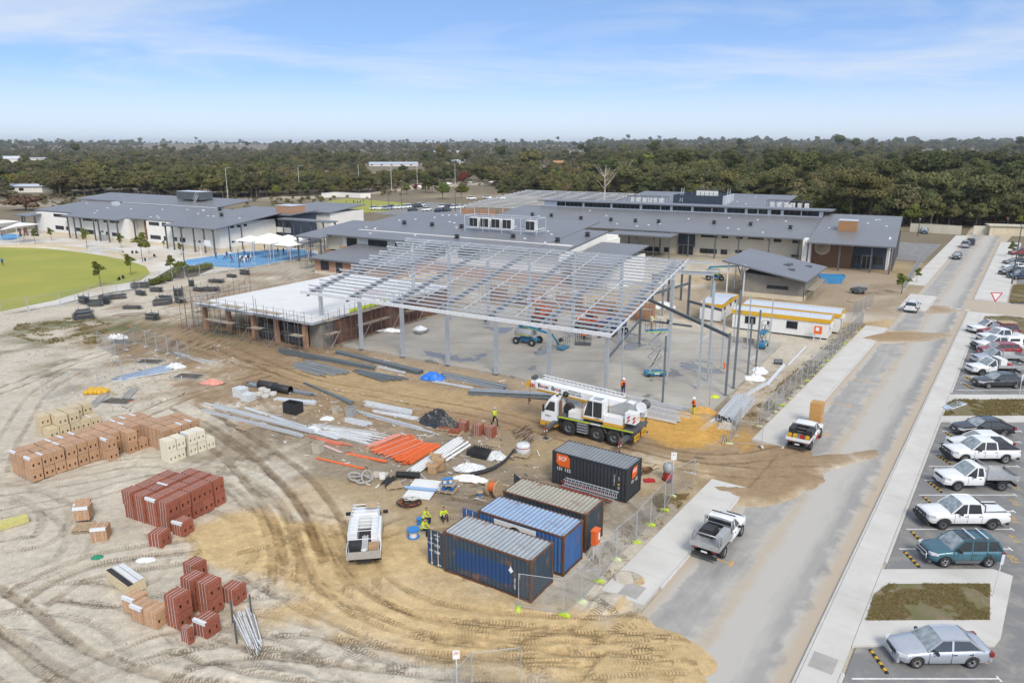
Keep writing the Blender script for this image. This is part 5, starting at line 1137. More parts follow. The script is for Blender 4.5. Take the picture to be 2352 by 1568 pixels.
 if tray:
  x0,x1,hw=-f-.05,ce-.12,.93;t=MB().box(x0,x1,-hw,hw,.88,.96).build('tray','alu',r)
  for s in(-1,1):MB().box(x0,x1,s*hw-.02,s*hw+.02,.96,1.2).build('side_gate','alu' if rear!='tray_white' else 'white_paint',t)
  MB().box(x0-.02,x0+.02,-hw,hw,.96,1.2).build('tailgate','alu' if rear!='tray_white' else 'white_paint',t)
  hb=MB()
  for y in(-hw+.05,hw-.05):hb.bar((x1-.03,y,.96),(x1-.03,y,1.85),.07)
  hb.bar((x1-.03,-hw+.05,1.85),(x1-.03,hw-.05,1.85),.07)
  for z in(1.2,1.5):hb.bar((x1-.03,-hw+.05,z),(x1-.03,hw-.05,z),.04)
  hb.build('headboard','alu',t)
  for s in(-1,1):MB().box(x0-.03,x0-.015,s*.62-.16,s*.62+.16,.80,.88).build('tail_light','lamp_red',t);MB().cbox((wx[1],s*(W_/2-.13),.80),(.95,.28,.05)).build('mudguard','black',t)
  r['_t']=t.name
 if bull:
  b_=MB().box(f+.02,f+.16,-W_*.46,W_*.46,.46,.68);b_.path([(f+.1,-.62,.68),(f+.16,-.52,1.0),(f+.16,.52,1.0),(f+.1,.62,.68)],.04,8);b_.path([(f+.12,-.28,.78),(f+.16,-.26,1.08)],.035,6);b_.path([(f+.12,.28,.78),(f+.16,.26,1.08)],.035,6);b_.build('bull_bar',bull,r)
 if roofbars:
  for x in((.55,-.1)if cab=='dual' else(.5,)):MB().bar((x,-.75,Hc+.06),(x,.75,Hc+.06),.06,.05).build('roof_bar','black',r)
 if flares:
  for x in wx:
   for s in(-1,1):
    n=9;V=[]
    for i in range(n):
     a=math.pi*(.04+.92*i/(n-1));V+=[(x+math.cos(a)*wr*1.12,s*(W_/2+.01),wr+math.sin(a)*wr*1.08),(x+math.cos(a)*wr*1.32,s*(W_/2+.03),wr+math.sin(a)*wr*1.28)]
    MB().add(V,[(2*i,2*i+1,2*i+3,2*i+2)for i in range(n-1)]).build('wheel_flare','black_plastic',r)
 return r
W0=math.pi
def at_nose(u,v,Lc):x,y=G(u,v);return(x+Lc/2,y,.0)
def at_w(u1,v1,u2,v2):a,b_=G(u1,v1),G(u2,v2);return((a[0]+b_[0])/2,(a[1]+b_[1])/2+.75,0.)
sedan('silver sedan parked beside the grass island at bay F21',at_w(2100,1531,2236,1534),W0,'silver_paint',spokes=6)
suv('teal small SUV with roof bars and chrome nudge bar at bay F20',at_w(2163,1301,2271,1300),W0,'teal_paint',sunroof=True,bar=True)
ute('white dual cab ute with black bull bar and flares parked beside the teal SUV',at_w(2162,1213,2280,1215),W0,'white_paint','dual','tub',bull='black',flares=True,rim='grey_dark')
o=ute('white ute with alloy tray and ladder rack parked above the flared dual cab',at_w(2193,1124,2305,1127),W0,'white_paint','extra','tray',rim='grey_dark')
ute('white dual cab ute with slatted black tub cover',at_w(2205,1063,2318,1063),W0,'white_paint','dual','cover',bull='black')
sedan('white sedan parked between a dark fastback and a white ute',at_nose(2180,1030,4.8),W0,'white_paint',4.8,1.85,1.42,spokes=7)
sedan('black fastback sedan parked next to the kerb nose',at_nose(2190,995,4.8),W0,'black_paint',4.8,1.85,1.40,fast=True)
sedan('dark grey sedan parked nearest the light pole island',at_nose(2237,886,4.85),W0,'grey_paint',4.85,1.88,1.45)
o9=ute('white single cab ute with white tool box on its tray',at_nose(2222,858,5.4),W0,'white_paint','single','tray',rim='grey_dark')
MB().box(-.9,-.2,-.85,.85,.97,1.85).build('tool_box','white_plastic',o9);MB().box(-2.0,-1.6,-.4,.3,.97,1.12).build('red_case','red',o9)
ute('silver single cab ute with timber lined tray',at_nose(2235,835,5.3),W0,'silver_paint','single','tray')
suv('red hatchback with black roof squeezed between utes',at_nose(2248,815,4.5),W0,'red_paint',4.5,1.82,1.55,lower=None,rack=False)
ute('white dual cab ute with canopy and bull bar',at_nose(2238,803,5.3),W0,'white_paint','dual','canopy',bull='black')
ute('white dual cab ute with sports bar behind the canopy ute',at_nose(2248,785,5.3),W0,'white_paint','dual','tub')
o=suv('red four wheel drive wagon with flat roof rack',at_nose(2250,772,4.7),W0,'red_paint',4.7,1.85,1.75,rack=True);MB().box(-2.0,.1,-.62,.62,1.88,1.98).build('roof_rack','timber',o)
ute('white dual cab ute at the far end of the nearest row',at_nose(2225,765,5.3),W0,'white_paint','dual','tub',roofbars=True)
def road_car(fn,u1,v1,u2,v2,*a,ang=55.1,side=.8,**k):
 p,q=G(u1,v1),G(u2,v2);th=R_(ang);return fn(a[0],((p[0]+q[0])/2-side*math.sin(th),(p[1]+q[1])/2+side*math.cos(th),0.),th,*a[1:],**k)
ra=road_car(ute,1661,1283,1697,1228,'white ute with alloy tray and tool box parked on the road by the containers','white_paint','extra','tray',roofbars=True,rim='alloy')
MB().box(-2.2,-.75,-.92,-.48,.97,1.65).build('tool_box','alu',ra);MB().box(-1.5,-.35,-.05,.75,.97,1.35).cbox((-1.0,.35,1.4),(.9,.7,.14)).build('water_tank','black_plastic',ra)
b_=MB().path([(-2.55,-.85,1.2),(-2.5,-.78,1.75),(-2.5,.78,1.75),(-2.55,.85,1.2)],.04,6);b_.build('rear_rack','alu',ra)
rb=road_car(ute,1860,1034,1881,1004,'white ute with black canopy boxes and jerry cans in its tray','white_paint','dual','tray_white',rim='grey_dark')
MB().box(-2.0,-.7,.48,.92,.97,1.75).box(-2.0,-.7,-.92,-.48,.97,1.75).box(-.85,-.7,-.48,.48,.97,1.75).build('canopy_box','black_plastic',rb)
for i,(y,mt)in enumerate(((.72,'yellow'),(.3,'yellow'),(-.25,'red'),(-.68,'yellow'))):MB().cbox((-2.35,y,1.18),(.22,.3,.42)).cbox((-2.35,y,1.42),(.06,.2,.06)).build('jerry_can',mt,rb)
MB().prism([(1.0,.5),(-.5,.5),(-.5,.75),(.2,.95)],-.945,-.94,axis='Y').build('red_decal','red',rb)
def far_car(fn,u,v,rz,label,*a,**k):x,y=G(u,v);return fn(label,(x,y,0),rz,*a,**k)
RD=RA
far_car(suv,2094,713,RD,'white crossover stopped beside the driveway sand','white_paint',4.45,1.8,1.6,rack=True)
far_car(sedan,2197,594,RD+math.pi,'black sedan driving down the road towards the site','black_paint')
far_car(suv,2217,568,RD,'silver wagon parked by the kerb ahead of the black sedan','silver_paint');far_car(suv,2229,562,RD,'dark blue hatchback parked ahead of the silver wagon','blue_paint')
far_car(suv,2123,536,R_(240),'blue SUV parked below the cream boundary wall','blue_paint')
for i,(u,v,fn,p,lb)in enumerate(((2340,586,suv,'red_paint','dark red SUV in the far bays'),(2330,607,sedan,'grey_paint','grey sedan in the far bays'),(2328,619,sedan,'white_paint','white sedan in the far bays'),(2322,632,suv,'black_paint','black SUV in the far bays'),(2342,640,suv,'blue_paint','navy SUV lowest in the far bays'))):
 far_car(fn,u,v,W0,lb+' beyond the side road',p)
 # far school car park and highway: one small car each
FC=[(1090,797),(1155,797),(1210,797),(1245,788),(1300,790),(1375,785),(1415,781),(1455,778),(1490,775),(1515,768),(1440,810),(1570,808),(1720,780),(1775,780),(1825,788),(1880,785),(1680,818),(1750,813),(1980,703),(2125,697),(2250,702)]
FP=['white_paint','white_paint','silver_paint','blue_paint','white_paint','white_paint','white_paint','grey_paint','grey_paint','white_paint','grey_paint','white_paint','white_paint','black_paint','white_paint','white_paint','blue_paint','grey_paint','white_paint','silver_paint','white_paint']
FCN={'white_paint':'white','silver_paint':'silver','blue_paint':'blue','grey_paint':'grey','black_paint':'black'}
def small_car(name,label,x,y,rz,paint,tall,group):
 r=thing(name,label,'car',(x,y,.02),rz,group);Lc,W_=4.5,1.8;h=1.65 if tall else 1.45
 MB().loft([[(x_,-w_,.3),(x_,-w_,z-.1),(x_,-w_*.8,z),(x_,w_*.8,z),(x_,w_,z-.1),(x_,w_,.3)]for x_,z,w_ in((2.25,.65,.75),(1.9,.8,.88),(.9,1.0,.9),(-1.9,1.05,.9),(-2.25,.95,.8))],caps=True).build('body',paint,r)
 xe=-2.1 if tall else-1.6;MB().loft([[(x_,-.8,1.0),(x_,-.8+.18*q,z),(x_,.8-.18*q,z),(x_,.8,1.0)]for x_,z,q in((1.0,1.01,0),(.3,h-.06,1),(xe+.4,h-.06,1),(xe,1.01,0))],caps=True).build('windows','car_glass',r)
 MB().box(xe+.42,.28,-.62,.62,h-.06,h).build('roof',paint,r)
 for x_ in(1.35,-1.35):
  for s in(-1,1):MB().lathe([(.32,-.1),(.32,.1)],(0,0,0),12,axis='Y').build('wheel','rubber',r,(x_,s*.82,.32))
 return r
for i,((x,y),p)in enumerate(zip(FC,FP)):
 gx,gy=G(*t1(x,y));small_car('parked_car','%s car in the distant school car park, %s along from the oval side'%(FCN[p],ORD[i]if i<20 else 'last'),gx,gy,R_(60+random.uniform(-4,4))if i<18 else R_(-5),p,i%3!=1,'cars in the far school car park')
for i,(x,y,p,lb)in enumerate(((1390,596,'white_paint','white van on the highway near the yellow sign'),(1510,594,'silver_paint','silver car on the highway behind the pine'),(1770,566,'white_paint','white car on the highway beside the red tree'),(1975,556,'grey_paint','grey ute on the highway past the red tree'),(2160,550,'white_paint','white car last on the highway'))):
 gx,gy=G(*t1(x,y));small_car('highway_car',lb,gx,gy,R_(12),p,True,'cars on the highway')
 # ================================================================ CRANE TRUCK (x to the front, +y the side towards the camera)
cr=thing('crane_truck','white and yellow three axle crane truck with its boom lowered over the cab','crane truck',(8.53,57.72,0),R_(148))
TXN=(R_(90),0,R_(180))
def cb(nm,mt,*a,par=None):return MB().box(*a).build(nm,mt,par or cr)
for x in(.05,1.62,4.32):
 for y in(-.22,-2.25):
  s=1 if y>-1 else-1;w_=MB().lathe([(.36,-.22),(.62,-.22),(.69,-.15),(.70,0),(.69,.15),(.62,.22),(.36,.22)],n=28,axis='Y',caps=False).build('wheel','rubber',cr,(x,y,.70))
  MB().lathe([(.37,.18*s),(.33,.10*s),(.2,.04*s),(.17,.14*s),(.001,.15*s)],n=18,axis='Y',caps=False).build('rim','grey_dark',w_)
  tb=MB()
  for i in range(28):a=2*math.pi*i/28;tb.cbox((.69*math.cos(a),0,.69*math.sin(a)),(.05,.40,.06),ry=-a+math.pi/2)
  tb.build('tread','rubber',w_)
cb('chassis','grey_dark',-1.6,6.6,-2.0,-.5,.62,1.5)
dk=cb('deck','grey_dark',-1.75,5.35,-2.55,.08,1.52,1.66);cb('edge_stripe','hiviz',2.2,5.3,.08,.10,1.54,1.65,par=dk);cb('edge_stripe','hiviz',-1.7,1.2,.08,.10,1.54,1.65,par=dk);cb('edge_stripe','sign_white',1.25,2.15,.08,.10,1.54,1.65,par=dk)
for x0,x1 in((2.42,3.5),(-.75,-.7)):cb('side_locker','grey_dark',x0,x1,-.6,.05,.55,1.5)
for x in(.05,1.62,4.32):
 V=[]
 for i,(dx,z)in enumerate(((-.9,.95),(-.62,1.42),(.62,1.42),(.9,.95))):V+=[(x+dx,-.62,z),(x+dx,.07,z)]
 MB().add(V,[(0,1,3,2),(2,3,5,4),(4,5,7,6)]).build('mudguard','grey_dark',cr)
for i in range(4):cb('step','galv_flat',2.5,3.4,.05,.16,.6+i*.25,.63+i*.25)
# carrier cab
prof=[(5.4,1.0),(5.4,3.05),(6.2,3.05),(6.75,2.1),(6.95,1.75),(6.95,1.0)]
cab=MB().prism(prof,-2.5,.1).build('carrier_cab','white_paint',cr)
for y in(.104,-2.504):MB().add([(5.62,y,2.0),(6.62,y,2.0),(6.12,y,2.85),(5.62,y,2.85)],[(0,1,2,3)]).build('side_window','car_glass',cab)
MB().add([(6.24,-2.4,3.0),(6.77,-2.4,2.1),(6.77,0,2.1),(6.24,0,3.0)],[(0,1,2,3)]).build('windscreen','car_glass',cab)
cb('bumper','crane_yellow',5.5,7.05,-2.5,.1,.55,.98,par=cab);cb('roof_visor','white_plastic',5.5,6.1,-2.3,-.1,3.055,3.2,par=cab)
for i in range(4):MB().lathe([(.12,0),(.12,.12)],(5.7+.0,-2.0+i*.5,3.2),10).build('beacon','black',cab)
text('lettering','TEREX',.2,'black',cab,(6.3,.112,1.5),TXN);cb('door_mirror','black',6.6,6.75,.15,.3,1.9,2.5,par=cab)
MB().tube((5.15,-.15,1.6),(5.15,-.15,3.0),.12,10).tube((5.15,-.15,3.0),(5.1,-.15,3.3),.06,8).build('exhaust','steel_rust',cr);cb('engine_cover','white_plastic',3.9,5.3,-2.4,-1.6,1.7,2.7)
MB().lathe([(.36,-.12),(.5,-.1),(.5,.1),(.36,.12)],(4.7,-.9,2.2),16,axis='Y').build('spare_wheel','rubber',cr)
for i in range(4):MB().prism([(2.95,1.68+i*.15),(4.35,1.68+i*.15),(4.35,1.81+i*.15),(3.6,1.81+i*.15),(3.2,1.96+i*.18),(2.95,1.96+i*.18)]if i==3 else[(2.95,1.68+i*.15),(4.35,1.68+i*.15),(4.35,1.82+i*.15),(2.95,1.82+i*.15)],-1.1,-.05).build('ballast_plate','white_plastic',cr)
# superstructure: turntable, operator cab, boxes, counterweight
MB().lathe([(.85,1.66),(.85,1.9)],(1.0,-1.25,0),20).build('turntable','grey_dark',cr)
oc=MB().prism([(1.05,1.95),(1.05,3.72),(2.35,3.78),(2.95,2.6),(2.95,1.95)],-.85,.12).build('operator_cab','white_paint',cr)
for x0,x1 in((1.15,1.95),(2.02,2.8)):MB().add([(x0,.126,2.25),(x1,.126,2.25),(min(x1,2.45)if x1>2.5 else x1,.126,3.6),(x0,.126,3.6)],[(0,1,2,3)]).build('door_window','car_glass',oc)
MB().add([(2.40,-.8,3.75),(2.96,-.8,2.65),(2.96,.08,2.65),(2.40,.08,3.75)],[(0,1,2,3)]).build('windscreen','car_glass',oc);cb('roof_window','wind_glass',1.3,2.2,-.7,-.05,3.755,3.77,par=oc);cb('yellow_sill','crane_yellow',1.06,2.94,.122,.13,1.95,2.12,par=oc)
MB().bar((2.86,.16,1.9),(2.86,.16,3.1),.05).bar((2.86,.16,3.1),(2.4,.16,3.7),.05).build('grab_rail','crane_yellow',oc)
text('lettering','Boon',.24,'black',oc,(1.55,.134,2.32),TXN);text('lettering','RIGGING',.1,'black',oc,(1.55,.134,2.16),TXN)
bxw=cb('engine_box','white_paint',-.7,1.0,-.75,.1,2.0,2.55);cb('yellow_sill','crane_yellow',-.71,1.01,-.74,.11,1.7,2.0,par=bxw)
sp=MB().prism([(-1.9,2.6),(-1.6,3.55),(-.4,3.7),(1.0,3.0),(1.0,1.9),(-.8,1.9)],-2.0,-.9).build('slew_frame','lift_grey',cr)
cw=cb('counterweight','white_paint',-1.85,-.9,-.85,.05,2.25,3.15);cb('counterweight','white_paint',-1.85,-.9,-2.45,-2.01,2.25,3.15)
for i in range(2):
 for j in range(2):o=MB().add([(-1.05-i*.5,.056,2.35+j*.3),(-1.2-i*.5,.056,2.35+j*.3),(-1.4-i*.5,.056,2.65+j*.3),(-1.25-i*.5,.056,2.65+j*.3)],[(0,1,2,3)]).build('warning_stripe','red',cw)
text('lettering','GROVE',.2,'crane_yellow',cw,(-1.858,-.4,2.7),(R_(90),0,R_(-90)))
MB().lathe([(.42,-.5),(.42,-.45),(.30,-.45),(.30,.45),(.42,.45),(.42,.5)],(-1.95,-1.35,3.55),16,axis='Y').build('winch_drum','grey_dark',cr);MB().lathe([(.46,-.03),(.46,.03)],(-1.95,-.82,3.55),16,axis='Y').build('winch_cheek','white_paint',cr)
# boom
bo=bpy.data.objects.new('boom',None);sc.collection.objects.link(bo);bo.parent=cr;bo.location=(-1.2,-1.4,3.35);bo.rotation_euler=(0,R_(-2.6),0)
def bb(nm,mt,*a):return MB().box(*a).build(nm,mt,bo)
MB().prism([(-.38,-.40),(.38,-.40),(.41,.24),(.3,.30),(-.3,.30),(-.41,.24)],0,9.4,axis='X').build('boom_section','white_paint',bo);MB().prism([(-.33,-.62),(.33,-.62),(.40,-.403),(-.40,-.403)],.8,9.2,axis='X').build('boom_belly','crane_yellow',bo)
bb('boom_nose','white_paint',9.4,9.95,-.33,.33,-.38,.26);MB().prism([(9.9,-.45),(10.55,-.55),(10.5,-.15),(9.95,.35)],-.28,.28).build('boom_head','crane_yellow',bo)
for i in range(5):MB().lathe([(.22,-.03),(.22,.03)],(9.75,-.24+i*.12,.42),12,axis='Y').build('sheave','grey_dark',bo)
for i in range(3):MB().add([(9.45+i*.17,.42,-.35),(9.55+i*.17,.42,-.35),(9.62+i*.17,.42,.0),(9.52+i*.17,.42,.0)],[(0,1,2,3)]).build('warning_stripe','red',bo)
jb=MB()
for y,z in((-.45,.36),(-.80,.36),(-.62,.62)):jb.tube((1.2,y,z),(9.2,y,z),.035,6)
for i in range(20):
 x=1.2+i*.4
 for p,q in(((x,-.45,.36),(x+.2,-.62,.62)),((x+.2,-.62,.62),(x+.4,-.80,.36)),((x,-.80,.36),(x+.4,-.45,.36))):jb.tube(p,q,.02,4)
jb.build('lattice_jib','white_paint',bo)
MB().lathe([(.26,0),(.26,.12),(.16,.12),(.16,.35),(.12,.35)],(6.3,.42,-.25),14,axis='Y').build('hose_reel','black',bo)
MB().tube((1.6,0,-1.1),(5.4,0,-.62),.14,10).build('lift_cylinder','crane_yellow',bo);MB().tube((5.0,0,-.7),(6.4,0,-.62),.09,8).build('lift_rod','chrome',bo)
o=text('lettering','B',.52,'black',bo,(9.02,.415,-.06),TXN,bold=.01);text('lettering','oo',.52,'red',bo,(8.6,.415,-.06),TXN,bold=.01);text('lettering','n',.52,'black',bo,(8.2,.415,-.06),TXN,bold=.01)
text('lettering','Br',.52,'black',bo,(7.55,.415,-.06),TXN,bold=.01);text('lettering','o',.52,'red',bo,(7.17,.415,-.06),TXN,bold=.01);text('lettering','s',.52,'black',bo,(6.92,.415,-.06),TXN,bold=.01);text('lettering','RIGGING &\nCRANE HIRE',.24,'black',bo,(5.5,.415,-.04),TXN)
MB().tube((10.2,0,-.4),(10.2,0,-1.6),.012,5).build('hoist_rope','black',bo);hk=MB().box(10.08,10.32,-.1,.1,-2.0,-1.6);hk.path([(10.2,0,-2.0),(10.32,0,-2.15),(10.2,0,-2.3),(10.08,0,-2.2)],.035,6);hk.build('hook_block','steel_rust',bo)
# outriggers with pads
for x,y0,y1,px_ in((5.55,-.4,1.75,5.55),(-1.15,-.4,1.45,-1.15),(-1.15,-2.1,-4.1,-1.15),(5.55,-2.1,-4.1,5.55)):
 og=MB().box(x-.16,x+.16,min(y0,y1),max(y0,y1),.88,1.18).build('outrigger','grey_dark',cr);ye=y1
 MB().tube((x,ye,.12),(x,ye,1.5),.07,10).build('jack','steel_rust',og);MB().box(x-.45,x+.45,ye-.45,ye+.45,0.02,.10).build('pad','timber_grey',og);MB().box(x-.22,x+.22,ye-.22,ye+.22,.10,.14).build('foot','black',og)
 for j in range(2):MB().cbox((x,ye+(.02 if y1>0 else-.02),.78+j*.22),(.34,.05,.09),rx=.0,ry=.5).build('warning_stripe','red' if j else 'sign_white',og)
for y0,tx in((-2.45,'SIZE'),(-.95,'OVER')):
 sg=cb('sign_board','yellow',-1.86,-1.80,y0,y0+1.0,.75,1.25);text('lettering',tx,.34,'black',sg,(-1.865,y0+.5,1.0),(R_(90),0,R_(-90)))
 cb('tail_light','lamp_red',-1.84,-1.78,y0+(1.05 if y0<-1 else-.2),y0+(1.2 if y0<-1 else-.05),.8,1.2)
 # ================================================================ ACCESS MACHINES ON THE SLAB
ZS=.22
def rails(mb,x0,x1,y0,y1,z,h=1.1,mid=.55,n=3):
 for zz in(z+h,z+mid):
  for p,q in(((x0,y0),(x1,y0)),((x1,y0),(x1,y1)),((x1,y1),(x0,y1)),((x0,y1),(x0,y0))):mb.tube((*p,zz),(*q,zz),.022,5)
 for i in range(n+1):
  x=x0+(x1-x0)*i/n
  for y in(y0,y1):mb.tube((x,y,z),(x,y,z+h),.022,5)
def scissor(label,loc,rz,plat,n=3):
 s=thing('scissor_lift',label,'scissor lift',loc,rz)
 b=MB().box(-1.15,1.15,-.42,.42,.22,.62).build('chassis','lift_blue',s);MB().box(-.9,.9,.42,.43,.5,.56).box(-.9,.9,-.43,-.42,.5,.56).build('stripe','hiviz',b);MB().box(-.2,.35,-.432,-.42,.3,.45).build('maker_plate','sign_white',b)
 for x in(-.85,.85):
  for y in(-.42,.42):MB().lathe([(.19,-.07),(.2,0),(.19,.07)],(0,0,0),14,axis='Y').build('wheel','rubber',s,(x,y,.2))
 MB().path([(1.15,-.3,.3),(1.25,-.3,.9),(1.25,.3,.9),(1.15,.3,.3)],.025,6).build('entry_rail','lift_grey',s)
 z0,z1=.66,plat-.12;hh=(z1-z0)/n
 for i in range(n):
  za,zb=z0+i*hh,z0+(i+1)*hh
  for y,(xa,xb)in((-.34,(-.8,.8)),(.34,(-.8,.8)),(-.26,(.8,-.8)),(.26,(.8,-.8))):MB().bar((xa,y,za),(xb,y,zb),.06,.13).build('scissor_arm','lift_grey',s)
  for x in(-.8,.8):MB().tube((x,-.38,zb),(x,.38,zb),.035,6).build('pivot_pin','lift_grey',s)
 MB().tube((-.4,0,z0+hh*.4),(.5,0,z0+hh*1.6),.06,8).build('lift_cylinder','grey_dark',s)
 p=MB().box(-1.25,1.25,-.45,.45,plat-.12,plat).build('platform','lift_blue',s);MB().box(-1.26,1.26,-.456,-.45,plat-.10,plat-.03).build('stripe','hiviz',p)
 g=MB();rails(g,-1.22,1.22,-.42,.42,plat);g.build('guard_rail','grey_dark',p);MB().box(.95,1.2,-.35,-.1,plat+.7,plat+1.1).build('control_box','black',p);return s
AL=BA
scissor('raised blue scissor lift with open crossed arms on the slab',(15.5,76.6,ZS),R_(8),5.1,3)
scissor('lowered blue scissor lift at the slab edge beside the fence',(31.0,88.4,ZS),R_(60),2.0,1)
def boomlift(label,loc,rz,col,body,reach=6.5,jib=2.2,elev=8,basket='lift_blue',jib_dir=-52):
 s=thing('boom_lift',label,'boom lift',loc,rz)
 ch=MB().box(-1.2,1.2,-.55,.55,.45,.75).prism([(-.5,.75),(.5,.75),(.3,1.05),(-.3,1.05)],-.4,.4).build('chassis',col,s)
 for x in(-1.15,1.15):
  MB().tube((x,-.85,.48),(x,.85,.48),.12,8).build('axle',col,s)
  for y in(-.95,.95):
   w_=MB().lathe([(.22,-.16),(.42,-.16),(.46,-.1),(.46,.1),(.42,.16),(.22,.16)],n=18,axis='Y',caps=False).build('wheel','rubber',s,(x,y,.46));MB().lathe([(.24,-.1),(.05,-.05),(.05,.05),(.24,.1)],n=12,axis='Y').build('rim','lift_grey',w_)
 rings=[[(x,y,z)for y,z in((-.95*q,1.12),(-.98*q,1.5),(-.75*q,1.95-.1*(1-q)),(-.15,1.98-.1*(1-q)),(-.1,1.12))]for x,q in((-1.5,.8),(-1.3,1),(.6,1),(.85,.85))]
 MB().loft(rings,closed=True,caps=True).build('engine_cover',body,s);MB().loft([[(x,-y-.0,z)for x,y,z in r_]for r_ in rings],closed=True,caps=True).build('engine_cover',body,s)
 MB().box(-1.3,.7,-.985,-.98,1.25,1.33).build('stripe','hiviz',s)
 e=R_(elev);p0=Vector((-1.1,0,2.35));p1=p0+Vector((math.cos(e),0,-math.sin(e)))*reach
 MB().bar((-1.1,0,1.6),p0,.35,.3).build('turret',col,s);MB().bar(p0,p0.lerp(p1,.62),.26,.34).build('main_boom',col,s);MB().bar(p0.lerp(p1,.55),p1,.19,.25).build('inner_boom',col,s);MB().box(0,.01,0,.01,0,.01)
 MB().bar(p0.lerp(p1,.1)+Vector((0,-.135,-.1)),p0.lerp(p1,.6)+Vector((0,-.135,-.1)),.01,.06).build('stripe','hiviz',s)
 j=R_(jib_dir);p2=p1+Vector((math.cos(j),0,math.sin(j)))*jib;MB().bar(p1,p2,.15,.2).build('jib',col,s)
 zb=max(.12,p2.z-.35);bk=MB().box(p2.x+.1,p2.x+1.0,-.95,.95,zb,zb+.12).build('basket',basket,s);g=MB();rails(g,p2.x+.12,p2.x+.98,-.92,.92,zb+.1);g.build('guard_rail','grey_dark',bk);MB().box(p2.x+.1,p2.x+.35,-.3,.3,zb+.75,zb+1.15).build('control_box','black',bk)
 return s
boomlift('blue boom lift with grey engine cover and low basket on the slab',(2.0,90.2,ZS),R_(-31),'lift_blue','lift_grey',4.6,1.6,9)
boomlift('dark blue boom lift parked under the roof edge',(13.5,95.0,ZS),R_(215),'lift_navy','lift_navy',4.4,1.2,6,'grey_dark',-40)
boomlift('light blue boom lift folded on the sand beyond the steel frame',(*G(*t2(1860,1440)),0),R_(-10),'lift_blue','lift_grey',5.2,1.6,-4,'lift_blue',-70)
def telehandler(label,loc,rz):
 s=thing('telehandler',label,'telehandler',loc,rz);MB().box(-1.9,1.9,-.7,.7,.6,1.1).build('chassis','orange_machine',s)
 for x in(-1.4,1.4):
  for y in(-.95,.95):
   w_=MB().lathe([(.3,-.18),(.55,-.18),(.6,-.1),(.6,.1),(.55,.18),(.3,.18)],n=18,axis='Y',caps=False).build('wheel','rubber',s,(x,y,.6));MB().lathe([(.31,-.1),(.05,-.05),(.05,.05),(.31,.1)],n=12,axis='Y').build('rim','lift_grey',w_)
 c=MB().prism([(-.7,1.1),(-.7,2.4),(.3,2.4),(.8,1.6),(.8,1.1)],.1,.95).build('cab','orange_machine',s);MB().prism([(-.6,1.5),(-.6,2.3),(.25,2.3),(.68,1.6),(.68,1.5)],.955,.96).build('cab_window','car_glass',c);MB().prism([(-.6,1.5),(-.6,2.3),(.25,2.3),(.68,1.6),(.68,1.5)],.09,.095).build('cab_window','car_glass',c)
 MB().box(-1.6,.4,-.95,-.2,1.0,1.6).build('engine_cover','orange_machine',s);MB().bar((-1.8,-.1,1.9),(2.2,-.1,3.0),.32,.4).build('boom','orange_machine',s);MB().bar((1.8,-.1,2.9),(3.3,-.1,3.1),.22,.28).build('inner_boom','orange_machine',s)
 MB().box(3.25,3.35,-.6,.6,2.6,3.3).box(3.35,4.4,-.4,-.28,2.6,2.66).box(3.35,4.4,.28,.4,2.6,2.66).build('forks','black',s);return s
telehandler('orange telehandler with raised boom under the steel roof',(4.3,101.5,ZS),R_(125));telehandler('rusty orange telehandler beside the dark blue boom lift',(10.5,98.0,ZS),R_(-40))
wb=thing('work_basket','grey mesh work basket standing on the slab beside the blue boom lift','work basket',(8.9,89.6,ZS),R_(-8));MB().box(-1.0,1.0,-.5,.5,.1,.2).build('floor','grey_dark',wb);g=MB();rails(g,-.98,.98,-.48,.48,.2,1.3,.65,8);g.build('cage','grey_dark',wb)
for x in(-.8,.8):MB().box(x-.1,x+.1,-.5,.5,0,.1).build('skid','grey_dark',wb)
# ================================================================ WHITE TRADE TRUCK ON THE SAND
vt=thing('trade_truck','white tradesman truck with ladder rack and open tool tray on the sand','truck',(*G(829,1292),0),R_(98));vt.scale=(1.07,)*3;vt.location.x-=.0;vt.location.y+=1.9
rings=[[(x,-w_,.5),(x,-w_*1.02,1.0),(x,-w_*.86,z-.12),(x,-w_*.6,z),(x,w_*.6,z),(x,w_*.86,z-.12),(x,w_*1.02,1.0),(x,w_,.5)]for x,z,w_ in((2.6,1.0,.72),(2.5,1.15,.82),(2.1,1.4,.88),(1.75,1.72,.9),(1.2,1.86,.9),(.5,1.86,.9),(.42,1.8,.88))]
MB().loft(rings,caps=True).build('cab','white_paint',vt);MB().add([(1.98,-.68,1.52),(1.98,.68,1.52),(1.55,.62,1.83),(1.55,-.62,1.83)],[(0,1,2,3)]).build('windscreen','car_glass',vt)
for s in(-1,1):
 MB().add([(.7,s*.905,1.15),(1.75,s*.905,1.15),(1.5,s*.84,1.62),(.7,s*.83,1.66)],[(0,1,2,3)]).build('side_window','car_glass',vt);MB().box(1.55,1.7,min(s*.95,s*1.25),max(s*.95,s*1.25),1.25,1.42).build('mirror','black',vt)
 MB().box(-1.6,.38,min(s*.38,s*.92),max(s*.38,s*.92),.95,1.72).build('side_box','white_paint',vt);MB().box(-2.65,-1.61,min(s*.90,s*.94),max(s*.90,s*.94),.9,1.25).build('side_gate','white_paint',vt)
 for x in(1.75,-1.5):wheel(vt,x,s*.78,.33,.24,'white_plastic')
MB().box(-2.65,.4,-.92,.92,.82,.92).build('tray','lift_grey',vt);MB().box(-1.6,.38,-.37,.37,.925,.95).build('dark_tray_floor','black',vt);MB().box(-2.70,-2.64,-.95,.95,.78,1.22).build('tailgate','alu',vt);MB().box(-2.4,2.2,-.4,.4,.4,.8).build('chassis','black',vt);MB().box(2.5,2.68,-.8,.8,.4,.62).build('bumper','white_plastic',vt)  # black strip on the tray floor between the side boxes
rk=MB()
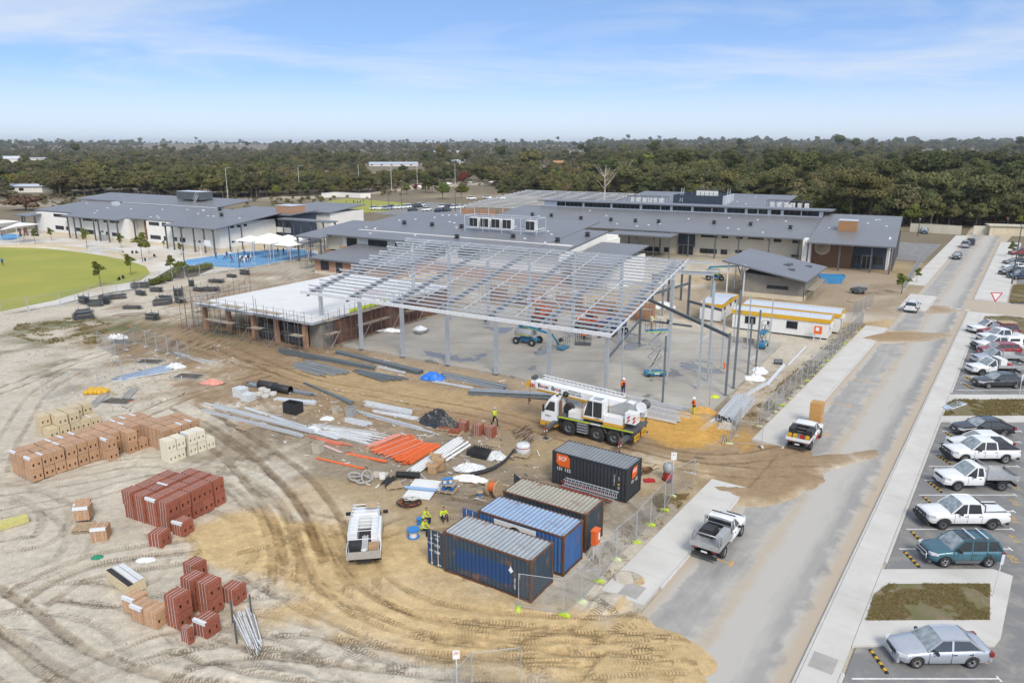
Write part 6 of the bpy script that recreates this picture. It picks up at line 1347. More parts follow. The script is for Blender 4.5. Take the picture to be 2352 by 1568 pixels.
for y in(-.8,.8):rk.path([(1.3,y,1.86),(1.25,y,2.12),(-1.7,y,2.12),(-2.5,y,1.9),(-2.6,y,1.2)],.025,6)
for i in range(9):rk.tube((1.2-i*.40,-.8,2.12),(1.2-i*.40,.8,2.12),.022,5)
rk.tube((-2.52,-.8,1.9),(-2.52,.8,1.9),.022,5);rk.build('ladder_rack','white_metal',vt)
MB().box(-2.45,-1.85,.2,.85,.93,1.5).build('tool_chest','black',vt);MB().box(-2.3,-1.8,-.85,-.25,.93,1.3).build('cardboard_box','cardboard',vt)
for i in range(4):MB().tube((-2.3,.1-i*.09,1.05+.05*(i%2)),(-.9,.12-i*.09,1.15+.05*(i%2)),.05,8).build('pipe','pipe_grey',vt)
MB().box(.6,1.3,-.7,.0,2.15,2.2).build('timber_board','timber',vt);MB().lathe([(.14,0),(.15,.25)],(-2.4,.0,.93),12).build('bucket','white_plastic',vt)
# box trailer
tr_=thing('box_trailer','grey cage trailer parked on the sand near the young tree','trailer',(*G(*t4(828,108)),0),R_(35));MB().box(-1.3,1.3,-.8,.8,.5,.56).build('floor','grey_dark',tr_)
for a in((-1.3,1.3,-.82,-.78,.56,.95),(-1.3,1.3,.78,.82,.56,.95),(-1.32,-1.28,-.8,.8,.56,.95),(1.28,1.32,-.8,.8,.56,.95)):MB().box(*a).build('side','grey_dark',tr_)
for s in(-1,1):MB().lathe([(.3,-.09),(.3,.09)],(0,0,0),14,axis='Y').build('wheel','rubber',tr_,(-.1,s*.92,.3))
g=MB();rails(g,-1.3,1.3,-.8,.8,.95,.6,.3,6);g.build('cage','galv_flat',tr_);MB().bar((1.3,0,.45),(2.6,0,.45),.08).build('drawbar','galv_flat',tr_)
# ================================================================ BRICK PACKS
D('brick_tan',(.45,.27,.155),.9,var=.22,vs=9,rand=.10);D('brick_red',(.28,.088,.05),.9,var=.25,vs=9,rand=.12);D('brick_cream',(.56,.46,.30),.9,var=.16,vs=9,rand=.06);D('brick_white',(.70,.645,.50),.9,var=.08,vs=9,rand=.04);D('strap',(.62,.62,.60),.5,var=.1);D('wrap_label',(.66,.68,.70),.5,var=.12,vs=12)
PM={}
def pack_mesh(kind,hole=True,w=1.0,d=.78,h=.92,v=0):
 key=(kind,hole,w,d,h,v)
 if key in PM:return PM[key]
 r=random.Random(hash(key)%9999 if False else len(PM)+3);mb=MB();nx,ny,nz=(8,6,4)if kind!='brick_red' else(10,6,4);bx_,by_,bz_=w/nx,d/ny,h/nz
 for i in range(nx):
  for j in range(ny):
   for k in range(nz):
    if 0<i<nx-1 and 0<j<ny-1 and k<nz-1:continue
    if hole and k==1 and j in(1,4)and(i<2 or i>nx-3):continue
    g=.010;o=r.uniform(-.006,.006);p=r.uniform(-.006,.006);mb.box(i*bx_+g/2,(i+1)*bx_-g/2,j*by_+g/2+o*(j in(0,ny-1)),(j+1)*by_-g/2+p*(j in(0,ny-1)),k*bz_+.003,(k+1)*bz_-.004+(r.uniform(-.004,.006)if k==nz-1 else 0))
 o=mb.build('bricks',kind);me=o.data;bpy.data.objects.remove(o);PM[key]=me;return me
STR={}
def pack(kind,x,y,z,rz,label,group=None,strap=True,lab=False,hole=True,w=1.0,d=.78,h=.92,v=0,tilt=0):
 p=thing('brick_pack',label,'brick pack',(x,y,z),rz,group)
 if tilt:p.rotation_euler=(tilt,tilt*.6,rz)
 b_=link('bricks',pack_mesh(kind,hole,w,d,h,v),p);b_['kind']='stuff'
 if strap:
  for i in range(2 if kind!='brick_red' else 3):
   k=('s',w,d,h)
   if k not in STR:o=MB().box(-.011,.011,-.004,d+.004,h+.006,h+.011).box(-.011,.011,-.007,-.003,.0,h+.011).box(-.011,.011,d+.003,d+.007,0,h+.011).build('strap','strap',p);STR[k]=o.data
   else:o=link('strap',STR[k],p)
   o.location=(w*(.27+i*(.46 if kind!='brick_red' else.23)),0,0)
 if lab:
  k=('l',w,d,h)
  if k not in STR:o=MB().box(-.005,w*.96,-.006,.14,h+.012,h+.015).box(-.005,w*.96,-.016,-.010,h-.17,h+.015).build('wrapper','wrap_label',p);STR[k]=o.data
  else:link('wrapper',STR[k],p)
 return p
AP=R_(-33.5);ea=(math.cos(AP),math.sin(AP));eb=(-ea[1],ea[0]);rk_=random.Random(11)
def grid(kind,O,cells,nm,grp,w=1.0,d=.78,h=.92,labp=.25):
 """cells: (i along the long way, j across, layers); O: near corner of cell 0,0. The packs' long side lies across."""
 for i,j,n in cells:
  for l in range(n):
   x=O[0]+ea[0]*j*(w+.09)+eb[0]*i*(d+.08);y=O[1]+ea[1]*j*(w+.09)+eb[1]*i*(d+.08)
   lay='only' if n==1 else('lower','upper')[l]
   pack(kind,x+rk_.uniform(-.045,.045),y+rk_.uniform(-.03,.03),l*(h+.015),AP+rk_.uniform(-.03,.03),'%s, %s layer, %s along, %s across'%(nm,lay,ORD[i],ORD[max(0,j+3 if j<0 else j)]),grp,True,l==n-1 and rk_.random()<labp,True,w,d,h)
TC=[(i,j,2)for i in range(0,3)for j in range(0,3)]+[(i,j,2)for i in range(3,7)for j in(0,1,2)]+[(i,j,2)for i in range(7,12)for j in(0,1,2)]+[(2,2,2),(6,3,2),(8,3,2),(9,3,1)]
TC=sorted(set(TC));grid('brick_tan',(-38.45,52.55),TC,'tan brick pack of the long tan block','tan brick packs in the long block')
grid('brick_tan',(-31.1,58.1),[(i,j,2)for i in range(0,4)for j in range(0,3)]+[(-1,0,2)]if False else[(i,j,2)for i in range(0,4)for j in range(0,3)],'tan brick pack of the short tan block','tan brick packs in the short block')
grid('brick_white',(-28.0,54.7),[(0,0,2),(1,0,2)],'pale cream brick pack of the taller pair','pale packs beside the tan block',1.1,.72);grid('brick_white',(-27.0,56.25),[(0,0,2),(1,0,2)],'pale cream brick pack of the second pair','pale packs beside the tan block',1.1,.72);grid('brick_white',(-26.0,57.5),[(0,0,1)],'pale cream brick pack of the lone end pack','pale packs beside the tan block',1.0,.72)
grid('brick_cream',(-41.4,60.3),[(0,0,2),(1,0,2),(0,1,1),(2,0,2),(2,1,2),(3,0,2),(3,1,1),(4,0,2),(4,1,1),(1,1,2)],'yellow cream brick pack behind the tan block','yellow cream packs',1.1,.82)
RO_=(-26.2,45.45);AP0=AP;AP=R_(-27);ea=(math.cos(AP),math.sin(AP));eb=(-ea[1],ea[0])
grid('brick_red',RO_,[(i,j,2)for i in range(0,5)for j in range(0,4)if not(i>=4 and j<1)and not(i==0 and j==9)],'red brick pack of the red block','red brick packs in the block',1.04,.86,.98,.35)
L1=[('brick_tan',-29.0,44.35,.28,R_(12),'open topped tan brick pack on stacked pallets'),('brick_tan',-29.6,45.4,0,R_(20),'tan brick pack behind the pallet stack'),('brick_tan',-26.65,42.1,0,R_(12),'single tan brick pack standing alone near the red block'),('brick_red',-22.75,41.6,0,R_(-12),'single dark red brick pack on yellow sand'),('brick_red',-22.0,43.2,0,R_(-24),'single red brick pack at the foot of the red block'),('brick_tan',-21.0,34.95,0,AP,'tan brick pack in the lower group, first of three'),('brick_tan',-20.2,34.2,0,AP,'tan brick pack in the lower group, second of three'),('brick_tan',-19.3,33.8,0,AP,'tan brick pack in the lower group, third of three'),('brick_red',-18.05,33.7,0,AP,'lower red brick pack of the near stack of two'),('brick_red',-18.05,33.7,.95,AP,'upper red brick pack of the near stack of two'),('brick_red',-16.9,34.9,0,AP,'lower red brick pack of the far stack of two'),('brick_red',-16.9,34.9,.95,AP,'upper red brick pack of the far stack of two'),('brick_red',-17.9,35.3,0,AP,'lower red brick pack of the hidden stack'),('brick_red',-17.9,35.3,.95,AP,'upper red brick pack of the hidden stack'),('brick_red',-15.95,35.75,0,R_(-20),'red brick pack leaning by the timber frames'),('brick_red',-16.36,33.0,0,AP,'red brick pack in front with a white wrapper'),('brick_red',-19.15,38.3,0,R_(-30),'small red brick pack behind the lower group')]
for i,(k,x,y,z,rz,lb)in enumerate(L1):pack(k,x,y,z,rz,lb,lab=i in(0,1,2,4,5,6,15),w=.95,d=.9,h=.92,v=1)
pack('brick_red',-16.75,32.4,0,AP,'half width red brick pack at the front of the lower group',w=.62,d=.3,h=.9,v=2)
for i,(q,rz,tl)in enumerate((((1895,1375),-20,.12),((2030,1405),-28,0),((2145,1425),-28,0))):x,y=T(1000,1100)(*q);pack('brick_red',x-.4,y,.0,R_(rz),('leaning red brick pack beside the black tarp','red brick pack between the leaning pack and the last pack','red brick pack nearest the worker by the tarp')[i],tilt=tl,w=.8,d=.7,h=.95,v=3)
def pallet(x,y,z,rz,label,group='timber pallets'):
 global PAL
 if 'PAL' in globals():return dup(PAL,(x,y,z),rz,label,group)
 p=thing('pallet',label,'pallet',(x,y,z),rz,group)
 for i in range(7):MB().box(-.58,.58,-.57+i*.175,-.57+i*.175+.11,.12,.14).build('slat','timber',p)
 for x_ in(-.55,-.04,.47):MB().box(x_,x_+.09,-.57,.6,.02,.118).build('bearer','timber_grey',p)
 PAL=p;return p
a_,b_,c_=T(700,1400),T(1300,1600),T(0,1500)
for i,(f,q,z,rz,lb)in enumerate(((a_,(600,640),0,-35,'pallet beside the long white flashings'),(a_,(1120,512),0,-25,'pallet under the black box'),(a_,(1440,535),0,-30,'pallet under the small grey bin'),(a_,(910,412),0,-30,'pallet behind the black box'),(b_,(1475,322),0,-35,'empty pale pallet near the black crates'),(b_,(1065,745),0,-20,'pallet under the blue reels'),(b_,(1065,745),.55,-15,'pallet carried on the lower blue reels'),(b_,(560,705),0,20,'pallet under the black bars'),(c_,(770,1340),0,15,'lower pallet under the open tan pack'),(c_,(770,1340),.14,8,'upper pallet under the open tan pack'),(T(3000,1100),(775,185),0,20,'weathered pallets by the site offices'),(b_,(1020,175),0,-10,'pallet with red tiles'),(b_,(1130,225),0,-15,'pallet with loose red bricks'),(b_,(1745,420),0,-25,'pallet under the wrapped bundle'))):
 x,y=f(*q);pallet(x,y,z,R_(rz),lb)
x,y=b_(1020,170);tg=thing('tile_stack','thin layer of red tiles on a pallet','tiles',(x,y,.14),R_(-10))
for i in range(5):
 for j in range(5):link('tile',PM.setdefault('tile',MB().box(0,.2,0,.2,0,.06).build('tile','brick_red',tg).data),tg,(-.55+i*.215,-.52+j*.21,0))if(i or j)else None
x,y=b_(1130,215);lb_=thing('loose_brick_pile','loose red bricks stacked unevenly on a pallet','bricks',(x,y,.14),R_(-15));r_b=random.Random(2);me=MB().box(0,.29,0,.11,0,.085).build('brick','brick_red',lb_).data
for i in range(46):link('brick',me,lb_,(-.55+(i%3)*.33+r_b.uniform(-.02,.02),-.5+(i//3%6)*.16,(i//18)*.09+.001))
D('sheet_white',(.62,.64,.65),.4,var=.08,dirt=.1)
ss=thing('sheet_stack','long crate of white roof sheets lying on pale brick packs','roof sheets',(-23.4,37.85,0),R_(-38));MB().box(0,2.5,0,1.05,0,.62).build('packs','brick_cream',ss)
for i in range(3):MB().box(-.05+i*.02,2.55-i*.03,.05+i*.33,.33+i*.33,.63+i*.012,.67+i*.012).build('sheet','black' if i==0 else 'sheet_white',ss)
wl=thing('insulation_bundle','yellow insulation slabs stacked on a pallet','insulation',(-33.0,44.25,0),R_(43));MB().box(-.9,.9,-.35,.35,0,.1).build('pallet_base','timber_grey',wl)
for i in range(4):MB().box(-.85,.85,-.33,.33,.1+i*.1,.196+i*.1).build('slab','wool_yellow',wl)
# ================================================================ TEMPORARY FENCE
D('mesh_wire',(.30,.31,.32),.5,metal=.5,var=.1)
FP_={}
def panel(p,q,label,group,foot='lime',z=.08,lean=0):
 p=Vector((*p,z));q=Vector((*q,z));L_=(q-p).length;rz=math.atan2(q.y-p.y,q.x-p.x);s=thing('fence_panel',label,'fence panel',p,rz,group)
 if 'f' not in FP_:
  f=MB();W_=2.3
  for x in(0,W_):f.tube((x,0,0),(x,0,2.1),.02,6)
  for zz in(.12,2.08):f.tube((0,0,zz),(W_,0,zz),.018,6)
  FP_['f']=f.build('frame','galv_flat',s).data;m_=MB()
  for i in range(1,38):m_.bar((i*W_/38,0,.12),(i*W_/38,0,2.08),.004)
  for i in range(1,14):m_.bar((0,0,.12+i*.14),(W_,0,.12+i*.14),.004)
  FP_['m']=m_.build('mesh','mesh_wire',s).data
  b=MB();b.prism([(-.32,0),(.32,0),(.30,.10),(.16,.15),(-.16,.15),(-.30,.10)],-.11,.11);FP_['lime']=b.build('foot','lime',s).data;FP_['lime_pale']=FP_['lime'].copy();FP_['lime_pale'].materials[0]=mat('lime_pale');FP_['concrete']=FP_['lime'].copy();FP_['concrete'].materials[0]=mat('concrete')
  for o in list(sc.objects):
   if o.parent==s:bpy.data.objects.remove(o)
 sx=L_/2.3
 for nm in('f','m'):
  o=link({'f':'frame','m':'mesh'}[nm],FP_[nm],s);o.scale=(sx,1,1)
  if lean:o.rotation_euler=(lean,0,0)
 if foot:o=link('foot',FP_[foot],s,(0,0,-.09));o.rotation_euler=(0,0,R_(90)+.2)
 return s
def fence(pts,nm,grp,feet=('lime',),step=2.3,z=.08,skip=()):
 n=0
 for a,b in zip(pts[:-1],pts[1:]):
  L_=math.dist(a,b);k=max(1,round(L_/step))
  for i in range(k):
   if n not in skip:panel((a[0]+(b[0]-a[0])*i/k,a[1]+(b[1]-a[1])*i/k),(a[0]+(b[0]-a[0])*(i+.97)/k,a[1]+(b[1]-a[1])*(i+.97)/k),'%s, %s panel along the run'%(nm,ORD[n]if n<20 else 'later'),grp,feet[n%len(feet)],z)
   n+=1
 return n
fence([G(1191,1398),G(1296,1413),G(1335,1383),G(1376,1336),G(1415,1285),G(1461,1246),G(1494,1206),G(1526,1172),G(1544,1140),G(1594,1115)],'temporary mesh fence beside the containers','fence panels by the containers',('lime','lime','lime_pale','lime','lime_pale','lime'))
fence([G(1749,1026),G(1676,1020),G(1700,985)],'temporary mesh fence at the path corner by the steel channels','fence panels at the path corner',('concrete','lime_pale'))
fence([RF(32,-11.2),RF(79,-11.2)],'temporary mesh fence along the footpath below the site offices','fence panels along the footpath',('lime_pale','concrete','lime_pale','lime'),z=.05)
fence([RF(79,-11.4),RF(84,-13.5),RF(94,-12.5)],'temporary mesh fence near the parked crossover','fence panels near the crossover',('concrete',))
fence([RF(112,-10.5),RF(150,-12.2)],'temporary mesh fence below the glazed pavilion','fence panels below the pavilion',('concrete',),3.4)
c0=T(0,1100)
fence([c0(405,1100),c0(655,1022),c0(905,965),c0(1130,895),c0(1360,872)],'wire mesh fence across the pale sand lot','fence panels on the sand lot',('concrete',),3.2)
fence([c0(905,610),c0(1065,690),c0(1240,570),c0(1345,600),c0(1545,665),c0(1740,745)],'wire mesh fence beside the weedy stack yard','fence panels by the stack yard',('concrete',),3.4)
fence([c0(20,310),c0(265,270),c0(560,225),c0(825,165),c0(1080,112),c0(1210,95),T(0,480)(1350,1500),T(0,480)(1700,1420),T(0,480)(2350,1325),T(1000,480)(560,1235)],'temporary mesh fence along the curved school path','fence panels along the school path',('concrete','concrete'),3.4)
panel(G(1085,1592),G(1196,1578),'temporary mesh fence panel closest to the camera','fence panels closest to the camera',None);panel(G(1040,1640),G(1083,1594),'temporary mesh fence panel entering at the bottom of the picture','fence panels closest to the camera',None)
def sign(name,label,p,h,rz,pole='galv',z=0.):
 s=thing(name,label,'sign',(*p,z),rz);MB().tube((0,0,0),(0,0,h),.03,8).build('pole',pole,s);return s
s=sign('site_sign','small white and red site notice on a pole at the bottom edge',G(1050,1600),2.5,R_(5));MB().box(-.16,.16,-.04,-.03,2.05,2.5).build('notice','sign_white',s);text('lettering','SITE\nSAFETY',.08,'sign_red',s,(0,-.045,2.36),(R_(90),0,0))
s=sign('site_sign','white notice on a pole beside the concrete mixer',G(1544,1113),2.6,R_(-5));MB().box(-.2,.2,-.04,-.03,2.0,2.6).build('notice','sign_white',s);text('lettering','SITE',.12,'sign_red',s,(0,-.045,2.42),(R_(90),0,0))
s=sign('give_way_sign','red and white give way triangle at the side road',G(2280,725),3.4,R_(-10),z=.1);o=MB().prism([(-.85,3.4),(.85,3.4),(0,1.95)],-.05,-.03).build('triangle','sign_red',s);MB().prism([(-.6,3.27),(.6,3.27),(0,2.25)],-.06,-.051).build('inner_triangle','sign_white',o)
s=sign('give_way_sign','small give way triangle by the far gate house',G(2312,525),3.6,R_(-10));o=MB().prism([(-.9,3.6),(.9,3.6),(0,2.1)],-.05,-.03).build('triangle','sign_red',s);MB().prism([(-.6,3.45),(.6,3.45),(0,2.45)],-.06,-.051).build('inner_triangle','sign_white',o)
t8=T(3000,2000)
for q,lb in(((2063,790),'grey parking sign on a leaning pole in the near grass island'),):s=sign('parking_sign',lb,t8(*q),2.7,R_(20));s.rotation_euler=(0,R_(4),R_(20));MB().box(-.12,.12,-.04,-.03,2.1,2.7).build('plate','galv',s)
s=sign('parking_sign','grey parking sign in the second grass island',T(3000,1100)(2295,1100),2.8,R_(20));MB().box(-.12,.12,-.04,-.03,2.2,2.8).build('plate','galv',s)
# wheel stops, bay lines and bay numbers
def stop(x,y,label):
 global WST
 if 'WST' in globals():return dup(WST,(x,y,.0),0,label,'wheel stops')
 s=thing('wheel_stop',label,'wheel stop',(x,y,0),0,'wheel stops');MB().prism([(-.09,0),(.09,0),(.06,.1),(-.06,.1)],-.85,.85).build('body','black',s)
 for i in range(4):MB().prism([(-.092,.012),(.092,.012),(.062,.104),(-.062,.104)],-.74+i*.42,-.54+i*.42).build('yellow_band','yellow',s)
 WST=s;return s
yl=[29.72]+[38.9+2.46*i for i in range(1,11)]+[72.4,74.85,77.3,79.8,82.3,84.8]
x_of=lambda y,q:RO[0]+(y-RO[1]+q*math.cos(RA))/math.tan(RA)+q*math.sin(RA)
for i,y in enumerate(yl):
 x0=x_of(y,2.3);o=structure(MB().box(x0,x0+6.9,y-.05,y+.05,.003,.0045).box(x0+6.9,x0+7.0,y-.2,y+.2,.003,.0045).build('bay_line','line_white'))
for i,y in enumerate([30.9]+[40.1+2.46*i for i in range(9)]+[73.6,76,78.5,81,83.5]):stop(x_of(y,2.3)+1.0,y,'black and yellow wheel stop, %s bay from the silver sedan'%ORD[i])
for i,(x,y,s_)in enumerate(((23.05,31.2,'F21'),(30.55,40.2,'F20'),(32.2,42.6,'F19'),(33.8,45.1,'F18'),(35.5,47.6,'F17'),(37.2,50.0,'F16'))):o=text('bay_number',s_,.62,'line_yellow',None,(x,y,.004),(0,0,R_(80)),depth=.0004);structure(o)
for p0 in(8.5,33.5,42.5,52):structure(MB().cbox((*RF(p0,-6.9),.006),(.09,2.3,.002),rz=RA).cbox((*RF(p0,-5.7),.006),(.7,.12,.002),rz=RA).build('bay_line','mark_orange'))
for i in range(6):structure(MB().cbox((*RF(99.2,-6+i*1.2),.014),(.6,.6,.002),rz=RA).build('give_way_line','line_white'))
for p_,q_ in((1.6,-9.3),(1.4,.95)):o=MB().box(-.65,.65,-.55,.55,0,.16).box(-.5,.5,-.42,.42,.16,.175).build('drain_pit','concrete_old');o.location=(*RF(p_+.8,q_),-.02);o.rotation_euler=(0,0,RA);structure(o)
# ================================================================ PEOPLE  (facing +x, feet at z=0)
def ball(mb,c,r,sz=1.):
 n=8;mb.loft([[(c[0]+r*math.sin(t_)*math.cos(2*math.pi*k/n),c[1]+r*math.sin(t_)*math.sin(2*math.pi*k/n),c[2]-r*sz*math.cos(t_))for k in range(n)]for t_ in[math.pi*(i+.02)/6*.995 for i in range(7)]],closed=True,caps=True)
def body_mesh(pose,cols,vox=.016,fingers=True):
 """one continuous skin grown round a posed skeleton; cols: region -> material"""
 J={'stand':dict(hip=(0,0,.95),chest=(0,0,1.40),neck=(0,0,1.52),head=(.02,0,1.66),kn=((.03,.10,.50),(.03,-.10,.50)),an=((-.02,.12,.09),(-.02,-.12,.09)),el=((-.03,.27,1.14),(-.03,-.27,1.14)),ha=((.08,.28,.90),(.08,-.28,.90))),'hold':dict(hip=(0,0,.95),chest=(0,0,1.40),neck=(0,0,1.52),head=(.04,0,1.65),kn=((.05,.10,.50),(.0,-.10,.50)),an=((0,.12,.09),(-.06,-.12,.09)),el=((.02,.26,1.14),(.02,-.26,1.14)),ha=((.32,.16,1.16),(.30,-.14,1.18))),'walk':dict(hip=(0,0,.93),chest=(.02,0,1.38),neck=(.02,0,1.5),head=(.05,0,1.64),kn=((.22,.09,.52),(-.08,-.09,.48)),an=((.26,.10,.09),(-.34,-.10,.16)),el=((-.16,.25,1.14),(.16,-.25,1.14)),ha=((-.05,.24,.92),(.34,-.22,.98))),'sit':dict(hip=(0,0,.16),chest=(.06,0,.58),neck=(.10,0,.72),head=(.16,0,.85),kn=((.38,.17,.46),(.40,-.15,.44)),an=((.62,.16,.09),(.64,-.14,.09)),el=((.20,.26,.38),(.20,-.25,.38)),ha=((.42,.14,.42),(.42,-.08,.40))),'bench':dict(hip=(0,0,.50),chest=(.10,0,.90),neck=(.15,0,1.03),head=(.23,0,1.15),kn=((.42,.14,.50),(.42,-.13,.50)),an=((.40,.15,.09),(.38,-.14,.09)),el=((.26,.24,.70),(.26,-.23,.70)),ha=((.50,.08,.62),(.50,-.05,.62)))}[pose]
 mb=MB();caps=[]
 def cap(p,q,r1,r2,reg):mb.tube(p,q,r1,8,r2);ball(mb,p,r1);ball(mb,q,r2);caps.append((np.array(p,float),np.array(q,float),reg,(r1+r2)/2))
 h,c,nk,hd=J['hip'],J['chest'],J['neck'],J['head'];cx=Vector(c)
 for s in(-1,1):y=.08*s;cap((h[0],y,h[2]),(c[0],.10*s,c[2]-.06),.125,.12,'shirt')
 cap(h,c,.13,.12,'shirt');cap((c[0],-.17,c[2]),(c[0],.17,c[2]),.075,.075,'shirt');cap(c,nk,.06,.055,'skin');cap(nk,hd,.055,.06,'skin')
 ball(mb,hd,.10,1.2);caps.append((np.array(hd),np.array((hd[0]+.05,hd[1],hd[2]-.03)),'skin',.09));caps.append((np.array((hd[0]-.06,hd[1],hd[2]+.05)),np.array((hd[0]+.01,hd[1],hd[2]+.12)),'hair',.08));ball(mb,(hd[0]+.10,hd[1],hd[2]-.01),.018)
 for s in(-1,1):ball(mb,(hd[0],s*.098,hd[2]),.022)
 for k,s in((0,1),(1,-1)):
  kn,an,el,ha=J['kn'][k],J['an'][k],J['el'][k],J['ha'][k];sh=(c[0],.19*s,c[2])
  cap((h[0],.085*s,h[2]-.02),kn,.095,.068,'pants');cap(kn,an,.066,.05,'pants');fx=(an[0]+.15,an[1]+.02*s,an[2]-.045);cap((an[0]-.03,an[1],an[2]-.035),fx,.048,.042,'shoe')
  cap(sh,el,.062,.05,'shirt');cap(el,ha,.047,.033,'sleeve');d=(Vector(ha)-Vector(el)).normalized();pm=Vector(ha)+d*.07;cap(ha,pm,.034,.036,'glove')
  if fingers:
   sd=d.cross(Vector((0,1,0))).normalized()if abs(d.y)<.9 else Vector((1,0,0))
   for i,L_ in enumerate((.062,.074,.07,.054)):b0=pm+sd*(-.027+i*.018);cap(b0,b0+d*L_*.8+Vector((0,-s*.02,0)),.0095,.008,'glove')
   cap(Vector(ha)+sd*.03,Vector(ha)+sd*.058+d*.06,.011,.009,'glove')
 me=bpy.data.meshes.new('body');me.from_pydata([tuple(v)for v in mb.v],[],mb.f);o=bpy.data.objects.new('body',me);sc.collection.objects.link(o)
 m=o.modifiers.new('r','REMESH');m.mode='VOXEL';m.voxel_size=vox;m2=o.modifiers.new('s','SMOOTH');m2.factor=.5;m2.iterations=2;m3=o.modifiers.new('d','DECIMATE');m3.ratio=.35
 out=bpy.data.meshes.new_from_object(o.evaluated_get(bpy.context.evaluated_depsgraph_get()));bpy.data.objects.remove(o);out.materials.clear();regs=['shirt','pants','skin','hair','shoe','sleeve','glove','band']
 for r in regs:out.materials.append(mat(cols.get(r,cols.get({'sleeve':'shirt','glove':'skin','shoe':'pants','band':'shirt'}.get(r,'shirt'),'skin'))))
 n=len(out.polygons);ce=np.empty(n*3);out.polygons.foreach_get('center',ce);ce=ce.reshape(-1,3);best=np.full(n,1e9);idx=np.zeros(n,int)
 for p,q,reg,rr in caps:
  d=q-p;t_=np.clip(((ce-p)@d)/max(d@d,1e-9),0,1);ds=np.linalg.norm(ce-p-t_[:,None]*d,axis=1)-rr;k=ds<best;best=np.where(k,ds,best);idx=np.where(k,regs.index(reg),idx)
 if 'band' in cols:idx=np.where((idx==0)&(np.abs(ce[:,2]-(c[2]-.22))<.03),7,idx)
 if 'bib' in cols:out.materials.append(mat(cols['bib']));idx=np.where((idx==0)&(np.abs(ce[:,1])<.13)&(ce[:,2]<c[2]-.02),8,idx);idx=np.where((idx==0)&(ce[:,2]<h[2]+.12),8,idx)
 idx=np.where((idx==0)&(ce[:,2]<h[2]+.03),1,idx)
 out.polygons.foreach_set('material_index',idx.astype(np.int32));out.polygons.foreach_set('use_smooth',np.ones(n,bool));return out,hd
BM={}
def person(label,loc,rz,pose,cols,group=None,hat=None,near=True,sc_=1.,cat='person'):
 key=(pose,tuple(sorted(cols.items())),near)
 if key not in BM:BM[key]=body_mesh(pose,cols,.015 if near else.035,near)
 me,hd=BM[key];p=thing('person',label,cat,loc if len(loc)==3 else(*loc,0),rz,group);p.scale=(sc_,)*3;link('body',me,p)
 if hat:MB().lathe([(.13,.0),(.125,.03),(.12,.06),(.09,.12),(.03,.145),(.001,.147)],(hd[0]-.01,0,hd[2]+.02),14).lathe([(.17,.0),(.165,.012),(.12,.02)],(hd[0]+.02,0,hd[2]+.02),14).build('hard_hat',hat,p)
 return p
ORB=dict(shirt='orange_cloth',pants='navy_cloth',bib='navy_cloth',skin='skin',hair='hair',shoe='black',glove='navy_cloth');YEL_=dict(shirt='hiviz',pants='navy_cloth',skin='skin',hair='hair',shoe='timber_grey',band='sign_white');DKY=dict(shirt='hiviz',pants='dark_cloth',skin='skin',hair='hair',shoe='black',sleeve='dark_cloth')
S5=T(2000,1100)
person('worker in orange shirt and navy overalls with white hard hat standing on the slab',(*S5(1020,1040,.22),.22),R_(-80),'stand',ORB,hat='sign_white')
w2=person('worker in orange shirt and yellow trousers holding paper by the sand heap',(*S5(1665,1238),.12),R_(200),'hold',dict(shirt='orange_cloth',pants='hiviz',skin='skin',hair='hair',shoe='timber_grey',bib='navy_cloth'),hat='sign_white')
o=MB().cbox((.42,.02,1.22),(.28,.22,.01),ry=-.6).build('paper','sign_white');o.location=w2.location;o.rotation_euler=w2.rotation_euler;tag(o,'white paper held by the worker in yellow trousers','paper')
person('worker in yellow vest and dark trousers walking past the red brick packs',(*T(1000,1100)(2192,1322),.0),R_(-40),'walk',DKY,hat='lift_grey')
b6=T(1300,1600)
person('worker in yellow shirt sitting cross legged on the ground by the cable coil',b6(1015,1000),R_(-70),'sit',YEL_);person('worker in yellow shirt sitting on a blue reel facing the container',b6(835,1050),R_(-10),'bench',YEL_)
person('dark haired worker in yellow shirt sitting just behind the open container door',b6(825,1150),R_(-25),'bench',dict(YEL_,pants='dark_cloth'))
person('worker in the raised scissor lift platform',(14.85,76.6,ZS+5.11),R_(30),'hold',dict(shirt='lime_pale',pants='skin',skin='skin',hair='hair',shoe='black'));person('worker in orange vest standing in the grey work basket',(9.0,89.5,ZS+.2),R_(-90),'stand',dict(shirt='orange_cloth',pants='dark_cloth',skin='skin',hair='hair'),hat='sign_white',near=False)
STD=[dict(shirt='white_cloth',pants='navy_cloth',skin='skin',hair='hair'),dict(shirt='blue_cloth',pants='dark_cloth',skin='skin',hair='hair'),dict(shirt='dark_cloth',pants='dark_cloth',skin='skin',hair='hair'),dict(shirt='white_cloth',pants='white_cloth',skin='skin',hair='hair'),dict(shirt='red',pants='dark_cloth',skin='skin',hair='hair')]
SN=['white top and navy trousers','blue top and dark trousers','all dark clothes','all white clothes','red top and dark trousers']
rq=random.Random(4);n_=0
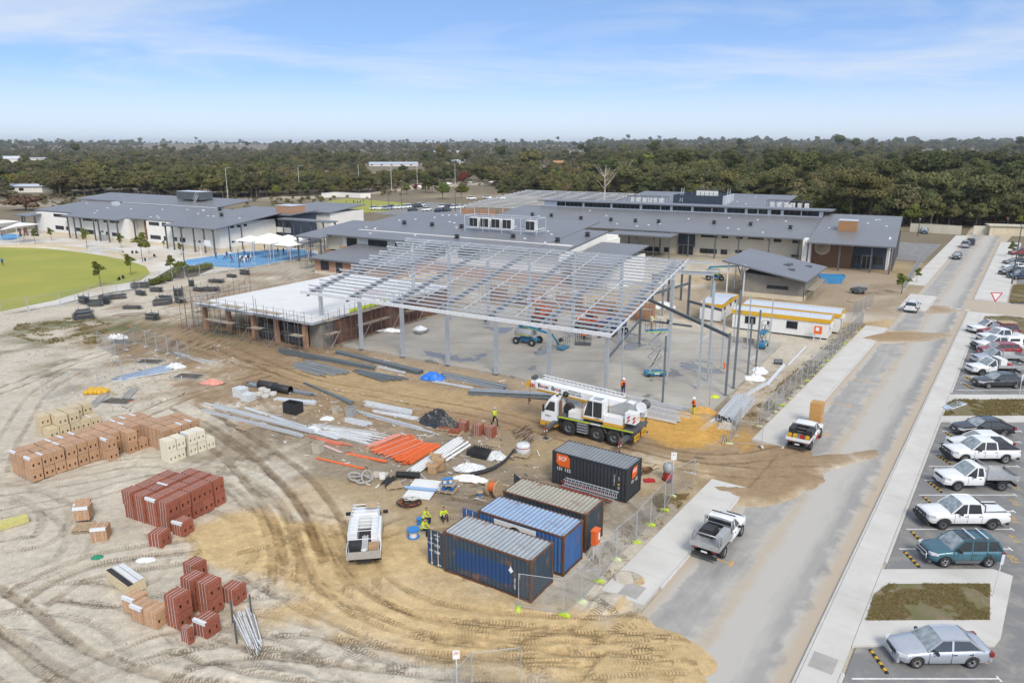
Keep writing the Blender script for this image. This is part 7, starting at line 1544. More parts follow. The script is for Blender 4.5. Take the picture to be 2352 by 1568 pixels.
for tt,q,k,po,where in[(t0,(1985,1245),1,'stand','alone at the court edge'),(t0,(2062,1255),0,'walk','under the basketball hoop'),(t0,(2085,1240),1,'stand','under the basketball hoop'),(t0,(2117,1240),0,'walk','under the basketball hoop'),(t0,(2133,1285),4,'walk','in the middle of the blue court'),(t0,(2210,1280),0,'stand','in the tight group by the court lamp'),(t0,(2228,1285),2,'stand','in the tight group by the court lamp'),(t0,(2245,1300),3,'walk','in the tight group by the court lamp'),(t0,(2262,1275),0,'stand','in the tight group by the court lamp'),(t0,(2285,1275),2,'walk','in the tight group by the court lamp'),(t0,(2303,1275),0,'stand','at the end of the court group'),(t0,(2245,1215),0,'stand','near the white wall behind the court'),(t0,(2120,1185),2,'stand','beside the side wall columns'),(t0,(1365,1125),3,'stand','at the timber entry of the two storey block'),(t0,(1272,1120),2,'stand','beside the timber entry of the two storey block'),(t0,(1415,1232),2,'sit','on the paving right of the young trees'),(t0,(1130,1210),2,'sit','on the lawn wall end'),(t0,(1175,1240),2,'sit','on the curved lawn wall'),(t0,(1218,1200),2,'sit','behind the curved lawn wall'),(t0,(1250,1200),2,'sit','behind the curved lawn wall'),(t0,(1335,1270),2,'sit','by the tree on the lawn edge'),(t0,(1355,1300),3,'stand','by the tree on the lawn edge'),(t0,(1100,1445),2,'sit','on the low wall near the slender tree'),(t0,(1130,1430),2,'sit','on the low wall near the slender tree'),(t0,(25,1308),1,'stand','alone on the oval lawn'),(t1,(80,1170),2,'stand','under the shade sails'),(t1,(205,1205),2,'stand','at the table under the shade sails'),(t1,(255,1210),2,'stand','at the table under the shade sails'),(t1,(655,760),2,'stand','on the far playing field alone'),(t1,(897,740),1,'stand','in the far playing field crowd'),(t1,(915,738),0,'walk','in the far playing field crowd'),(t1,(932,740),1,'stand','in the far playing field crowd'),(t1,(945,738),0,'stand','in the far playing field crowd'),(t1,(960,740),1,'walk','in the far playing field crowd'),(t1,(988,733),2,'walk','running past the far playing field crowd'),(t1,(783,798),0,'walk','on the near side of the far field'),(t1,(815,815),1,'stand','at the edge of the far field'),(t1,(830,740),4,'stand','on the far playing field centre')]:
 n_+=1;person('student in %s %s'%(SN[k],where),(*G(*tt(*q)),.03),rq.uniform(0,6.28),po,STD[k],'students at the school',None,False,.93)
 # ================================================================ STACKED MATERIALS ON THE SITE
rz_=random.Random(21)
def ucs(mb,p,q,w,h,t=.012):
 p=Vector(p);q=Vector(q);d=(q-p).normalized();s=Vector((-d.y,d.x,0));z=Vector((0,0,1));mb.bar(p,q,w,t)
 for k in(-1,1):mb.bar(p+s*k*(w/2-t/2)+z*h/2,q+s*k*(w/2-t/2)+z*h/2,t,h)
def bundle(name,label,cat,tt,A,B,C,D_,n,shape,mts,w=.1,h=.1,layers=1,jit=.12,z0=.02,part='bar'):
 A,B,C,D_=[Vector((*tt(*p),0))for p in(A,B,C,D_)];mid=(A+B+C+D_)/4;o=thing(name,label,cat,mid)
 for l in range(layers):
  for i in range(n):
   f=(i+.5)/n;p=A.lerp(B,f)-mid;q=C.lerp(D_,f)-mid;dr=(q-p).normalized();p+=dr*rz_.uniform(-jit,jit)*2;q+=dr*rz_.uniform(-jit,jit)*2;p.y+=rz_.uniform(-jit,jit)*.3;q.y+=rz_.uniform(-jit,jit)*.3
   z=z0+l*(h if shape!='pipe' else w*1.8)+rz_.uniform(0,.02);p.z=q.z=z+(w if shape=='pipe' else h/2);q.z+=rz_.uniform(0,.05);mt=mts[(i+l)%len(mts)];mb=MB()
   if shape=='pipe':mb.tube(p,q,w,8,cap=False);mb.tube(p,q,w*.86,8,cap=False)
   elif shape=='i':ibeam(mb,p,q,h,w,.02,.02)
   elif shape=='u':ucs(mb,p-Vector((0,0,h/2)),q-Vector((0,0,h/2)),w,h)
   else:mb.bar(p,q,w,h)
   mb.build(part,mt,o)
 return o
X7,X1,X3,X2,X0,X30=T(700,1400),T(1000,1100),T(1300,1600),T(2000,1100),T(0,1100),T(3000,1100)
WM,GV,GF,PS='white_metal','galv','galv_flat','primer_steel'
for a in[('flashing_bundle','long white metal flashings nearest the tan bricks','metal strips',X7,(215,480),(235,500),(1110,705),(1125,728),4,'u',[WM],.16,.09,2),('flashing_bundle','long galvanised channels lying behind the white flashings','metal strips',X7,(335,430),(330,462),(1240,670),(1225,700),5,'u',[GV,WM],.14,.09,2),('flashing_bundle','two white strips on top of the long galvanised channels','metal strips',X7,(540,428),(535,440),(1180,630),(1160,650),2,'bar',[WM],.18,.05),('flashing_bundle','white strips reaching into the orange pipes','metal strips',X7,(1160,645),(1150,660),(1470,735),(1455,752),2,'bar',[WM],.2,.06),('flashing_bundle','single white strip at the back of the flashings','metal strips',X7,(225,402),(225,415),(545,490),(540,500),1,'bar',[WM],.2,.06),('flashing_bundle','white boxed cladding behind the black box','metal strips',X7,(900,375),(890,392),(1270,410),(1265,440),2,'bar',[WM],.35,.22),('conduit_heap','spread heap of thin white conduits','conduits',X7,(1290,610),(1330,700),(1890,700),(1700,790),26,'pipe',['white_plastic','pipe_grey'],.022,.05,2,.5),('conduit_heap','thin pink conduits beside the grey bin','conduits',X7,(1230,715),(1235,750),(1640,800),(1480,820),7,'pipe',['pvc_pink','pvc_orange'],.028,.05,1,.4),('conduit_heap','pale conduits next to the grey bin','conduits',X7,(1330,790),(1335,810),(1510,865),(1490,880),4,'pipe',['pvc_pink','white_plastic'],.028,.05),('duct_strip','flat orange duct strip nearest the truck','duct',X7,(1275,912),(1275,928),(1705,1010),(1690,1022),4,'bar',['pvc_orange'],.09,.04),('duct_strip','flat orange duct strip beside the orange pipes','duct',X7,(1545,868),(1545,882),(1930,948),(1900,962),4,'bar',['pvc_orange'],.09,.04),('pipe_stack','broad stack of orange drain pipes','pipes',X3,(335,380),(560,470),(690,245),(880,335),10,'pipe',['pvc_orange','pvc_orange','pvc_pink'],.06,.1,2,.15),('pipe_stack','second stack of orange drain pipes against the white pipes','pipes',X3,(570,470),(715,515),(860,320),(1000,345),8,'pipe',['pvc_orange'],.06,.1,2,.12),('pipe_stack','loose pink pipes behind the orange stack','pipes',X3,(300,335),(350,360),(600,225),(640,245),5,'pipe',['pvc_pink'],.05,.1,1,.2),('pipe_stack','row of white drain pipes beside the orange stack','pipes',X3,(690,560),(810,575),(1120,270),(1215,300),8,'pipe',['pipe_grey','white_plastic'],.075,.1,1,.2),('pipe_stack','two thick white pipes behind the cardboard boxes','pipes',X3,(990,455),(1040,500),(1240,300),(1275,345),2,'pipe',['white_plastic'],.12,.1,1,.1),('stud_bundle','galvanised studs lying towards the brick packs','steel studs',X1,(925,1185),(985,1230),(1500,1340),(1690,1420),9,'u',[GV,GF],.09,.05,1,.25),('stud_bundle','wide galvanised sheets behind the studs','steel sheets',X1,(1010,1115),(1000,1150),(1425,1205),(1420,1235),3,'u',[GV],.3,.14,2),('stud_bundle','galvanised strips between sheets and studs','steel studs',X1,(1070,1180),(1075,1200),(1490,1255),(1480,1280),3,'u',[GV],.2,.08),('stud_bundle','short roof battens beside the white conduits','steel studs',X1,(840,1255),(810,1290),(1075,1305),(1000,1345),6,'u',[GV],.12,.06,2),('beam_stack','pair of long grey steel beams before the brick shell','steel beams',X1,(210,628),(225,660),(1085,795),(1100,818),3,'i',[PS],.2,.3),('bar_fan','fan of grey steel angles spread on the sand','steel bars',X1,(470,720),(310,785),(880,830),(590,872),14,'bar',[PS,GF],.10,.06,1,.4),('bar_fan','smaller bundle of grey steel angles beside the fan','steel bars',X1,(965,815),(900,835),(1365,890),(1180,922),8,'bar',[PS],.12,.1,1,.35),('beam_stack','steel beams laid along the slab edge','steel beams',X1,(745,645),(730,668),(1560,840),(1480,852),4,'i',[PS],.2,.3),('beam_stack','galvanised channels near the blue tarp','steel beams',X1,(1110,775),(1105,790),(1375,838),(1365,852),2,'u',[GV],.16,.1),('beam_stack','grey beams along the slab right of the blue tarp','steel beams',X1,(1730,850),(1700,880),(2340,980),(2240,1002),4,'i',[PS,GF],.2,.3),('flashing_bundle','white strips in front of the blue tarp','metal strips',X1,(1640,915),(1635,930),(2005,978),(1995,995),2,'bar',[WM],.16,.1),('beam_stack','galvanised beams stacked beside the crane cab','steel beams',X2,(-380,1010),(-390,1045),(420,1060),(400,1085),4,'i',[GF,PS],.25,.4),('beam_stack','dark steel beams behind the wrapped pallets','steel beams',X1,(-60,930),(-60,965),(520,1030),(500,1050),5,'bar',[PS,GF],.14,.16,1,.3),('beam_stack','bent row of dark beams ending at the grey bins','steel beams',X1,(465,950),(560,985),(930,1125),(880,1138),5,'bar',[PS],.16,.18,1,.4),('purlin_stack','long galvanised purlins lying behind the crane truck','steel purlins',X2,(1020,1045),(1190,1265),(1755,1205),(1440,1320),7,'u',[GV,WM],.24,.18,1,.3,.14),('purlin_stack','pair of galvanised channels on the yellow sand','steel purlins',X2,(1705,1370),(1745,1390),(1865,1262),(1900,1275),2,'u',[GV],.28,.12),('purlin_stack','thick bundle of galvanised channels inside the fence corner','steel purlins',X2,(1890,1280),(2050,1330),(2060,1090),(2230,1120),7,'u',[GV,WM],.27,.2,4,.15),('purlin_stack','galvanised channels along the slab end by the fence','steel purlins',X2,(2065,1080),(2100,1090),(2330,925),(2350,950),3,'u',[GV],.2,.12),('purlin_stack','single steel channel on the bank near the green drum','steel purlins',X30,(180,765),(200,772),(345,598),(355,605),1,'bar',[GV],.2,.14),('purlin_stack','two channels on the bank below the green drum','steel purlins',X30,(-20,940),(10,955),(140,765),(160,775),2,'bar',[GV],.18,.12),('purlin_stack','short channels stacked on the slab beside the posts','steel purlins',X2,(1690,570),(1730,580),(1800,490),(1830,500),4,'u',[GV],.14,.1,2),('purlin_stack','bundle of galvanised channels on the slab near the orange stubs','steel purlins',X2,(1960,670),(2000,690),(2060,590),(2110,600),5,'u',[GV],.15,.1,2),('purlin_stack','small bundle of channels at the slab edge','steel purlins',X2,(2175,730),(2200,745),(2260,670),(2285,680),3,'u',[GV],.14,.1,2),('stud_bundle','blue grey steel studs on the sand lot','steel studs',X0,(1100,880),(1110,915),(1640,745),(1560,840),8,'u',[GV,'blue_sheet'],.13,.08,2,.4),('stud_bundle','pale steel studs by the wheel tracks','steel studs',X0,(1590,645),(1610,665),(1980,745),(1860,755),5,'u',[GV],.12,.08,1,.3),('timber_stack','grey planks near the stacked racks','timber',X0,(1065,300),(1070,320),(1330,285),(1330,315),5,'bar',['timber_grey'],.2,.06,2,.3),('timber_stack','pale planks stacked beside the racks','timber',X0,(1560,200),(1560,240),(1725,185),(1735,215),5,'bar',['timber_grey','timber'],.2,.07,3,.2),('tube_bundle','grey steel tubes on the second grass island','steel tubes',X30,(1590,1165),(1650,1195),(1740,1100),(1825,1135),6,'pipe',['blue_sheet',GV],.07,.1,1,.1),('timber_stack','timber offcuts by the fence corner','timber',T(2000,1400),(1890,770),(1985,790),(1930,710),(1980,730),5,'bar',['timber'],.1,.06,2,.3),('timber_stack','two pale boards by the mixer','timber',T(2000,1400),(1220,1345),(1235,1350),(1275,1270),(1285,1275),2,'bar',['timber'],.12,.05),('timber_rack','rack of old scaffold tubes beside the crane outrigger','scaffold tubes',T(2000,1400),(55,660),(170,800),(105,640),(195,770),16,'pipe',['timber_grey','steel_rust'],.035,.1,4,.5)]:bundle(*a)
bundle('scaffold_rack','rack of steel scaffold tubes in the near sand','scaffold tubes',T(0,2000),(2130,985),(2330,960),(2290,1310),(2420,1270),12,'pipe',[GV,'timber_grey',GV],.035,.1,4,.3,.15)
for q in((2140,1010),(2175,1200),(2310,950)):x,y=T(0,2000)(*q);tag(MB().box(x-.04,x+.04,y-.04,y+.04,0,1.3).build('rack_post','dark_steel'),'dark rack post standing %s the near scaffold tubes'%('behind','in front of','beside')[(2140,2175,2310).index(q[0])],'post')
# tube racks in the stack yard
def rack(x,y,rz,label,h=3):
 global RCK
 if 'RCK' in globals():return dup(RCK,(x,y,0),rz,label,'racks in the stack yard',scale=(rz_.uniform(.7,1.25),rz_.uniform(.7,1.5),rz_.uniform(.4,1.05)))
 s=thing('tube_rack',label,'rack',(x,y,0),rz,'racks in the stack yard')
 for a in(-.8,.8):
  for b in(-.42,.42):MB().tube((a,b,0),(a,b,1.6),.035,6).build('post','dark_steel',s)
 for l in range(2):MB().box(-.85,.85,-.45,.45,.06+l*.6,.12+l*.6).build('shelf','timber_grey',s);bb_=MB();[bb_.tube((-1.1+rz_.uniform(-.35,.3),-.38+i*.085+rz_.uniform(-.1,.1),.15+l*.6+k*.09),(1.1+rz_.uniform(-.4,.3),-.38+i*.085+rz_.uniform(-.1,.1),.15+l*.6+k*.09+rz_.uniform(-.03,.05)),.032,5)for i in range(10)for k in range(5)];o=bb_.build('tubes','grey_dark',s);o['kind']='stuff'
 RCK=s;return s
for i,(tt,q)in enumerate([(X0,q)for q in((775,200),(770,310),(775,345),(980,165),(980,200),(1085,160),(870,190),(880,225),(1405,350),(1440,95),(1295,125),(1520,185),(1660,205),(1220,250),(1500,220),(1290,60),(1640,130))]+[(t0,q)for q in((1760,1500),(1990,1465),(1820,1545),(1940,1545),(2250,1395),(2130,1420))]):
 x,y=tt(*q)if tt is X0 else G(*tt(*q));rack(x,y,rz_.uniform(-1.3,.7),'dark rack of scaffold tubes in the stack yard, %s from the oval path'%(ORD[i]if i<20 else 'far '+ORD[i-20]))
 # drums, bins, boxes, reels
def simple(name,label,cat,p,rz=0,z=0):return thing(name,label,cat,(*p,z),rz)
for i,q in enumerate(((735,345),(765,302),(805,318),(792,362),(862,342))):tag(MB().lathe([(.30,0),(.40,0),(.40,.38),(.30,.38),(.30,0)],n=18,caps=False).build('concrete_ring','concrete',None,(*X7(*q),0)),'white concrete ring, %s of five by the wrapped pallets'%ORD[i],'concrete ring','concrete rings')
for i in range(2):tag(MB().lathe([(.38,0),(.42,0),(.42,2.2),(.38,2.2)],n=18,axis='X',caps=False).build('black_pipe','black',None,(*X7(740+i*130,270+i*32),.45),R_(-25)),'short black plastic pipe %s the concrete rings'%('left of','behind')[i],'pipe')
o=MB();[o.lathe([(.21,0),(.25,.03),(.21,.06)],(i*.065-.9,0,0),14,axis='X',caps=False)for i in range(28)];o.build('corrugated_pipe','black',None,(*X3(690,625),.26),R_(-8));tag(sc.objects['corrugated_pipe'],'black corrugated pipe lying by the orange duct','pipe')
for i,(q,w_,h_)in enumerate((((568,360),1.15,.95),((640,395),1.1,.7))):
 s=simple('wrapped_pallet','plastic wrapped pallet of pale blocks, %s'%('taller of two','shorter of two')[i],'wrapped pallet',X7(*q),R_(-25));MB().box(-w_/2,w_/2,-.5,.5,0,.12).build('pallet_base','timber',s)
 for k in range(4):MB().cbox((0,0,.14+h_*(k+.5)/4),(w_*rz_.uniform(.96,1.02),1.0,h_/4-.01),rz=rz_.uniform(-.03,.03)).build('layer','plastic_wrap',s)
s=simple('black_crate','large open black box on a pallet among the flashings','box',X7(1050,505),R_(-25),.14);[MB().box(*a).build('side','black',s)for a in((-.8,.8,-.5,-.45,0,1.0),(-.8,.8,.45,.5,0,1.0),(-.8,-.75,-.45,.45,0,1.0),(.75,.8,-.45,.45,0,1.0))];MB().box(-.75,.75,-.45,.45,0,.05).build('floor','black_plastic',s)
for q,k,lb,mt,z in(((1440,515),.62,'small beige bin on a pallet','sand_pale',.14),((1578,530),.85,'tall light grey bin behind the studs','lift_grey',0),((1280,862),.85,'beige open bin beside the orange conduits','sand_pale',0)):
 s=simple('open_bin',lb,'bin',X7(*q),R_(-20),z);a=k*.45;MB().add([(-a*.85,-a*.85,0),(a*.85,-a*.85,0),(a*.85,a*.85,0),(-a*.85,a*.85,0),(-a,-a,k),(a,-a,k),(a,a,k),(-a,a,k)],[(0,3,2,1),(0,1,5,4),(1,2,6,5),(2,3,7,6),(3,0,4,7)]).build('shell',mt,s);g=MB();[g.bar(p,q_,.06)for p,q_ in(((-a,-a,k),(a,-a,k)),((a,-a,k),(a,a,k)),((a,a,k),(-a,a,k)),((-a,a,k),(-a,-a,k)))];g.build('rim',mt,s)
def heap(name,label,cat,p,rx,ry,h,mt,seed,crink=.25,n=34,rz=0,sharp=2.):
 xs_=np.linspace(-1,1,n);Xh,Yh=np.meshgrid(xs_,xs_);nz_=vnoise(Xh*2+seed,Yh*2,1.3,seed,4);d=np.hypot(Xh,Yh)+(nz_-.5)*.5;Zh=np.clip(1-d**sharp,-.02,1)*h*(1-crink+2*crink*vnoise(Xh*3,Yh*3+seed,1.7,seed+1,4))
 mb=MB();mb.add([(x*rx,y*ry,z)for x,y,z in zip(Xh.ravel(),Yh.ravel(),Zh.ravel())],[(j*n+i,j*n+i+1,(j+1)*n+i+1,(j+1)*n+i)for j in range(n-1)for i in range(n-1)if max(d[j,i],d[j+1,i+1],d[j,i+1],d[j+1,i])<1.12],0,False)
 o=mb.build(name,mt,None,(*p,.01),rz);return tag(o,label,cat)
for a in(('tarp_heap','crumpled black tarp over materials beside the brick packs','tarp',X1(1680,1310),2.0,1.0,1.15,'tarp_black',3,.55,40,R_(-25)),('tarp_heap','bright blue tarp bundled at the slab edge','tarp',X1(1625,890),1.35,.75,.7,'tarp_blue',5,.5,34,R_(-10)),('tarp_heap','red and white torn sheet on the sand lot','tarp',X0(1945,930),1.3,.7,.35,'pvc_pink',6,.6,30,R_(-10)),('plastic_heap','torn white plastic sheeting beside the black crates','plastic',X3(1500,440),.9,.6,.5,'plastic_wrap',7,.7,30),('plastic_heap','loose white plastic on broken pallets','plastic',X3(1250,540),1.3,.7,.35,'plastic_wrap',8,.7,32),('plastic_heap','long white plastic sheet trailing from the reels','plastic',X3(1260,640),1.4,.5,.35,'white_plastic',9,.7,32,R_(-15)),('plastic_heap','small white plastic near the grey bin','plastic',X7(1230,655),.7,.4,.3,'plastic_wrap',10,.6,24),('plastic_heap','white plastic by the small beige bin','plastic',X7(1360,560),.7,.4,.3,'plastic_wrap',11,.6,24),('sand_bags','pale filled bags on the steel studs','bags',X0(1610,790),1.2,.7,.5,'plastic_wrap',12,.6,30),('sand_bags','pale bags by the crossing wheel tracks','bags',X0(1080,520),1.4,.6,.55,'plastic_wrap',13,.6,30),('debris_heap','grey offcuts heap on the sand lot','debris',X0(1110,560),1.3,.7,.4,'grey_dark',14,.7,28),('sand_heap','yellow sand heap against the slab corner','sand heap',X2(1740,1210),1.6,.8,.65,'sand_yellow',15,.3,40),('sand_heap','grey sand mound inside the fence corner','sand heap',T(2000,1400)(1960,640),.9,.8,.55,'sand_pale',16,.3,34),('bag_heap','white bulk bags on the sand behind the slab','bags',X2(1370,240),2.2,.9,1.0,'white_plastic',17,.3,30),('steel_scrap','twisted galvanised offcuts at the slab end','scrap',X2(2270,830),1.0,.9,.5,GV,18,.8,30),('steel_scrap','second pile of galvanised offcuts at the slab end','scrap',X2(2230,900),1.2,.7,.5,GV,19,.8,30),('bundle_wrap','wrapped silver bundle on the slab by the side wall','bundle',X1(1505,450),1.0,.7,.4,GV,20,.6,30),('bundle_wrap','long silver bundle on the slab by the side wall','bundle',X1(1230,470),1.9,.5,.35,GV,22,.6,30),('hiviz_jacket','yellow jacket dropped on the slab','jacket',X2(1865,1062,.22),.5,.3,.22,'hiviz',23,.6,22),('net_scrap','green net scrap on the pale sand','net',T(0,2000)(895,415),.35,.3,.12,'green_net',24,.6,20),('plastic_heap','white plastic strips on the sand by the lower packs','plastic',T(0,2000)(1340,440),.6,.35,.08,'white_plastic',25,.6,22),('plastic_heap','tangled white twine on the near grass island','twine',t8(1480,845),.45,.3,.05,'white_plastic',26,.6,20)):
 o=heap(*a)
 if 'slab' in a[1]and 'slab end' not in a[1]and 'edge' not in a[1]and 'corner' not in a[1]and 'behind' not in a[1]:o.location.z=.23
s=simple('crate_stack','stack of black bottle crates with upright necks','crates',X3(1350,420),R_(-30));MB().box(-.9,.9,-.6,.6,0,.45).build('crates','black',s)
for i in range(8):
 for j in range(5):link('neck',PM.setdefault('neck',MB().tube((0,0,0),(0,0,.22),.05,6,.03).build('neck','black_plastic',s,(-.8,-.5,.45)).data),s,(-.78+i*.22,-.48+j*.24,.45))if i or j else None
s=simple('wrapped_bundle','round wrapped bundle of pale posts on a pallet','bundle',X3(1748,405),0,.14);MB().lathe([(.55,0),(.6,.1),(.58,.7),(.45,.8),(.001,.82)],n=18).build('wrap','plastic_wrap',s);MB().lathe([(.605,.5),(.605,.56)],n=18,caps=False).build('red_band','red',s)
def reel(p,z,r,h,mt,label,axis='Z',core='white_plastic',rz=0,group=None):
 s=thing('cable_reel',label,'cable reel',(*p,z),rz,group);f=.05*h/.4
 for a in(0,h-f):MB().lathe([(r,a),(r,a+f)],n=20,axis=axis).build('flange',mt,s)
 MB().lathe([(r*.6,f),(r*.6,h-f)],n=16,axis=axis).build('winding',core,s);return s
for i,(dx,dy)in enumerate(((-.3,-.25),(.2,-.3),(.35,.2),(-.2,.25))):p=X3(1065,735);reel((p[0]+dx,p[1]+dy),.15,.2,.4,'reel_blue','blue reel between the stacked pallets, %s'%ORD[i],group='blue reels on pallets',core='reel_blue')
for i,(dx,dy)in enumerate(((-.25,-.2),(.15,-.1))):p=X3(1065,745);reel((p[0]+dx,p[1]+dy),.69,.2,.38,'reel_blue','blue reel on the top pallet, %s'%ORD[i],group='blue reels on pallets',core='white_plastic')
reel(X3(740,1170),0,.42,.6,'reel_blue','large blue cable reel by the open container door');reel(X3(795,1050),0,.2,.45,'reel_blue','blue reel used as a seat',core='reel_blue');reel(X3(1350,800),0,.24,.42,'timber','small timber reel of blue cable by the containers',core='reel_blue')
reel(X3(1440,775),.62,.62,.75,'timber','large timber drum of orange cable standing on edge','X','cable_orange',R_(-30))
s=simple('cable_coil','tangled coil of black and white cables on the sand','cable',X3(705,865))
for k in range(34):
 r0=rz_.uniform(.35,.85);c0_=(rz_.uniform(-.2,.2),rz_.uniform(-.15,.15));w3=k>22;r0=r0*(.6 if w3 else 1);ph=rz_.uniform(0,6.28);MB().path([(c0_[0]+r0*math.cos(t_/14*6.28+ph)*rz_.uniform(.9,1.1)+(.15 if w3 else 0),c0_[1]+.75*r0*math.sin(t_/14*6.28+ph)*rz_.uniform(.9,1.1)+(.1 if w3 else 0),.04+(.28 if w3 else.0)+rz_.uniform(0,.2))for t_ in range(15)],.016,4).build('cable','white_plastic' if w3 else('cable_orange' if k%7==0 else 'black'),s)
s=simple('black_hoses','long curved black hoses by the crates','hoses',(0,0));
for k in range(6):p=[X3(1260,585+k*6),X3(1450,545+k*7),X3(1590,460+k*6),X3(1665,365+k*4)];MB().path([(*q,.06+.02*k)for q in chaikin(p,2)],.05,6).build('hose','black',s)
for q,w_,h_,lb in(((985,545),.75,.85,'tall cardboard box by the white pipes'),((925,575),.65,.6,'open cardboard box in front of the tall one'),((950,470),.6,.5,'flat cardboard box behind the tall one')):s=simple('cardboard_box',lb,'cardboard box',X3(*q),R_(-15));MB().box(-w_/2,w_/2,-.35,.35,0,h_).build('carton','cardboard',s);[MB().cbox((k*(w_/2+.1),0,h_+.06),(.25,.7,.015),ry=-k*.5).build('flap','cardboard',s)for k in(-1,1)]
s=simple('cardboard_box','tall orange cardboard carton standing on the road kerb','cardboard box',X30(432,1325),RA,.0);MB().box(-.5,.5,-.5,.5,0,2.3).build('carton','cardboard_orange',s);MB().box(-.12,.12,-.51,-.5,1.0,1.08).build('notice','sign_white',s);MB().lathe([(.25,2.3),(.25,2.31)],n=12).build('hole','cardboard',s)
for i,(q,a,mt,lb)in enumerate((((870,690),(1.2,.75),'white_plastic','white board leaning flat behind the blue roll'),((795,775),(1.0,.75),'white_plastic','white board with a round hole before the blue roll'),((430,600),(.6,.5),'sand_pale','cream slab beside the white crate'),((1500,690),(1.0,.1),'timber','narrow timber by the reels'))):o=MB().box(-a[0],a[0],-a[1],a[1],.02,.07).build('board',mt,None,(*X3(*q),0),R_(-12));tag(o,lb,'board')
tag(MB().tube((-1.2,0,.18),(1.2,0,.18),.12,10).build('roll','blue_sheet',None,(*X3(810,745),0),R_(-12)),'pale blue roll lying on white boards','roll')
s=simple('manhole_lid_set','curved concrete lids leaning together on the sand','concrete lids',X3(280,650));MB().lathe([(.75,0),(.85,0),(.85,.25),(.75,.25),(.75,0)],n=24,caps=False).build('ring','concrete_old',s);s.scale=(.8,)*3;
for k,(dx,ry)in enumerate(((.35,1.0),(-.75,.3))):o=MB().lathe([(.55,0),(.7,0),(.7,.14),(.55,.14),(.55,0)],n=20,caps=False).bar((-.6,0,.07),(.6,0,.07),.12).build('lid','concrete_old',s,(dx,0,.35));o.rotation_euler=(ry,ry*.7,.5)
s=simple('white_crate','white plastic crate beside the curved lids','crate',X3(455,630),R_(10));MB().box(-.2,.2,-.2,.2,0,.04).build('floor','white_plastic',s);[MB().box(*a).build('side','white_plastic',s)for a in((-.2,.2,-.2,-.17,.04,.4),(-.2,.2,.17,.2,.04,.4),(-.2,-.17,-.17,.17,.04,.4),(.17,.2,-.17,.17,.04,.4))]
bundle('bar_bundle','black steel bars across a pallet','steel bars',X3,(430,700),(500,715),(520,630),(590,650),9,'pipe',['black'],.035,.1,1,.15,.15)
s=simple('ladder_stack','red and silver ladders lying against the black container','ladders',(3.6,49.7),R_(-34))
for k in range(3):
 o=bpy.data.objects.new('ladder',None);g=MB();[g.bar((0,.42*j,0),(4.2,.42*j,0),.07,.04)for j in(0,1)];[g.bar((.2+i*.3,0,0),(.2+i*.3,.42,0),.04)for i in range(14)];o=g.build('ladder',['red','alu','alu'][k],s,(.1+k*.25,-.35-.12*k,.35+.25*k));o.rotation_euler=(R_(62),0,0)
m_=simple('concrete_mixer','small red concrete mixer with grey drum by the fence','mixer',T(2000,1400)(1428,1135),R_(20));MB().lathe([(.18,0),(.34,.15),(.42,.4),(.34,.7),(.2,.8)],(0,0,.75),16).build('drum','lift_grey',m_);MB().box(-.28,.28,-.25,.25,.2,.75).build('engine_box','red',m_);[MB().lathe([(.18,-.05),(.18,.05)],(0,0,0),12,axis='Y').build('wheel','rubber',m_,(-.1,s_*.32,.18))for s_ in(-1,1)];MB().bar((.3,0,.4),(.6,0,0),.05).build('leg','red',m_)
tag(MB().box(-.4,.4,-.2,.2,0,.28).box(-.05,.05,-.22,.22,.28,.31).build('tool_case','red',None,(*T(2000,1400)(1260,1140),0),R_(5)),'red tool case on the sand by the black container','tool case')
b__=simple('wheelbarrow','rusty wheelbarrow at the end of the black container','wheelbarrow',T(2000,1400)(1235,1075),R_(20));MB().lathe([(.2,-.04),(.2,.04)],n=14,axis='Y').build('wheel','rubber',b__,(-.6,0,.2));MB().add([(-.4,-.3,.6),(.4,-.3,.6),(.4,.3,.6),(-.4,.3,.6),(-.2,-.18,.3),(.3,-.18,.3),(.3,.18,.3),(-.2,.18,.3)],[(4,5,6,7),(0,1,5,4),(1,2,6,5),(2,3,7,6),(3,0,4,7)]).build('tray','steel_rust',b__);MB().bar((-.6,-.1,.2),(1.0,-.28,.65),.04).bar((-.6,.1,.2),(1.0,.28,.65),.04).build('handles','steel_rust',b__)
dr_=simple('yellow_drums','cluster of yellow plastic drums on the sand lot','drums',X0(900,1020))
for i in range(13):MB().lathe([(.24,0),(.26,.05),(.26,.32),(.2,.36),(.06,.38)],n=14).build('drum','yellow',dr_,(-.9+(i%5)*.45+rz_.uniform(-.08,.08),-.4+i//5*.5+rz_.uniform(-.08,.08),.05))
for i,(A,B)in enumerate((((830,1165),(985,1035)),((1145,1085),(1245,985)))):
 p,q=Vector((*X0(*A),.1)),Vector((*X0(*B),.25));d=(q-p).normalized();n=Vector((-d.y,d.x,0))*.35;g=MB();g.bar(p-n,q-n,.07).bar(p+n,q+n,.07);[g.bar(p.lerp(q,k/12)-n,p.lerp(q,k/12)+n,.05)for k in range(1,12)];tag(g.build('ladder','alu'),'alloy ladder lying on the sand %s'%('by the yellow drums','beside the black mesh gate')[i],'ladder')
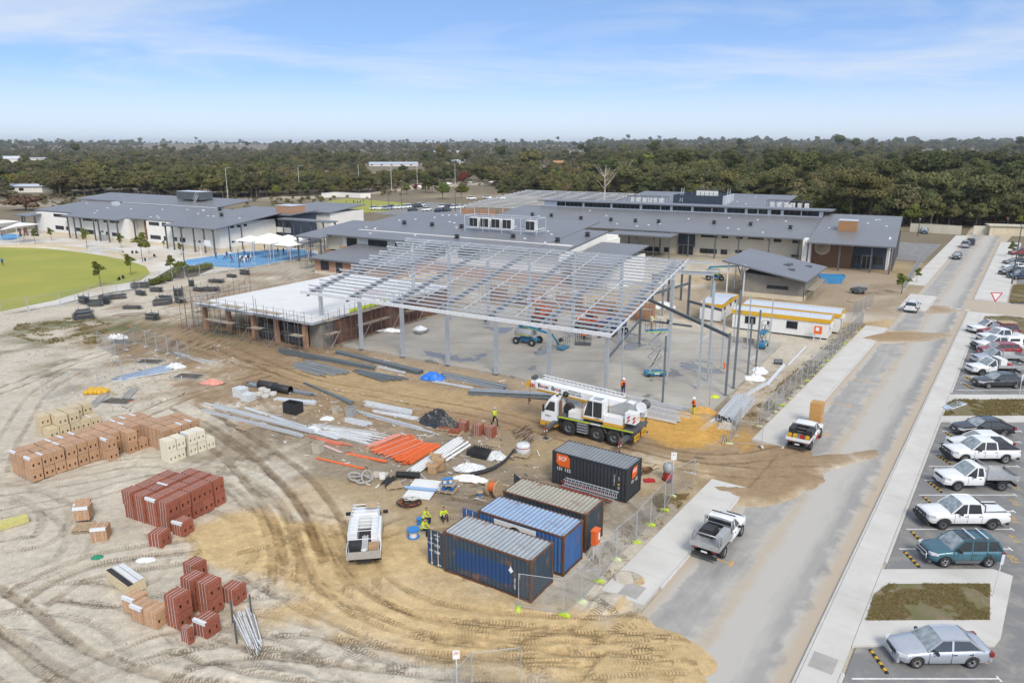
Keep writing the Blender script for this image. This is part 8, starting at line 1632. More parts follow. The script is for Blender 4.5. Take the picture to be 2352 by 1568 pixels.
for i,(q,lb)in enumerate((((1085,1100),'black mesh gate lying by the ladders'),((1380,735),'dark mesh gate lying by the fence'),((1735,870),'dark mesh gate lying near the red sheet'))):s=simple('mesh_gate',lb,'gate',X0(*q),R_(-8),.06);g=MB();[g.bar(a,b,.05)for a,b in(((-1.4,-.8,0),(1.4,-.8,0)),((1.4,-.8,0),(1.4,.8,0)),((1.4,.8,0),(-1.4,.8,0)),((-1.4,.8,0),(-1.4,-.8,0)))];g.build('frame','galv_flat',s);g=MB();[g.bar((-1.4+k*.11,-.8,0),(-1.4+k*.11,.8,0),.012)for k in range(1,25)];[g.bar((-1.4,-.8+k*.1,0),(1.4,-.8+k*.1,0),.012)for k in range(1,16)];g.build('mesh','black',s)
for q in((1950,800),(1975,780)):tag(MB().tube((0,0,0),(0,0,.75),.09,12).build('pipe_stub','pvc_orange',None,(*X2(*q,.22),.22)),'upright orange pipe stub on the slab, %s the posts'%('nearer','further from')[q[0]>1960],'pipe')
sk=simple('skip_bin','blue skip bin behind the grey rendered building','skip bin',G(*t3(575,1468)),R_(-10));MB().add([(-1.6,-.9,0),(1.6,-.9,0),(1.6,.9,0),(-1.6,.9,0),(-2.3,-.9,1.5),(2.3,-.9,1.5),(2.3,.9,1.5),(-2.3,.9,1.5)],[(0,3,2,1),(0,1,5,4),(1,2,6,5),(2,3,7,6),(3,0,4,7)]).build('shell','bin_blue',sk)
tag(MB().tube((-.45,0,.32),(.45,0,.32),.32,14).build('drum','dark_steel',None,(*X30(92,760),0),R_(-10)),'dark green drum lying on the bank by the slab','drum')
# ================================================================ TREES
def leafmat(name,c1,c2,rand=.35):
 m,t,b=newmat(name);N=NT(t);L=t.links.new;ge=N.geo()
 oi=N.n('ShaderNodeObjectInfo').outputs['Random']
 c=N.mix(N.ramp(N.noise(ge,.55,4,.7),.35,.65),c1,c2)
 c=N.mix(N.ramp(N.math('FRACT',N.math('MULTIPLY',oi,7.31)),.45,1,0,.6),c,tuple(a*b for a,b in zip(c2,(1.35,1.18,.8))));r=N.ramp(oi,0,1,1-rand,1+rand*1.2);c=N.mix(1.,c,N.n('ShaderNodeCombineColor',{0:r,1:N.math('MULTIPLY',r,.98),2:r}).outputs[0],'MULTIPLY')
 c=N.mix(N.ramp(N.noise(ge,.022,4,.6),.40,.64,0,.7),c,tuple(x*y for x,y in zip(c2,(1.12,1.0,.85))))
 L(c,b.inputs['Base Color']);b.inputs['Roughness'].default_value=.75;b.inputs['Specular IOR Level'].default_value=.25
 tr=N.n('ShaderNodeBsdfTranslucent',{'Color':c});mx=N.n('ShaderNodeMixShader',{0:.22,1:b.outputs[0],2:tr.outputs[0]})
 L(mx.outputs[0],t.nodes['Material Output'].inputs[0]);return m
leafmat('leaf_gum',(.085,.100,.038),(.140,.142,.058));leafmat('leaf_dark',(.055,.075,.026),(.090,.105,.038));leafmat('leaf_scrub',(.120,.120,.055),(.160,.145,.070));leafmat('leaf_green',(.085,.130,.028),(.15,.175,.04));leafmat('leaf_yellow',(.28,.24,.03),(.16,.16,.03));leafmat('leaf_red',(.20,.045,.03),(.13,.04,.03));leafmat('leaf_brown',(.19,.12,.08),(.13,.09,.06))
leafmat('leaf_blade',(.15,.155,.05),(.26,.21,.10),.2)
def crown_mesh(name,H,Rr,lobes,n,leaf,mt,seed,base=.35,flat=.75):
 r=np.random.default_rng(seed);P=[];S=[]
 cs=[]
 for i in range(lobes):
  a=r.uniform(0,2*math.pi);d=Rr*.68*math.sqrt(r.uniform(0,1));h=H*(base+(1-base)*r.uniform(.25,.86));
  cs.append((d*math.cos(a),d*math.sin(a),h*(1-.25*(d/Rr)**2),Rr*r.uniform(.28,.52)))
 cs.append((0,0,H*.78,Rr*.45));V=[];F=[]
 for k in range(n):
  cx,cy,cz,cr=cs[r.integers(len(cs))]
  v=r.normal(size=3);v/=np.linalg.norm(v);rad=cr*r.uniform(.55,1.03)
  if v[2]<-.35:v[2]*=.4
  p=np.array([cx,cy,cz])+v*rad*np.array([1,1,flat])
  # a small leafy spray: two crossed bent quads lying roughly along the lobe's surface
  nrm_=v+r.normal(size=3)*.33;nrm_/=np.linalg.norm(nrm_);t1=np.cross(nrm_,r.normal(size=3));t1/=np.linalg.norm(t1);t2=np.cross(nrm_,t1)
  s=leaf*r.uniform(.55,1.25);o=len(V)
  V+=[p-t1*s-t2*s*.5,p+t1*s*.2-t2*s*.75+nrm_*s*.2,p+t1*s-t2*s*.1,p+t1*s*.35+t2*s*.8-nrm_*s*.15,p-t1*s*.7+t2*s*.55]
  F.append((o,o+1,o+2,o+3,o+4))
 me=bpy.data.meshes.new(name);me.from_pydata([tuple(p)for p in V],[],F);me.materials.append(MATS[mt]);me.update();return me,cs
def trunk_mesh(name,H,cs,r0,mt='bark',seed=0):
 mb=MB();rr=random.Random(seed);top=H*.5
 mb.path([(0,0,-.3),(rr.uniform(-.1,.1),rr.uniform(-.1,.1),top*.5),(rr.uniform(-.3,.3),rr.uniform(-.3,.3),top)],[r0,r0*.8,r0*.55],6)
 for c in cs[:7]:mb.path([(0,0,top*rr.uniform(.45,.9)),(c[0]*.5,c[1]*.5,(top+c[2])*.5*.95),(c[0]*.95,c[1]*.95,c[2])],[r0*.45,r0*.28,r0*.1],5)
 return mb
VAR=[]
for i,(H_,R0,lobes,n,leaf,mt,base)in enumerate([(11,4.6,15,2600,.33,'leaf_gum',.34),(9,4.4,13,2300,.33,'leaf_dark',.20),(13,5.0,16,2800,.34,'leaf_gum',.38),(8,4.2,12,2100,.32,'leaf_green',.18),(5,3.4,10,1300,.27,'leaf_scrub',.10),(4,3.0,9,1200,.25,'leaf_scrub',.08),(17,5.2,13,2300,.38,'leaf_dark',.55),(10,4.6,14,2400,.33,'leaf_scrub',.26)]):
 cm,cs=crown_mesh('crown',H_,R0,lobes,n,leaf,mt,100+i,base);VAR.append((H_,R0,cm,trunk_mesh('trunk',H_,cs,.05+H_*.018,seed=i),mt))
KN=['tall olive gum tree','dense dark evergreen tree','tall spreading gum tree','bushy mid green tree','low grey green scrub bush','small grey green scrub bush','very tall slender gum tree','broad olive brown tree']
TRUNKME=[]
for H_,R0,cm,tb,mt in VAR:
 o=tb.build('trunk','bark');TRUNKME.append(o.data);bpy.data.objects.remove(o)
def tree(kind,x,y,s=1.,z=0.,label=None,group=None,name='gum_tree',cat='tree',crown=None,sz=None,rz=None):
 o=thing(name,label,cat,(x,y,z),random.uniform(0,6.28)if rz is None else rz,group);o.scale=(s,s,sz or s)
 link('trunk',TRUNKME[kind],o);link('crown',crown or VAR[kind][2],o);return o
 # front edge of the wood as surveyed: (u, v) of the trunks' feet
EDGE=[(-500,470),(-100,440),(0,446),(60,436),(120,444),(250,436),(400,444),(560,446),(700,440),(840,436),(950,424),(1090,416),(1180,450),(1300,458),(1420,462),(1600,470),(1800,486),(1880,505),(1960,516),(2060,522),(2200,526),(2352,533),(2700,545)]
EDGE=[(u,v+(11 if u<860 else 0))for u,v in EDGE];EP=[G(*e)for e in EDGE];EAZ=np.array([math.atan2(x,y)for x,y in EP]);ERR=np.array([math.hypot(x,y)for x,y in EP])
def edge_r(az):return np.interp(az,EAZ,ERR)
def hgt_far(x,y):
 r=math.hypot(x,y)
 if r<=900:return 0.
 a=np.array([[x]]);b_=np.array([[y]]);rr_=np.array([[r]])
 return float((sstep(900,5200,rr_)*(16+34*vnoise(a,b_,.0011,9,3))-6*sstep(900,2000,rr_))[0,0])
CLEAR=[(pg((840,372),(965,372),(985,388),(845,388)),8)]
pts=[]
r_=random.Random(5)
def zone(az,r,e):
 """which growth stands here: tall dense wood on the right, low scrub with scattered trees on the left"""
 right=az>.10
 d=r-e
 if right:k=r_.choices([0,1,2,3,6,7],[5,4,4,3,1.4 if d>60 else.3,3])[0];s=r_.uniform(.6,1.35)
 else:
  if d<45:k=r_.choices([0,1,3,4,7,2],[5,4,1,2,4,3])[0];s=r_.uniform(.8,1.4)if az<-.31 else r_.uniform(.5,.95)
  else:k=r_.choices([4,5,7,3,1,0],[7,6,1.2,.4,.4,.2])[0];s=r_.uniform(.6,1.05)
 return k,s
def scatter():
 r=190.0
 while r<7500:
  sp=5.4 if r<420 else max(5.6,r*.0125)
  n=int(2*.80*r/sp)
  for i in range(n):
   az=-.80+1.6*(i+r_.random())/n;rr=r+r_.uniform(-.5,.5)*sp
   e=float(edge_r(az))
   if rr<e+1:continue
   x,y=rr*math.sin(az),rr*math.cos(az)
   k,s=zone(az,rr,e)
   if rr>700:k=r_.choices([0,1,7,4,2,6],[3,4,3,2,1,.12]if az>.1 else[.8,1.2,2,7,.3,.08])[0];s*=max(.8,rr/1100)**.5*(1.6 if mnoise.noise((x/170,y/170,3))>.22 else.95)
   if az<.0 and rr-e>45 and rr<700 and r_.random()<.12:continue
   pts.append((rr,x,y,k,s))
  r+=sp*.92
scatter()
def px(x,y,z=0):
 zc=y*math.cos(PITCH)-(z-CAM_H)*math.sin(PITCH);return 1176+1700*x/zc,784-1700*((z-CAM_H)*math.cos(PITCH)+y*math.sin(PITCH))/zc
OPEN=[(836,376,975,398),(330,343,620,352),(0,362,110,376),(1290,349,1370,362),(2090,352,2250,362),(0,425,120,446),(1420,428,1480,447)]
pts=[p for p in pts if not any(u0<px(p[1],p[2])[0]<u1 and v0<px(p[1],p[2],2)[1]<v1 for u0,v0,u1,v1 in OPEN)]
for i in range(900):
 az=r_.uniform(-.72,-.04);e=float(edge_r(az));rr=e-75*r_.random()**1.4;x,y=rr*math.sin(az),rr*math.cos(az)
 if any(inpoly(np.array([x]),np.array([y]),q)[0]for q in(FIELD2,PARK2,hw))or rr<285:continue
 pts.append((rr+500,x,y,r_.choice([4,5,5]),r_.uniform(.15,.55)))
inview=[p for p in pts if-60<px(p[1],p[2])[0]<2412]
inview.sort(key=lambda p:p[0]-float(edge_r(math.atan2(p[1],p[2])))*0.85)
single=inview[:262];ids=set(id(p)for p in single);rest=[p for p in pts if id(p)not in ids]
single.sort(key=lambda p:math.atan2(p[1],p[2]))
SECT=[(260,'behind the oval at the western end'),(520,'behind the two storey school block'),(760,'behind the far playing field'),(1000,'behind the highway lamps'),(1250,'beyond the far car park'),(1560,'behind the dead white trees'),(1860,'behind the navy roof plant box'),(2100,'behind the clerestory block end'),(2420,'behind the cream boundary wall')]
cnt={}
for rr,x,y,k,s in single:
 u=px(x,y)[0];sec=next(b for a,b in SECT if u<a);key=(k,sec);cnt[key]=cnt.get(key,0)+1
 tree(k,x,y,s,0,KN[k]+' in the wood edge '+sec,'wood edge: '+KN[k]+' '+sec,name='scrub_bush' if k in(4,5)else 'gum_tree',cat='bush' if k in(4,5)else 'tree')
 # the rest of the wood reads as one mass
wm=bpy.data.meshes.new('woodland');wm.from_pydata([(x,y,hgt_far(x,y)-.2)for rr,x,y,k,s in rest],[],[])
for nm,ty,dat in(('kind','INT',[p[3]for p in rest]),('scl','FLOAT',[p[4]for p in rest]),('rot','FLOAT',[r_.uniform(0,6.28)for p in rest])):
 wm.attributes.new(nm,ty,'POINT').data.foreach_set('value',dat)
wo_=link('woodland',wm);stuff(wo_);wo_['label']='wide bushland of olive scrub and gum trees stretching to the horizon'
ng=bpy.data.node_groups.new('wood','GeometryNodeTree');ng.interface.new_socket('Geometry',in_out='INPUT',socket_type='NodeSocketGeometry');ng.interface.new_socket('Geometry',in_out='OUTPUT',socket_type='NodeSocketGeometry')
gi=ng.nodes.new('NodeGroupInput');go=ng.nodes.new('NodeGroupOutput');jn=ng.nodes.new('GeometryNodeJoinGeometry')
def attr(nm,ty):
 n=ng.nodes.new('GeometryNodeInputNamedAttribute');n.data_type=ty;n.inputs[0].default_value=nm;return n.outputs[0]
kd,sca,ro=attr('kind','INT'),attr('scl','FLOAT'),attr('rot','FLOAT')
cx=ng.nodes.new('ShaderNodeCombineXYZ');ng.links.new(ro,cx.inputs[2])
src={}
for o in sc.objects:
 if o.type=='MESH' and o.parent and o.name.startswith('crown'):
  for k in range(8):
   if o.data==VAR[k][2]:src.setdefault(k,[]).append(o)
for k in src:
 cmp_=ng.nodes.new('FunctionNodeCompare');cmp_.data_type='INT';cmp_.operation='EQUAL';ng.links.new(kd,cmp_.inputs[2]);cmp_.inputs[3].default_value=k
 oi=ng.nodes.new('GeometryNodeObjectInfo');oi.inputs[0].default_value=src[k][0];oi.transform_space='ORIGINAL';oi.inputs['As Instance'].default_value=True
 ip=ng.nodes.new('GeometryNodeInstanceOnPoints');ng.links.new(gi.outputs[0],ip.inputs['Points']);ng.links.new(cmp_.outputs[0],ip.inputs['Selection']);ng.links.new(oi.outputs['Geometry'],ip.inputs['Instance'])
 ng.links.new(cx.outputs[0],ip.inputs['Rotation']);ng.links.new(sca,ip.inputs['Scale']);ng.links.new(ip.outputs[0],jn.inputs[0])
ng.links.new(jn.outputs[0],go.inputs[0])
md=wo_.modifiers.new('wood','NODES');md.node_group=ng
# ================================================================ SCHOOL GROUNDS, STREET FURNITURE, FAR BUILDINGS
def gz(tt,x,y,z=0.):return G(*tt(x,y),z)
def sail(tt,q,lab,s=2.55,zp=4.7,ze=3.6,rz=-30,tilt=0):
 x,y=gz(tt,*q,zp);o=thing('shade_sail',lab,'shade sail',(x,y,0),R_(rz),'shade sails');n=8;V=[]
 for j in range(n+1):
  for i in range(n+1):
   a,b=-1+2*i/n,-1+2*j/n;r=max(abs(a),abs(b));pull=1-.10*(1-min(abs(a),abs(b))**2)*r;V.append((a*s*pull,b*s*pull,ze+(zp-ze)*(1-r)**.85+tilt*a))
 MB().add(V,[(j*(n+1)+i,j*(n+1)+i+1,(j+1)*(n+1)+i+1,(j+1)*(n+1)+i)for j in range(n)for i in range(n)],0,True).build('canopy','shade_sail',o)
 for a in(-1,1):
  for b in(-1,1):MB().tube((a*s,b*s,0),(a*s,b*s,ze+.1+tilt*a),.07,6).build('pole','white_metal',o)
for i,(tt,q)in enumerate(((t0,(2300,1032)),(t1,(125,1010)),(t1,(125,1050)),(t1,(295,1025)),(t1,(310,1070)),(t1,(470,1052)))):sail(tt,q,'white pyramid shade sail over the blue court, %s from the two storey block'%ORD[i])
sail(t0,(10,890),'white shade sail over the playground, nearer the edge',3,5.6,4.2,-20,.8);sail(t0,(170,915),'white shade sail over the playground beside the verandah',3.4,5.2,4.0,-20,.6);sail(t1,(620,775),'large white shade sail at the far playing field',6,5.5,3.8,10)
pg_=thing('playground','rust red climbing posts in the playground under the sails','playground',(*gz(t0,110,1040),0));[MB().bar((a,rz_.uniform(-1,1),0),(a+rz_.uniform(-.8,.8),rz_.uniform(-1,1),3.2),.35).build('post','steel_rust',pg_)for a in(-5,-4,-3.4,2,2.7,3.4,4)]
structure(sheet('playground_mat',[gz(t0,*q)for q in((-60,1065),(110,1075),(210,1040),(120,1020),(-60,1030))],.04,'blue_court'))
cl=[gz(t0,*q)for q in((1700,1268),(2040,1225),(2330,1260),(2330,1318),(2150,1322))]
for a,b in((cl[0],cl[1]),(cl[1],cl[2]),(gz(t0,1760,1300),gz(t0,2080,1222)),(gz(t0,1710,1290),gz(t0,2330,1300)),(gz(t0,2200,1215),gz(t0,2345,1300)),(gz(t1,60,1200),gz(t1,420,1185)),(gz(t1,20,1260),gz(t1,380,1215))):structure(MB().bar((*a,.034),(*b,.034),.12,.004).build('court_line','line_white'))
hp=thing('basketball_hoop','white basketball backboard on a curved post at the court edge','basketball hoop',(*gz(t0,1850,1235),0),R_(-30));MB().path([(0,0,0),(0,0,2.6),(.6,0,3.2),(1.6,0,3.2)],.07,8).build('post','galv',hp);MB().box(1.5,3.6,-.05,0,2.7,4.0).build('backboard','sign_white',hp);MB().path([(2.55+.25*math.cos(k),-.35+.25*math.sin(k),2.9)for k in np.linspace(0,6.28,12)],.02,5).build('ring','orange_box',hp)
def lamp(tt,b,top,lab,arm=1,mt='galv',nm='street_lamp'):
 p=gz(tt,*b);u,v=tt(*b);v2=tt(*top)[1];h=(v-v2)/1700*math.hypot(*p)*1.02;o=thing(nm,lab,'lamp post',(*p,0));MB().tube((0,0,0),(0,0,h-.6*bool(arm)),.14,8,.08).build('pole',mt,o)
 if arm:MB().path([(0,0,h-.6),(.25*arm,0,h-.15),(1.0*arm,0,h),(2.2*arm,0,h+.1)],.06,6).build('arm',mt,o);MB().cbox((2.4*arm,0,h+.08),(.8,.3,.12)).build('lantern','lift_grey',o)
 else:MB().cbox((0,0,h),(.5,.3,.2)).build('lantern','lift_grey',o)
for i,(tt,b,tp,a,w_)in enumerate(((t0,(1275,660),(1260,490),1,'behind the two storey roof'),(t0,(2095,705),(2080,450),1,'behind the roof plant screen'),(t1,(403,665),(392,420),1,'behind the school wing'),(t1,(950,640),(942,405),0,'behind the white boundary wall'),(t1,(1247,640),(1240,415),0,'beside the far bus bay'),(t1,(1483,600),(1480,400),0,'before the dark pines'),(t1,(1830,570),(1828,385),0,'beside the red tree'))):lamp(tt,b,tp,'tall grey highway lamp '+w_,a)
for tt,b,tp,w_ in((t1,(1062,805),(1062,625),'at the corner of the far playing field'),(t1,(1219,745),(1217,610),'behind the row of white cars'),(t1,(1337,750),(1335,545),'at the far car park entry'),(t1,(1832,815),(1832,610),'beside the unroofed brick building'),(t1,(318,1040),(315,850),'beside the shade sails'),(t0,(1692,1270),(1680,1125),'at the near corner of the blue court'),(t0,(2200,1330),(2190,1175),'at the front edge of the blue court'),(t3,(1375,1040),(1388,905),'beside the glazed pavilion'),(t3,(2238,1478),(2305,1040),'in the far island of the side road')):lamp(tt,b,tp,'thin dark light pole '+w_,0,'dark_steel','light_pole')
def dead(tt,b,top,lab,seed,sp=.5):
 r=random.Random(seed);p=gz(tt,*b);h=(tt(*b)[1]-tt(*top)[1])/1700*math.hypot(*p);o=thing('dead_tree',lab,'tree',(*p,0));mb=MB();mb.path([(0,0,0),(.2,0,h*.3),(0,0,h*.6),(.3,0,h)],[.45,.38,.25,.06],7);mb.build('trunk','dead_wood',o)
 for i in range(9):z=h*r.uniform(.25,.75);a=r.uniform(0,6.28);l=h*r.uniform(.25,sp);e=Vector((math.cos(a)*l*.7,math.sin(a)*l*.7,z+l*.8));m_=Vector((e.x*.4,e.y*.4,z+l*.25));g=MB().path([(0,0,z),m_,e],[.2,.13,.03],5);[g.path([m_.lerp(e,k),m_.lerp(e,k)+Vector((r.uniform(-1,1),r.uniform(-1,1),r.uniform(.3,1.2)))*l*.28],[.07,.02],4)for k in(.2,.5,.8)];g.build('branch','dead_wood',o)
dead(t2,(845,730),(840,400),'tall bare white dead tree with open forks behind the roofs',3);dead(t2,(1030,660),(1040,365),'slimmer bare dead tree behind the white one',4);dead(t0,(765,615),(760,450),'bare pale forked tree behind the two storey block',5);dead(t2,(290,500),(290,350),'leafless greyish tree in the scrub past the car park',6,.6)
YT,_cs=crown_mesh('crown',4.6,1.25,7,420,.17,'leaf_green',50,.42);YT2,_=crown_mesh('crown',1.1,1.2,8,420,.14,'leaf_green',51,.1);PALE,_=crown_mesh('crown',2.2,1.8,9,600,.2,'leaf_scrub',52,.1)
ytt=MB().path([(0,0,-.1),(.05,0,1.4),(0,.05,3.2)],[.07,.055,.03],6);_o=ytt.build('trunk','bark');YTT=_o.data;bpy.data.objects.remove(_o)
def young(tt,b,h,lab,me=None,nm='young_tree',w=1.):
 p=gz(tt,*b);s=h/4.6;o=thing(nm,lab,'tree',(*p,0),rz_.uniform(0,6),'young trees');o.scale=(s*w,s*w,s);link('trunk',YTT,o);link('crown',me or YT,o)
for b,h,w_ in(((800,1145),5.0,'in front of the covered verandah bay'),((325,1112),4.2,'beside the playground sails'),((475,1082),3.6,'at the verandah end near the playground'),((1115,1150),3.8,'at the top of the lawn steps'),((1310,1275),6.6,'among the seated students, tallest'),((1205,1400),4.4,'bushy at the lawn edge'),((925,1505),4.8,'slender on the lawn near the path'),((1580,1412),4.4,'in the garden bed by the court'),((1665,1215),3.0,'at the court corner'),((1370,1200),3.0,'beside the seated dark figure'),((1505,1150),2.0,'beside the verandah columns')):young(t0,b,h,'young tree '+w_)
young(t3,(1225,1568),3.6,'young rounded tree on the sand near the crossover',w=1.5);young(t3,(1362,1470),3.0,'thin young tree behind the rounded one');young(t3,(2320,1010),6.5,'leafy tree at the road edge by the far bays',w=1.6);young(t3,(2235,1235),3.8,'small tree by the far footpath')
for i,q in enumerate(((350,655),(358,650),(366,648),(374,643),(384,640),(396,636),(404,628),(412,622),(418,616),(426,622),(436,626),(446,624),(456,622),(468,620),(480,618),(388,646),(372,652))):o=thing('garden_shrub','rounded green shrub in the court garden bed, %s from the path'%ORD[i],'shrub',(*G(*q),.03),i,'garden bed shrubs');link('foliage',YT2,o);o.scale=(rz_.uniform(.7,1.2),)*3
# planting and single trees in the middle distance
CR={}
def special(kind,mt,tt,b,h,lab,nm='tree',w=1.):
 me=VAR[kind][2]
 if mt:me=CR.setdefault((kind,mt),me.copy());me.materials[0]=MATS[mt]
 p=gz(tt,*b);s=h/VAR[kind][0];tree(kind,*p,s*w,0,lab,None,nm,'tree',me,s)
for a in((1,'leaf_dark',t1,(1560,640),9,'dark rounded pine beside the highway','pine_tree',.9),(1,'leaf_dark',t1,(1620,645),9,'second dark pine beside the highway','pine_tree',.9),(3,None,t1,(1715,700),8,'green spreading tree by the far gate','garden_tree'),(7,'leaf_red',t1,(1905,605),11,'dark red leafed tree beside the highway','red_tree',.7),(7,'leaf_red',t1,(1470,640),5,'small red shrub tree by the highway','red_tree',.7),(3,None,t1,(1385,660),6,'round bush tree at the far bus bay','garden_tree'),(3,None,t1,(1885,690),7,'green tree behind the far parked cars','garden_tree'),(1,None,t1,(2265,695),7,'wide dark bush at the edge of the far car park','garden_tree',1.3),(0,'leaf_gum',t1,(1720,410),26,'tall dark tree beside the far white warehouse','gum_tree',.8),(0,'leaf_dark',t1,(1555,405),20,'round dark tree in front of the far warehouse','gum_tree',.8),(2,'leaf_gum',t1,(1930,400),20,'olive tree right of the far warehouse','gum_tree'),(2,'leaf_dark',t1,(2250,390),26,'large dark tree past the far warehouse','gum_tree'),(7,None,t0,(500,665),12,'yellow green tree in front of the far left house','garden_tree',1.1),(3,None,t0,(1110,645),10,'broad green tree behind the two storey roof ridge','garden_tree',1.1),(7,'leaf_yellow',t0,(60,640),11,'yellow leafed tree at the left picture edge','garden_tree',1.2),(5,'leaf_brown',t0,(240,800),6,'brown leafless thicket beside the white sand','thicket',1.8),(4,None,t0,(100,690),6,'grey bush beside the far left house','bush',1.3),(0,'leaf_gum',t0,(900,560),17,'large gum towering behind the pale forked tree','gum_tree',1.2),(0,'leaf_dark',t0,(620,560),14,'dark gum left of the pale forked tree','gum_tree',1.2),(6,'leaf_dark',t3,(640,330),46,'tallest gum with umbrella crown on the right skyline','gum_tree',1.2),(6,'leaf_dark',t3,(780,340),38,'second tall gum on the right skyline','gum_tree',1.2),(6,None,t3,(2310,330),42,'tall gum at the right picture edge skyline','gum_tree',1.3),(6,'leaf_dark',t2,(580,270),40,'tall gum on the centre skyline','gum_tree',1.5),(6,None,t2,(1340,280),34,'lone tall gum right of the centre skyline','gum_tree',1.2),(0,'leaf_gum',t2,(730,330),30,'broad olive gum before the centre skyline','gum_tree'),(0,'leaf_gum',t2,(170,500),22,'big rounded gum beyond the far roof frame','gum_tree',1.2),(2,'leaf_gum',t2,(1375,370),24,'large olive gum in the middle of the wood','gum_tree',1.2),(3,'leaf_green',t2,(1240,560),20,'dense green tree above the rear block roof','gum_tree',1.3),(1,'leaf_brown',t2,(1545,580),13,'brown tinged tree above the rear block roof','gum_tree',1.0),(3,'leaf_yellow',t2,(1240,640),7,'yellow green bush behind the rear block','bush',1.1),(1,'leaf_dark',t2,(1145,620),15,'narrow dark tree behind the slimmer dead tree','gum_tree',.6),(3,'leaf_yellow',t3,(1260,870),8,'yellow brown bush at the foot of the right wood','bush',.9),(3,'leaf_green',t3,(1000,780),13,'vivid green tree in the right wood edge','gum_tree',1.1),(7,'leaf_green',t3,(730,760),15,'pale green gum in the right wood edge','gum_tree',1.1),(1,'leaf_dark',t2,(630,740),8.5,'dark cypress like conical tree by the far roof frame','cypress_tree',.35)):special(*a)
# far sheds and houses
def shed(tt,x0,y0,x1,y1,h,d,lab,roof='white_metal',wall='white_wall',rise=1.2,nm='far_shed'):
 p,q=gz(tt,x0,y0),gz(tt,x1,y1);L_=math.dist(p,q);rz=math.atan2(q[1]-p[1],q[0]-p[0]);o=thing(nm,lab,'shed' if 'shed' in nm or 'warehouse' in lab else 'house',(*p,0),rz);MB().box(0,L_,0,d,-1,h).build('wall',wall,o)
 MB().add([(-.6,-.8,h),(L_+.6,-.8,h),(L_+.6,d/2,h+rise),(-.6,d/2,h+rise),(L_+.6,d+.8,h),(-.6,d+.8,h)],[(0,1,2,3),(3,2,4,5),(0,3,5),(1,4,2)]).build('roof',roof,o)
 for i in range(max(1,int(L_/12))):MB().box(2+i*12,4.5+i*12,-.06,-.002,h*.3,h*.75).build('window','dark_glass',o)
shed(t1,1040,398,1490,396,2.5,50,'long white roofed warehouse in the bush',rise=2);shed(t1,1610,300,1860,300,8,60,'grey and white warehouse behind tall trees',rise=4);shed(t0,720,262,1420,258,6,120,'very long low white sheds near the left horizon',rise=2);shed(t0,40,372,205,370,6,18,'white house with pale hipped roof in the left bush',nm='far_house',rise=4);shed(t0,260,350,400,350,4,20,'low white shed beside the left bush house');shed(t0,-60,640,390,640,3.2,14,'long low house with white roof at the left edge',nm='far_house',rise=1.0)
shed(t2,500,312,700,312,9,30,'grey and white shed in the centre bush',wall='lift_grey',rise=2);shed(t2,385,420,470,420,6,14,'orange brick house half hidden in the bush','brick_orange','brick_orange',2.5,'far_house');shed(t2,1325,640,1450,640,4.5,9,'brick house with silver panels behind the rear block','brick_dark','brick_wall',1.5,'far_house');shed(t3,110,378,190,378,5,12,'red roofed house in the right bush','brick_orange','white_wall',3,'far_house');shed(t3,1400,345,1445,345,5,10,'small white shed by the pale paddock');shed(t2,1840,205,2000,205,7,60,'white suburb roofs near the right horizon');shed(t2,2050,215,2110,215,8,60,'small white roof near the right horizon');shed(t1,1870,395,1960,392,6,20,'small white and red shed right of the warehouse');shed(t3,1000,175,1030,175,9,40,'tiny pale roof on the right horizon')
def wallrun(pts,h,lab,mt='fence_wall',nm='boundary_wall',th=.25):
 for a,b in zip(pts[:-1],pts[1:]):
  L_=math.dist(a,b);o=thing(nm,lab,'wall',(*a,0),math.atan2(b[1]-a[1],b[0]-a[0]));n=max(1,int(L_/4));[MB().box(i*L_/n,(i+1)*L_/n-.03,0,th,-.1,h).build('panel',mt,o)for i in range(n)];MB().box(-.02,L_+.02,-.04,th+.04,h,h+.08).build('coping',mt,o);lab=lab.replace('first','second')if 'first' in lab else lab+', next length'
wallrun([gz(t3,1300,1000),gz(t3,1770,1028)],2.4,'long cream boundary wall right of the pavilion');wallrun([gz(t3,1880,1025),gz(t3,2050,1030)],2.4,'short cream boundary wall beside the gate house');wallrun([gz(t1,605,690),gz(t1,730,680),gz(t1,960,690),gz(t1,1055,690)],2.2,'white boundary wall behind the far playing field','white_wall')
gh=Bd('gate_house','low cream gate house with grey roof beside the road end',gz(t3,2030,1035),-18);gh.box('wall','limestone',0,9,0,4,0,2.7);gh.box('roof','fence_wall',-.4,9.6,-.5,4.4,2.7,2.95);gh.win(1,7,.4,2.3,-.02,4,fr='fence_wall',gl='limestone')
pp=thing('power_pole','timber power pole with wires behind the pavilion','power pole',(*gz(t3,1330,925),0));MB().tube((0,0,0),(0,0,12),.16,8,.11).build('pole','steel_rust',pp);MB().box(-1.1,1.1,-.06,.06,11.2,11.35).build('cross_arm','timber_grey',pp)
for j,dy in enumerate((0,.9)):MB().path([(-150+i*20,20-i*2.6+dy,11.4-1.2*math.sin(math.pi*((i%5)/5)))for i in range(16)],.03,4).build('wire','black',pp)
wallrun([gz(t0,0,1142),gz(t0,420,1142),gz(t0,800,1170)],.5,'low limestone seat wall round the oval, first length','limestone','seat_wall',.5);wallrun([gz(t0,950,1195),gz(t0,1110,1215),gz(t0,1210,1260)],.45,'curved limestone seat wall by the students, first length','limestone','seat_wall',.5)
stp=thing('garden_steps','pale concrete steps from the paving down to the oval','steps',(*gz(t0,870,1195),0),R_(-24));[MB().box(-5,5,i*1.0,i*1.0+1,0,.14*(i+1)).build('step','concrete',stp)for i in range(4)];g=MB();[g.path([(a,0,.2),(a,0,1.0),(a,3.8,1.5),(a,3.8,.6)],.03,5)for a in(-2,2)];g.build('handrail','galv',stp)
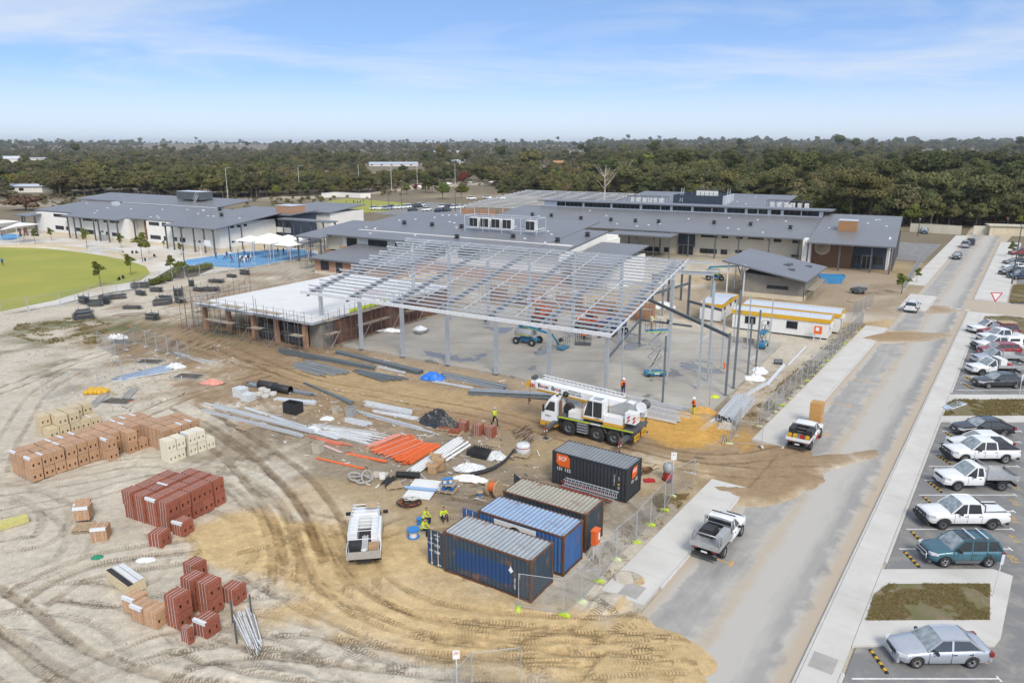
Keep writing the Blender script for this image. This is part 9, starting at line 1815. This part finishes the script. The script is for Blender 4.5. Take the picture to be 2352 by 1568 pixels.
# rough grass and weeds
def tufts(name,polys,n,hgt,lab,z=.02,seed=3,mt='leaf_blade',mask=None):
 r=np.random.default_rng(seed);V=[];F=[]
 for poly in polys:
  P=np.array(poly);lo,hi=P.min(0),P.max(0);Q=r.uniform(lo,hi,(n*4,2));Q=Q[inpoly(Q[:,0],Q[:,1],poly)];k=vnoise(Q[:,0],Q[:,1],.7,seed,3);Q=Q[k>(mask or.40)][:n]
  for x,y in Q:
   h=hgt*r.uniform(.4,1.3);
   for _ in range(3):
    a=r.uniform(0,6.28);w_=h*.16;dx,dy=math.cos(a),math.sin(a);l=r.uniform(.2,.9)*h;o=len(V);bx,by=x+r.uniform(-.05,.05),y+r.uniform(-.05,.05);V+=[(bx-dy*w_,by+dx*w_,z),(bx+dy*w_,by-dx*w_,z),(bx+dx*l,by+dy*l,z+h)];F.append((o,o+1,o+2))
 me=bpy.data.meshes.new(name);me.from_pydata(V,[],F);me.materials.append(MATS[mt]);o=link(name,me);stuff(o);o['label']=lab;return o
tufts('grass',[ISL[0]],8000,.075,'patchy dry grass on the car park islands',.12,mask=.36);tufts('grass',[ISL[1],VERGE3,VERGE4],4500,.14,'dry weeds on the far islands',.12,4)
tufts('weeds',[[RF(29,-11.0),RF(80,-11.0),RF(80,-13.0),RF(29,-13.4)]],6500,.22,'green weeds along the footpath fence',.0,5,mask=.42);tufts('weeds',[pg((1480,1180),(1560,1170),(1600,1110),(1500,1140)),[RF(2,-11),RF(18,-11),RF(18,-12.5),RF(2,-13)]],1200,.14,'thin weeds inside the container fence',.0,6,mask=.5)
tufts('weeds',[pg((40,745),(200,725),(260,745),(230,790),(90,790),(20,770))],3800,.2,'green weedy patch on the pale sand lot',.0,7,mask=.5);tufts('weeds',[pg((-40,720),(340,740),(420,860),(300,960),(-40,900))],2200,.11,'scattered low weeds over the pale sand lot',.0,8,'leaf_scrub',.52)
# litter: chips, stones and offcuts lying about the yard
r=np.random.default_rng(77);V=[];F=[]
for i in range(5200):
 u,v=r.uniform(-20,1720),860+700*r.random()**1.3;x,y=G(u,v);s=.02+.05*r.random()**3;
 if flat[np.searchsorted(ys,y)%len(ys),np.searchsorted(xs,x)%len(xs)]:continue
 z=Z[np.searchsorted(ys,y)%len(ys),np.searchsorted(xs,x)%len(xs)];o=len(V);a=r.uniform(0,6.28,4);V+=[(x+s*math.cos(k),y+s*math.sin(k),z-.01)for k in(a[0],a[0]+2.1,a[0]+4.2)]+[(x,y,z+s*r.uniform(.5,1.2))];F+=[(o,o+1,o+3),(o+1,o+2,o+3),(o+2,o,o+3)]
me=bpy.data.meshes.new('rubble');me.from_pydata(V,[],F);me.materials.append(mat('concrete_old'));o=stuff(link('rubble',me));o['label']='small stones and chips strewn over the sandy yard'
# offcuts of board, strip and pipe strewn between the stacks
mb=MB();OM=['timber','white_plastic','galv','grey_dark','pvc_orange','plastic_wrap']
for poly,n in((pg((480,930),(700,880),(1150,960),(1280,1080),(1180,1170),(820,1110),(600,1000)),420),(pg((250,690),(560,630),(700,640),(470,740),(300,770)),260),(pg((90,880),(240,820),(520,790),(560,860),(300,950)),160),(pg((640,800),(760,800),(1250,890),(1200,925),(900,870)),120),(pg((1480,1140),(1600,1090),(1640,1010),(1420,1260),(1300,1390)),60),([SF(.5,1),SF(3.4,1),SF(3.4,27),SF(.5,27)],120),(pg((1400,690),(1640,640),(1660,600),(1500,620)),60)):
 P=np.array(poly);lo,hi=P.min(0),P.max(0)
 for x,y in r.uniform(lo,hi,(n*2,2)):
  if not inpoly(np.array([x]),np.array([y]),poly)[0]:continue
  a=R_(-31)+r.normal()*.7;l=.12+.9*r.random()**2.5;w_=r.uniform(.03,.11);z=Z[min(np.searchsorted(ys,y),len(ys)-1),min(np.searchsorted(xs,x),len(xs)-1)];mb.cbox((x,y,max(z,0)+.03),(l,w_,r.uniform(.02,.06)),int(r.choice(6,p=[.34,.2,.16,.16,.04,.1])),a,r.normal()*.05)
o=stuff(mb.build('debris',OM,fixn=False));o['label']='timber, strip and pipe offcuts strewn between the stacks'
# ================================================================ HAZE: the far bush fades to blue grey
hm=bpy.data.materials.new('haze_air');hm.use_nodes=True;ht=hm.node_tree;ht.nodes.clear();pv=ht.nodes.new('ShaderNodeVolumePrincipled');pv.inputs['Color'].default_value=(.80,.87,.95,1);pv.inputs['Density'].default_value=.00008;pv.inputs['Anisotropy'].default_value=.2
ho=ht.nodes.new('ShaderNodeOutputMaterial');ht.links.new(pv.outputs[0],ho.inputs['Volume'])
stuff(MB().box(-11000,11000,-400,16000,-12,130).build('haze',hm))
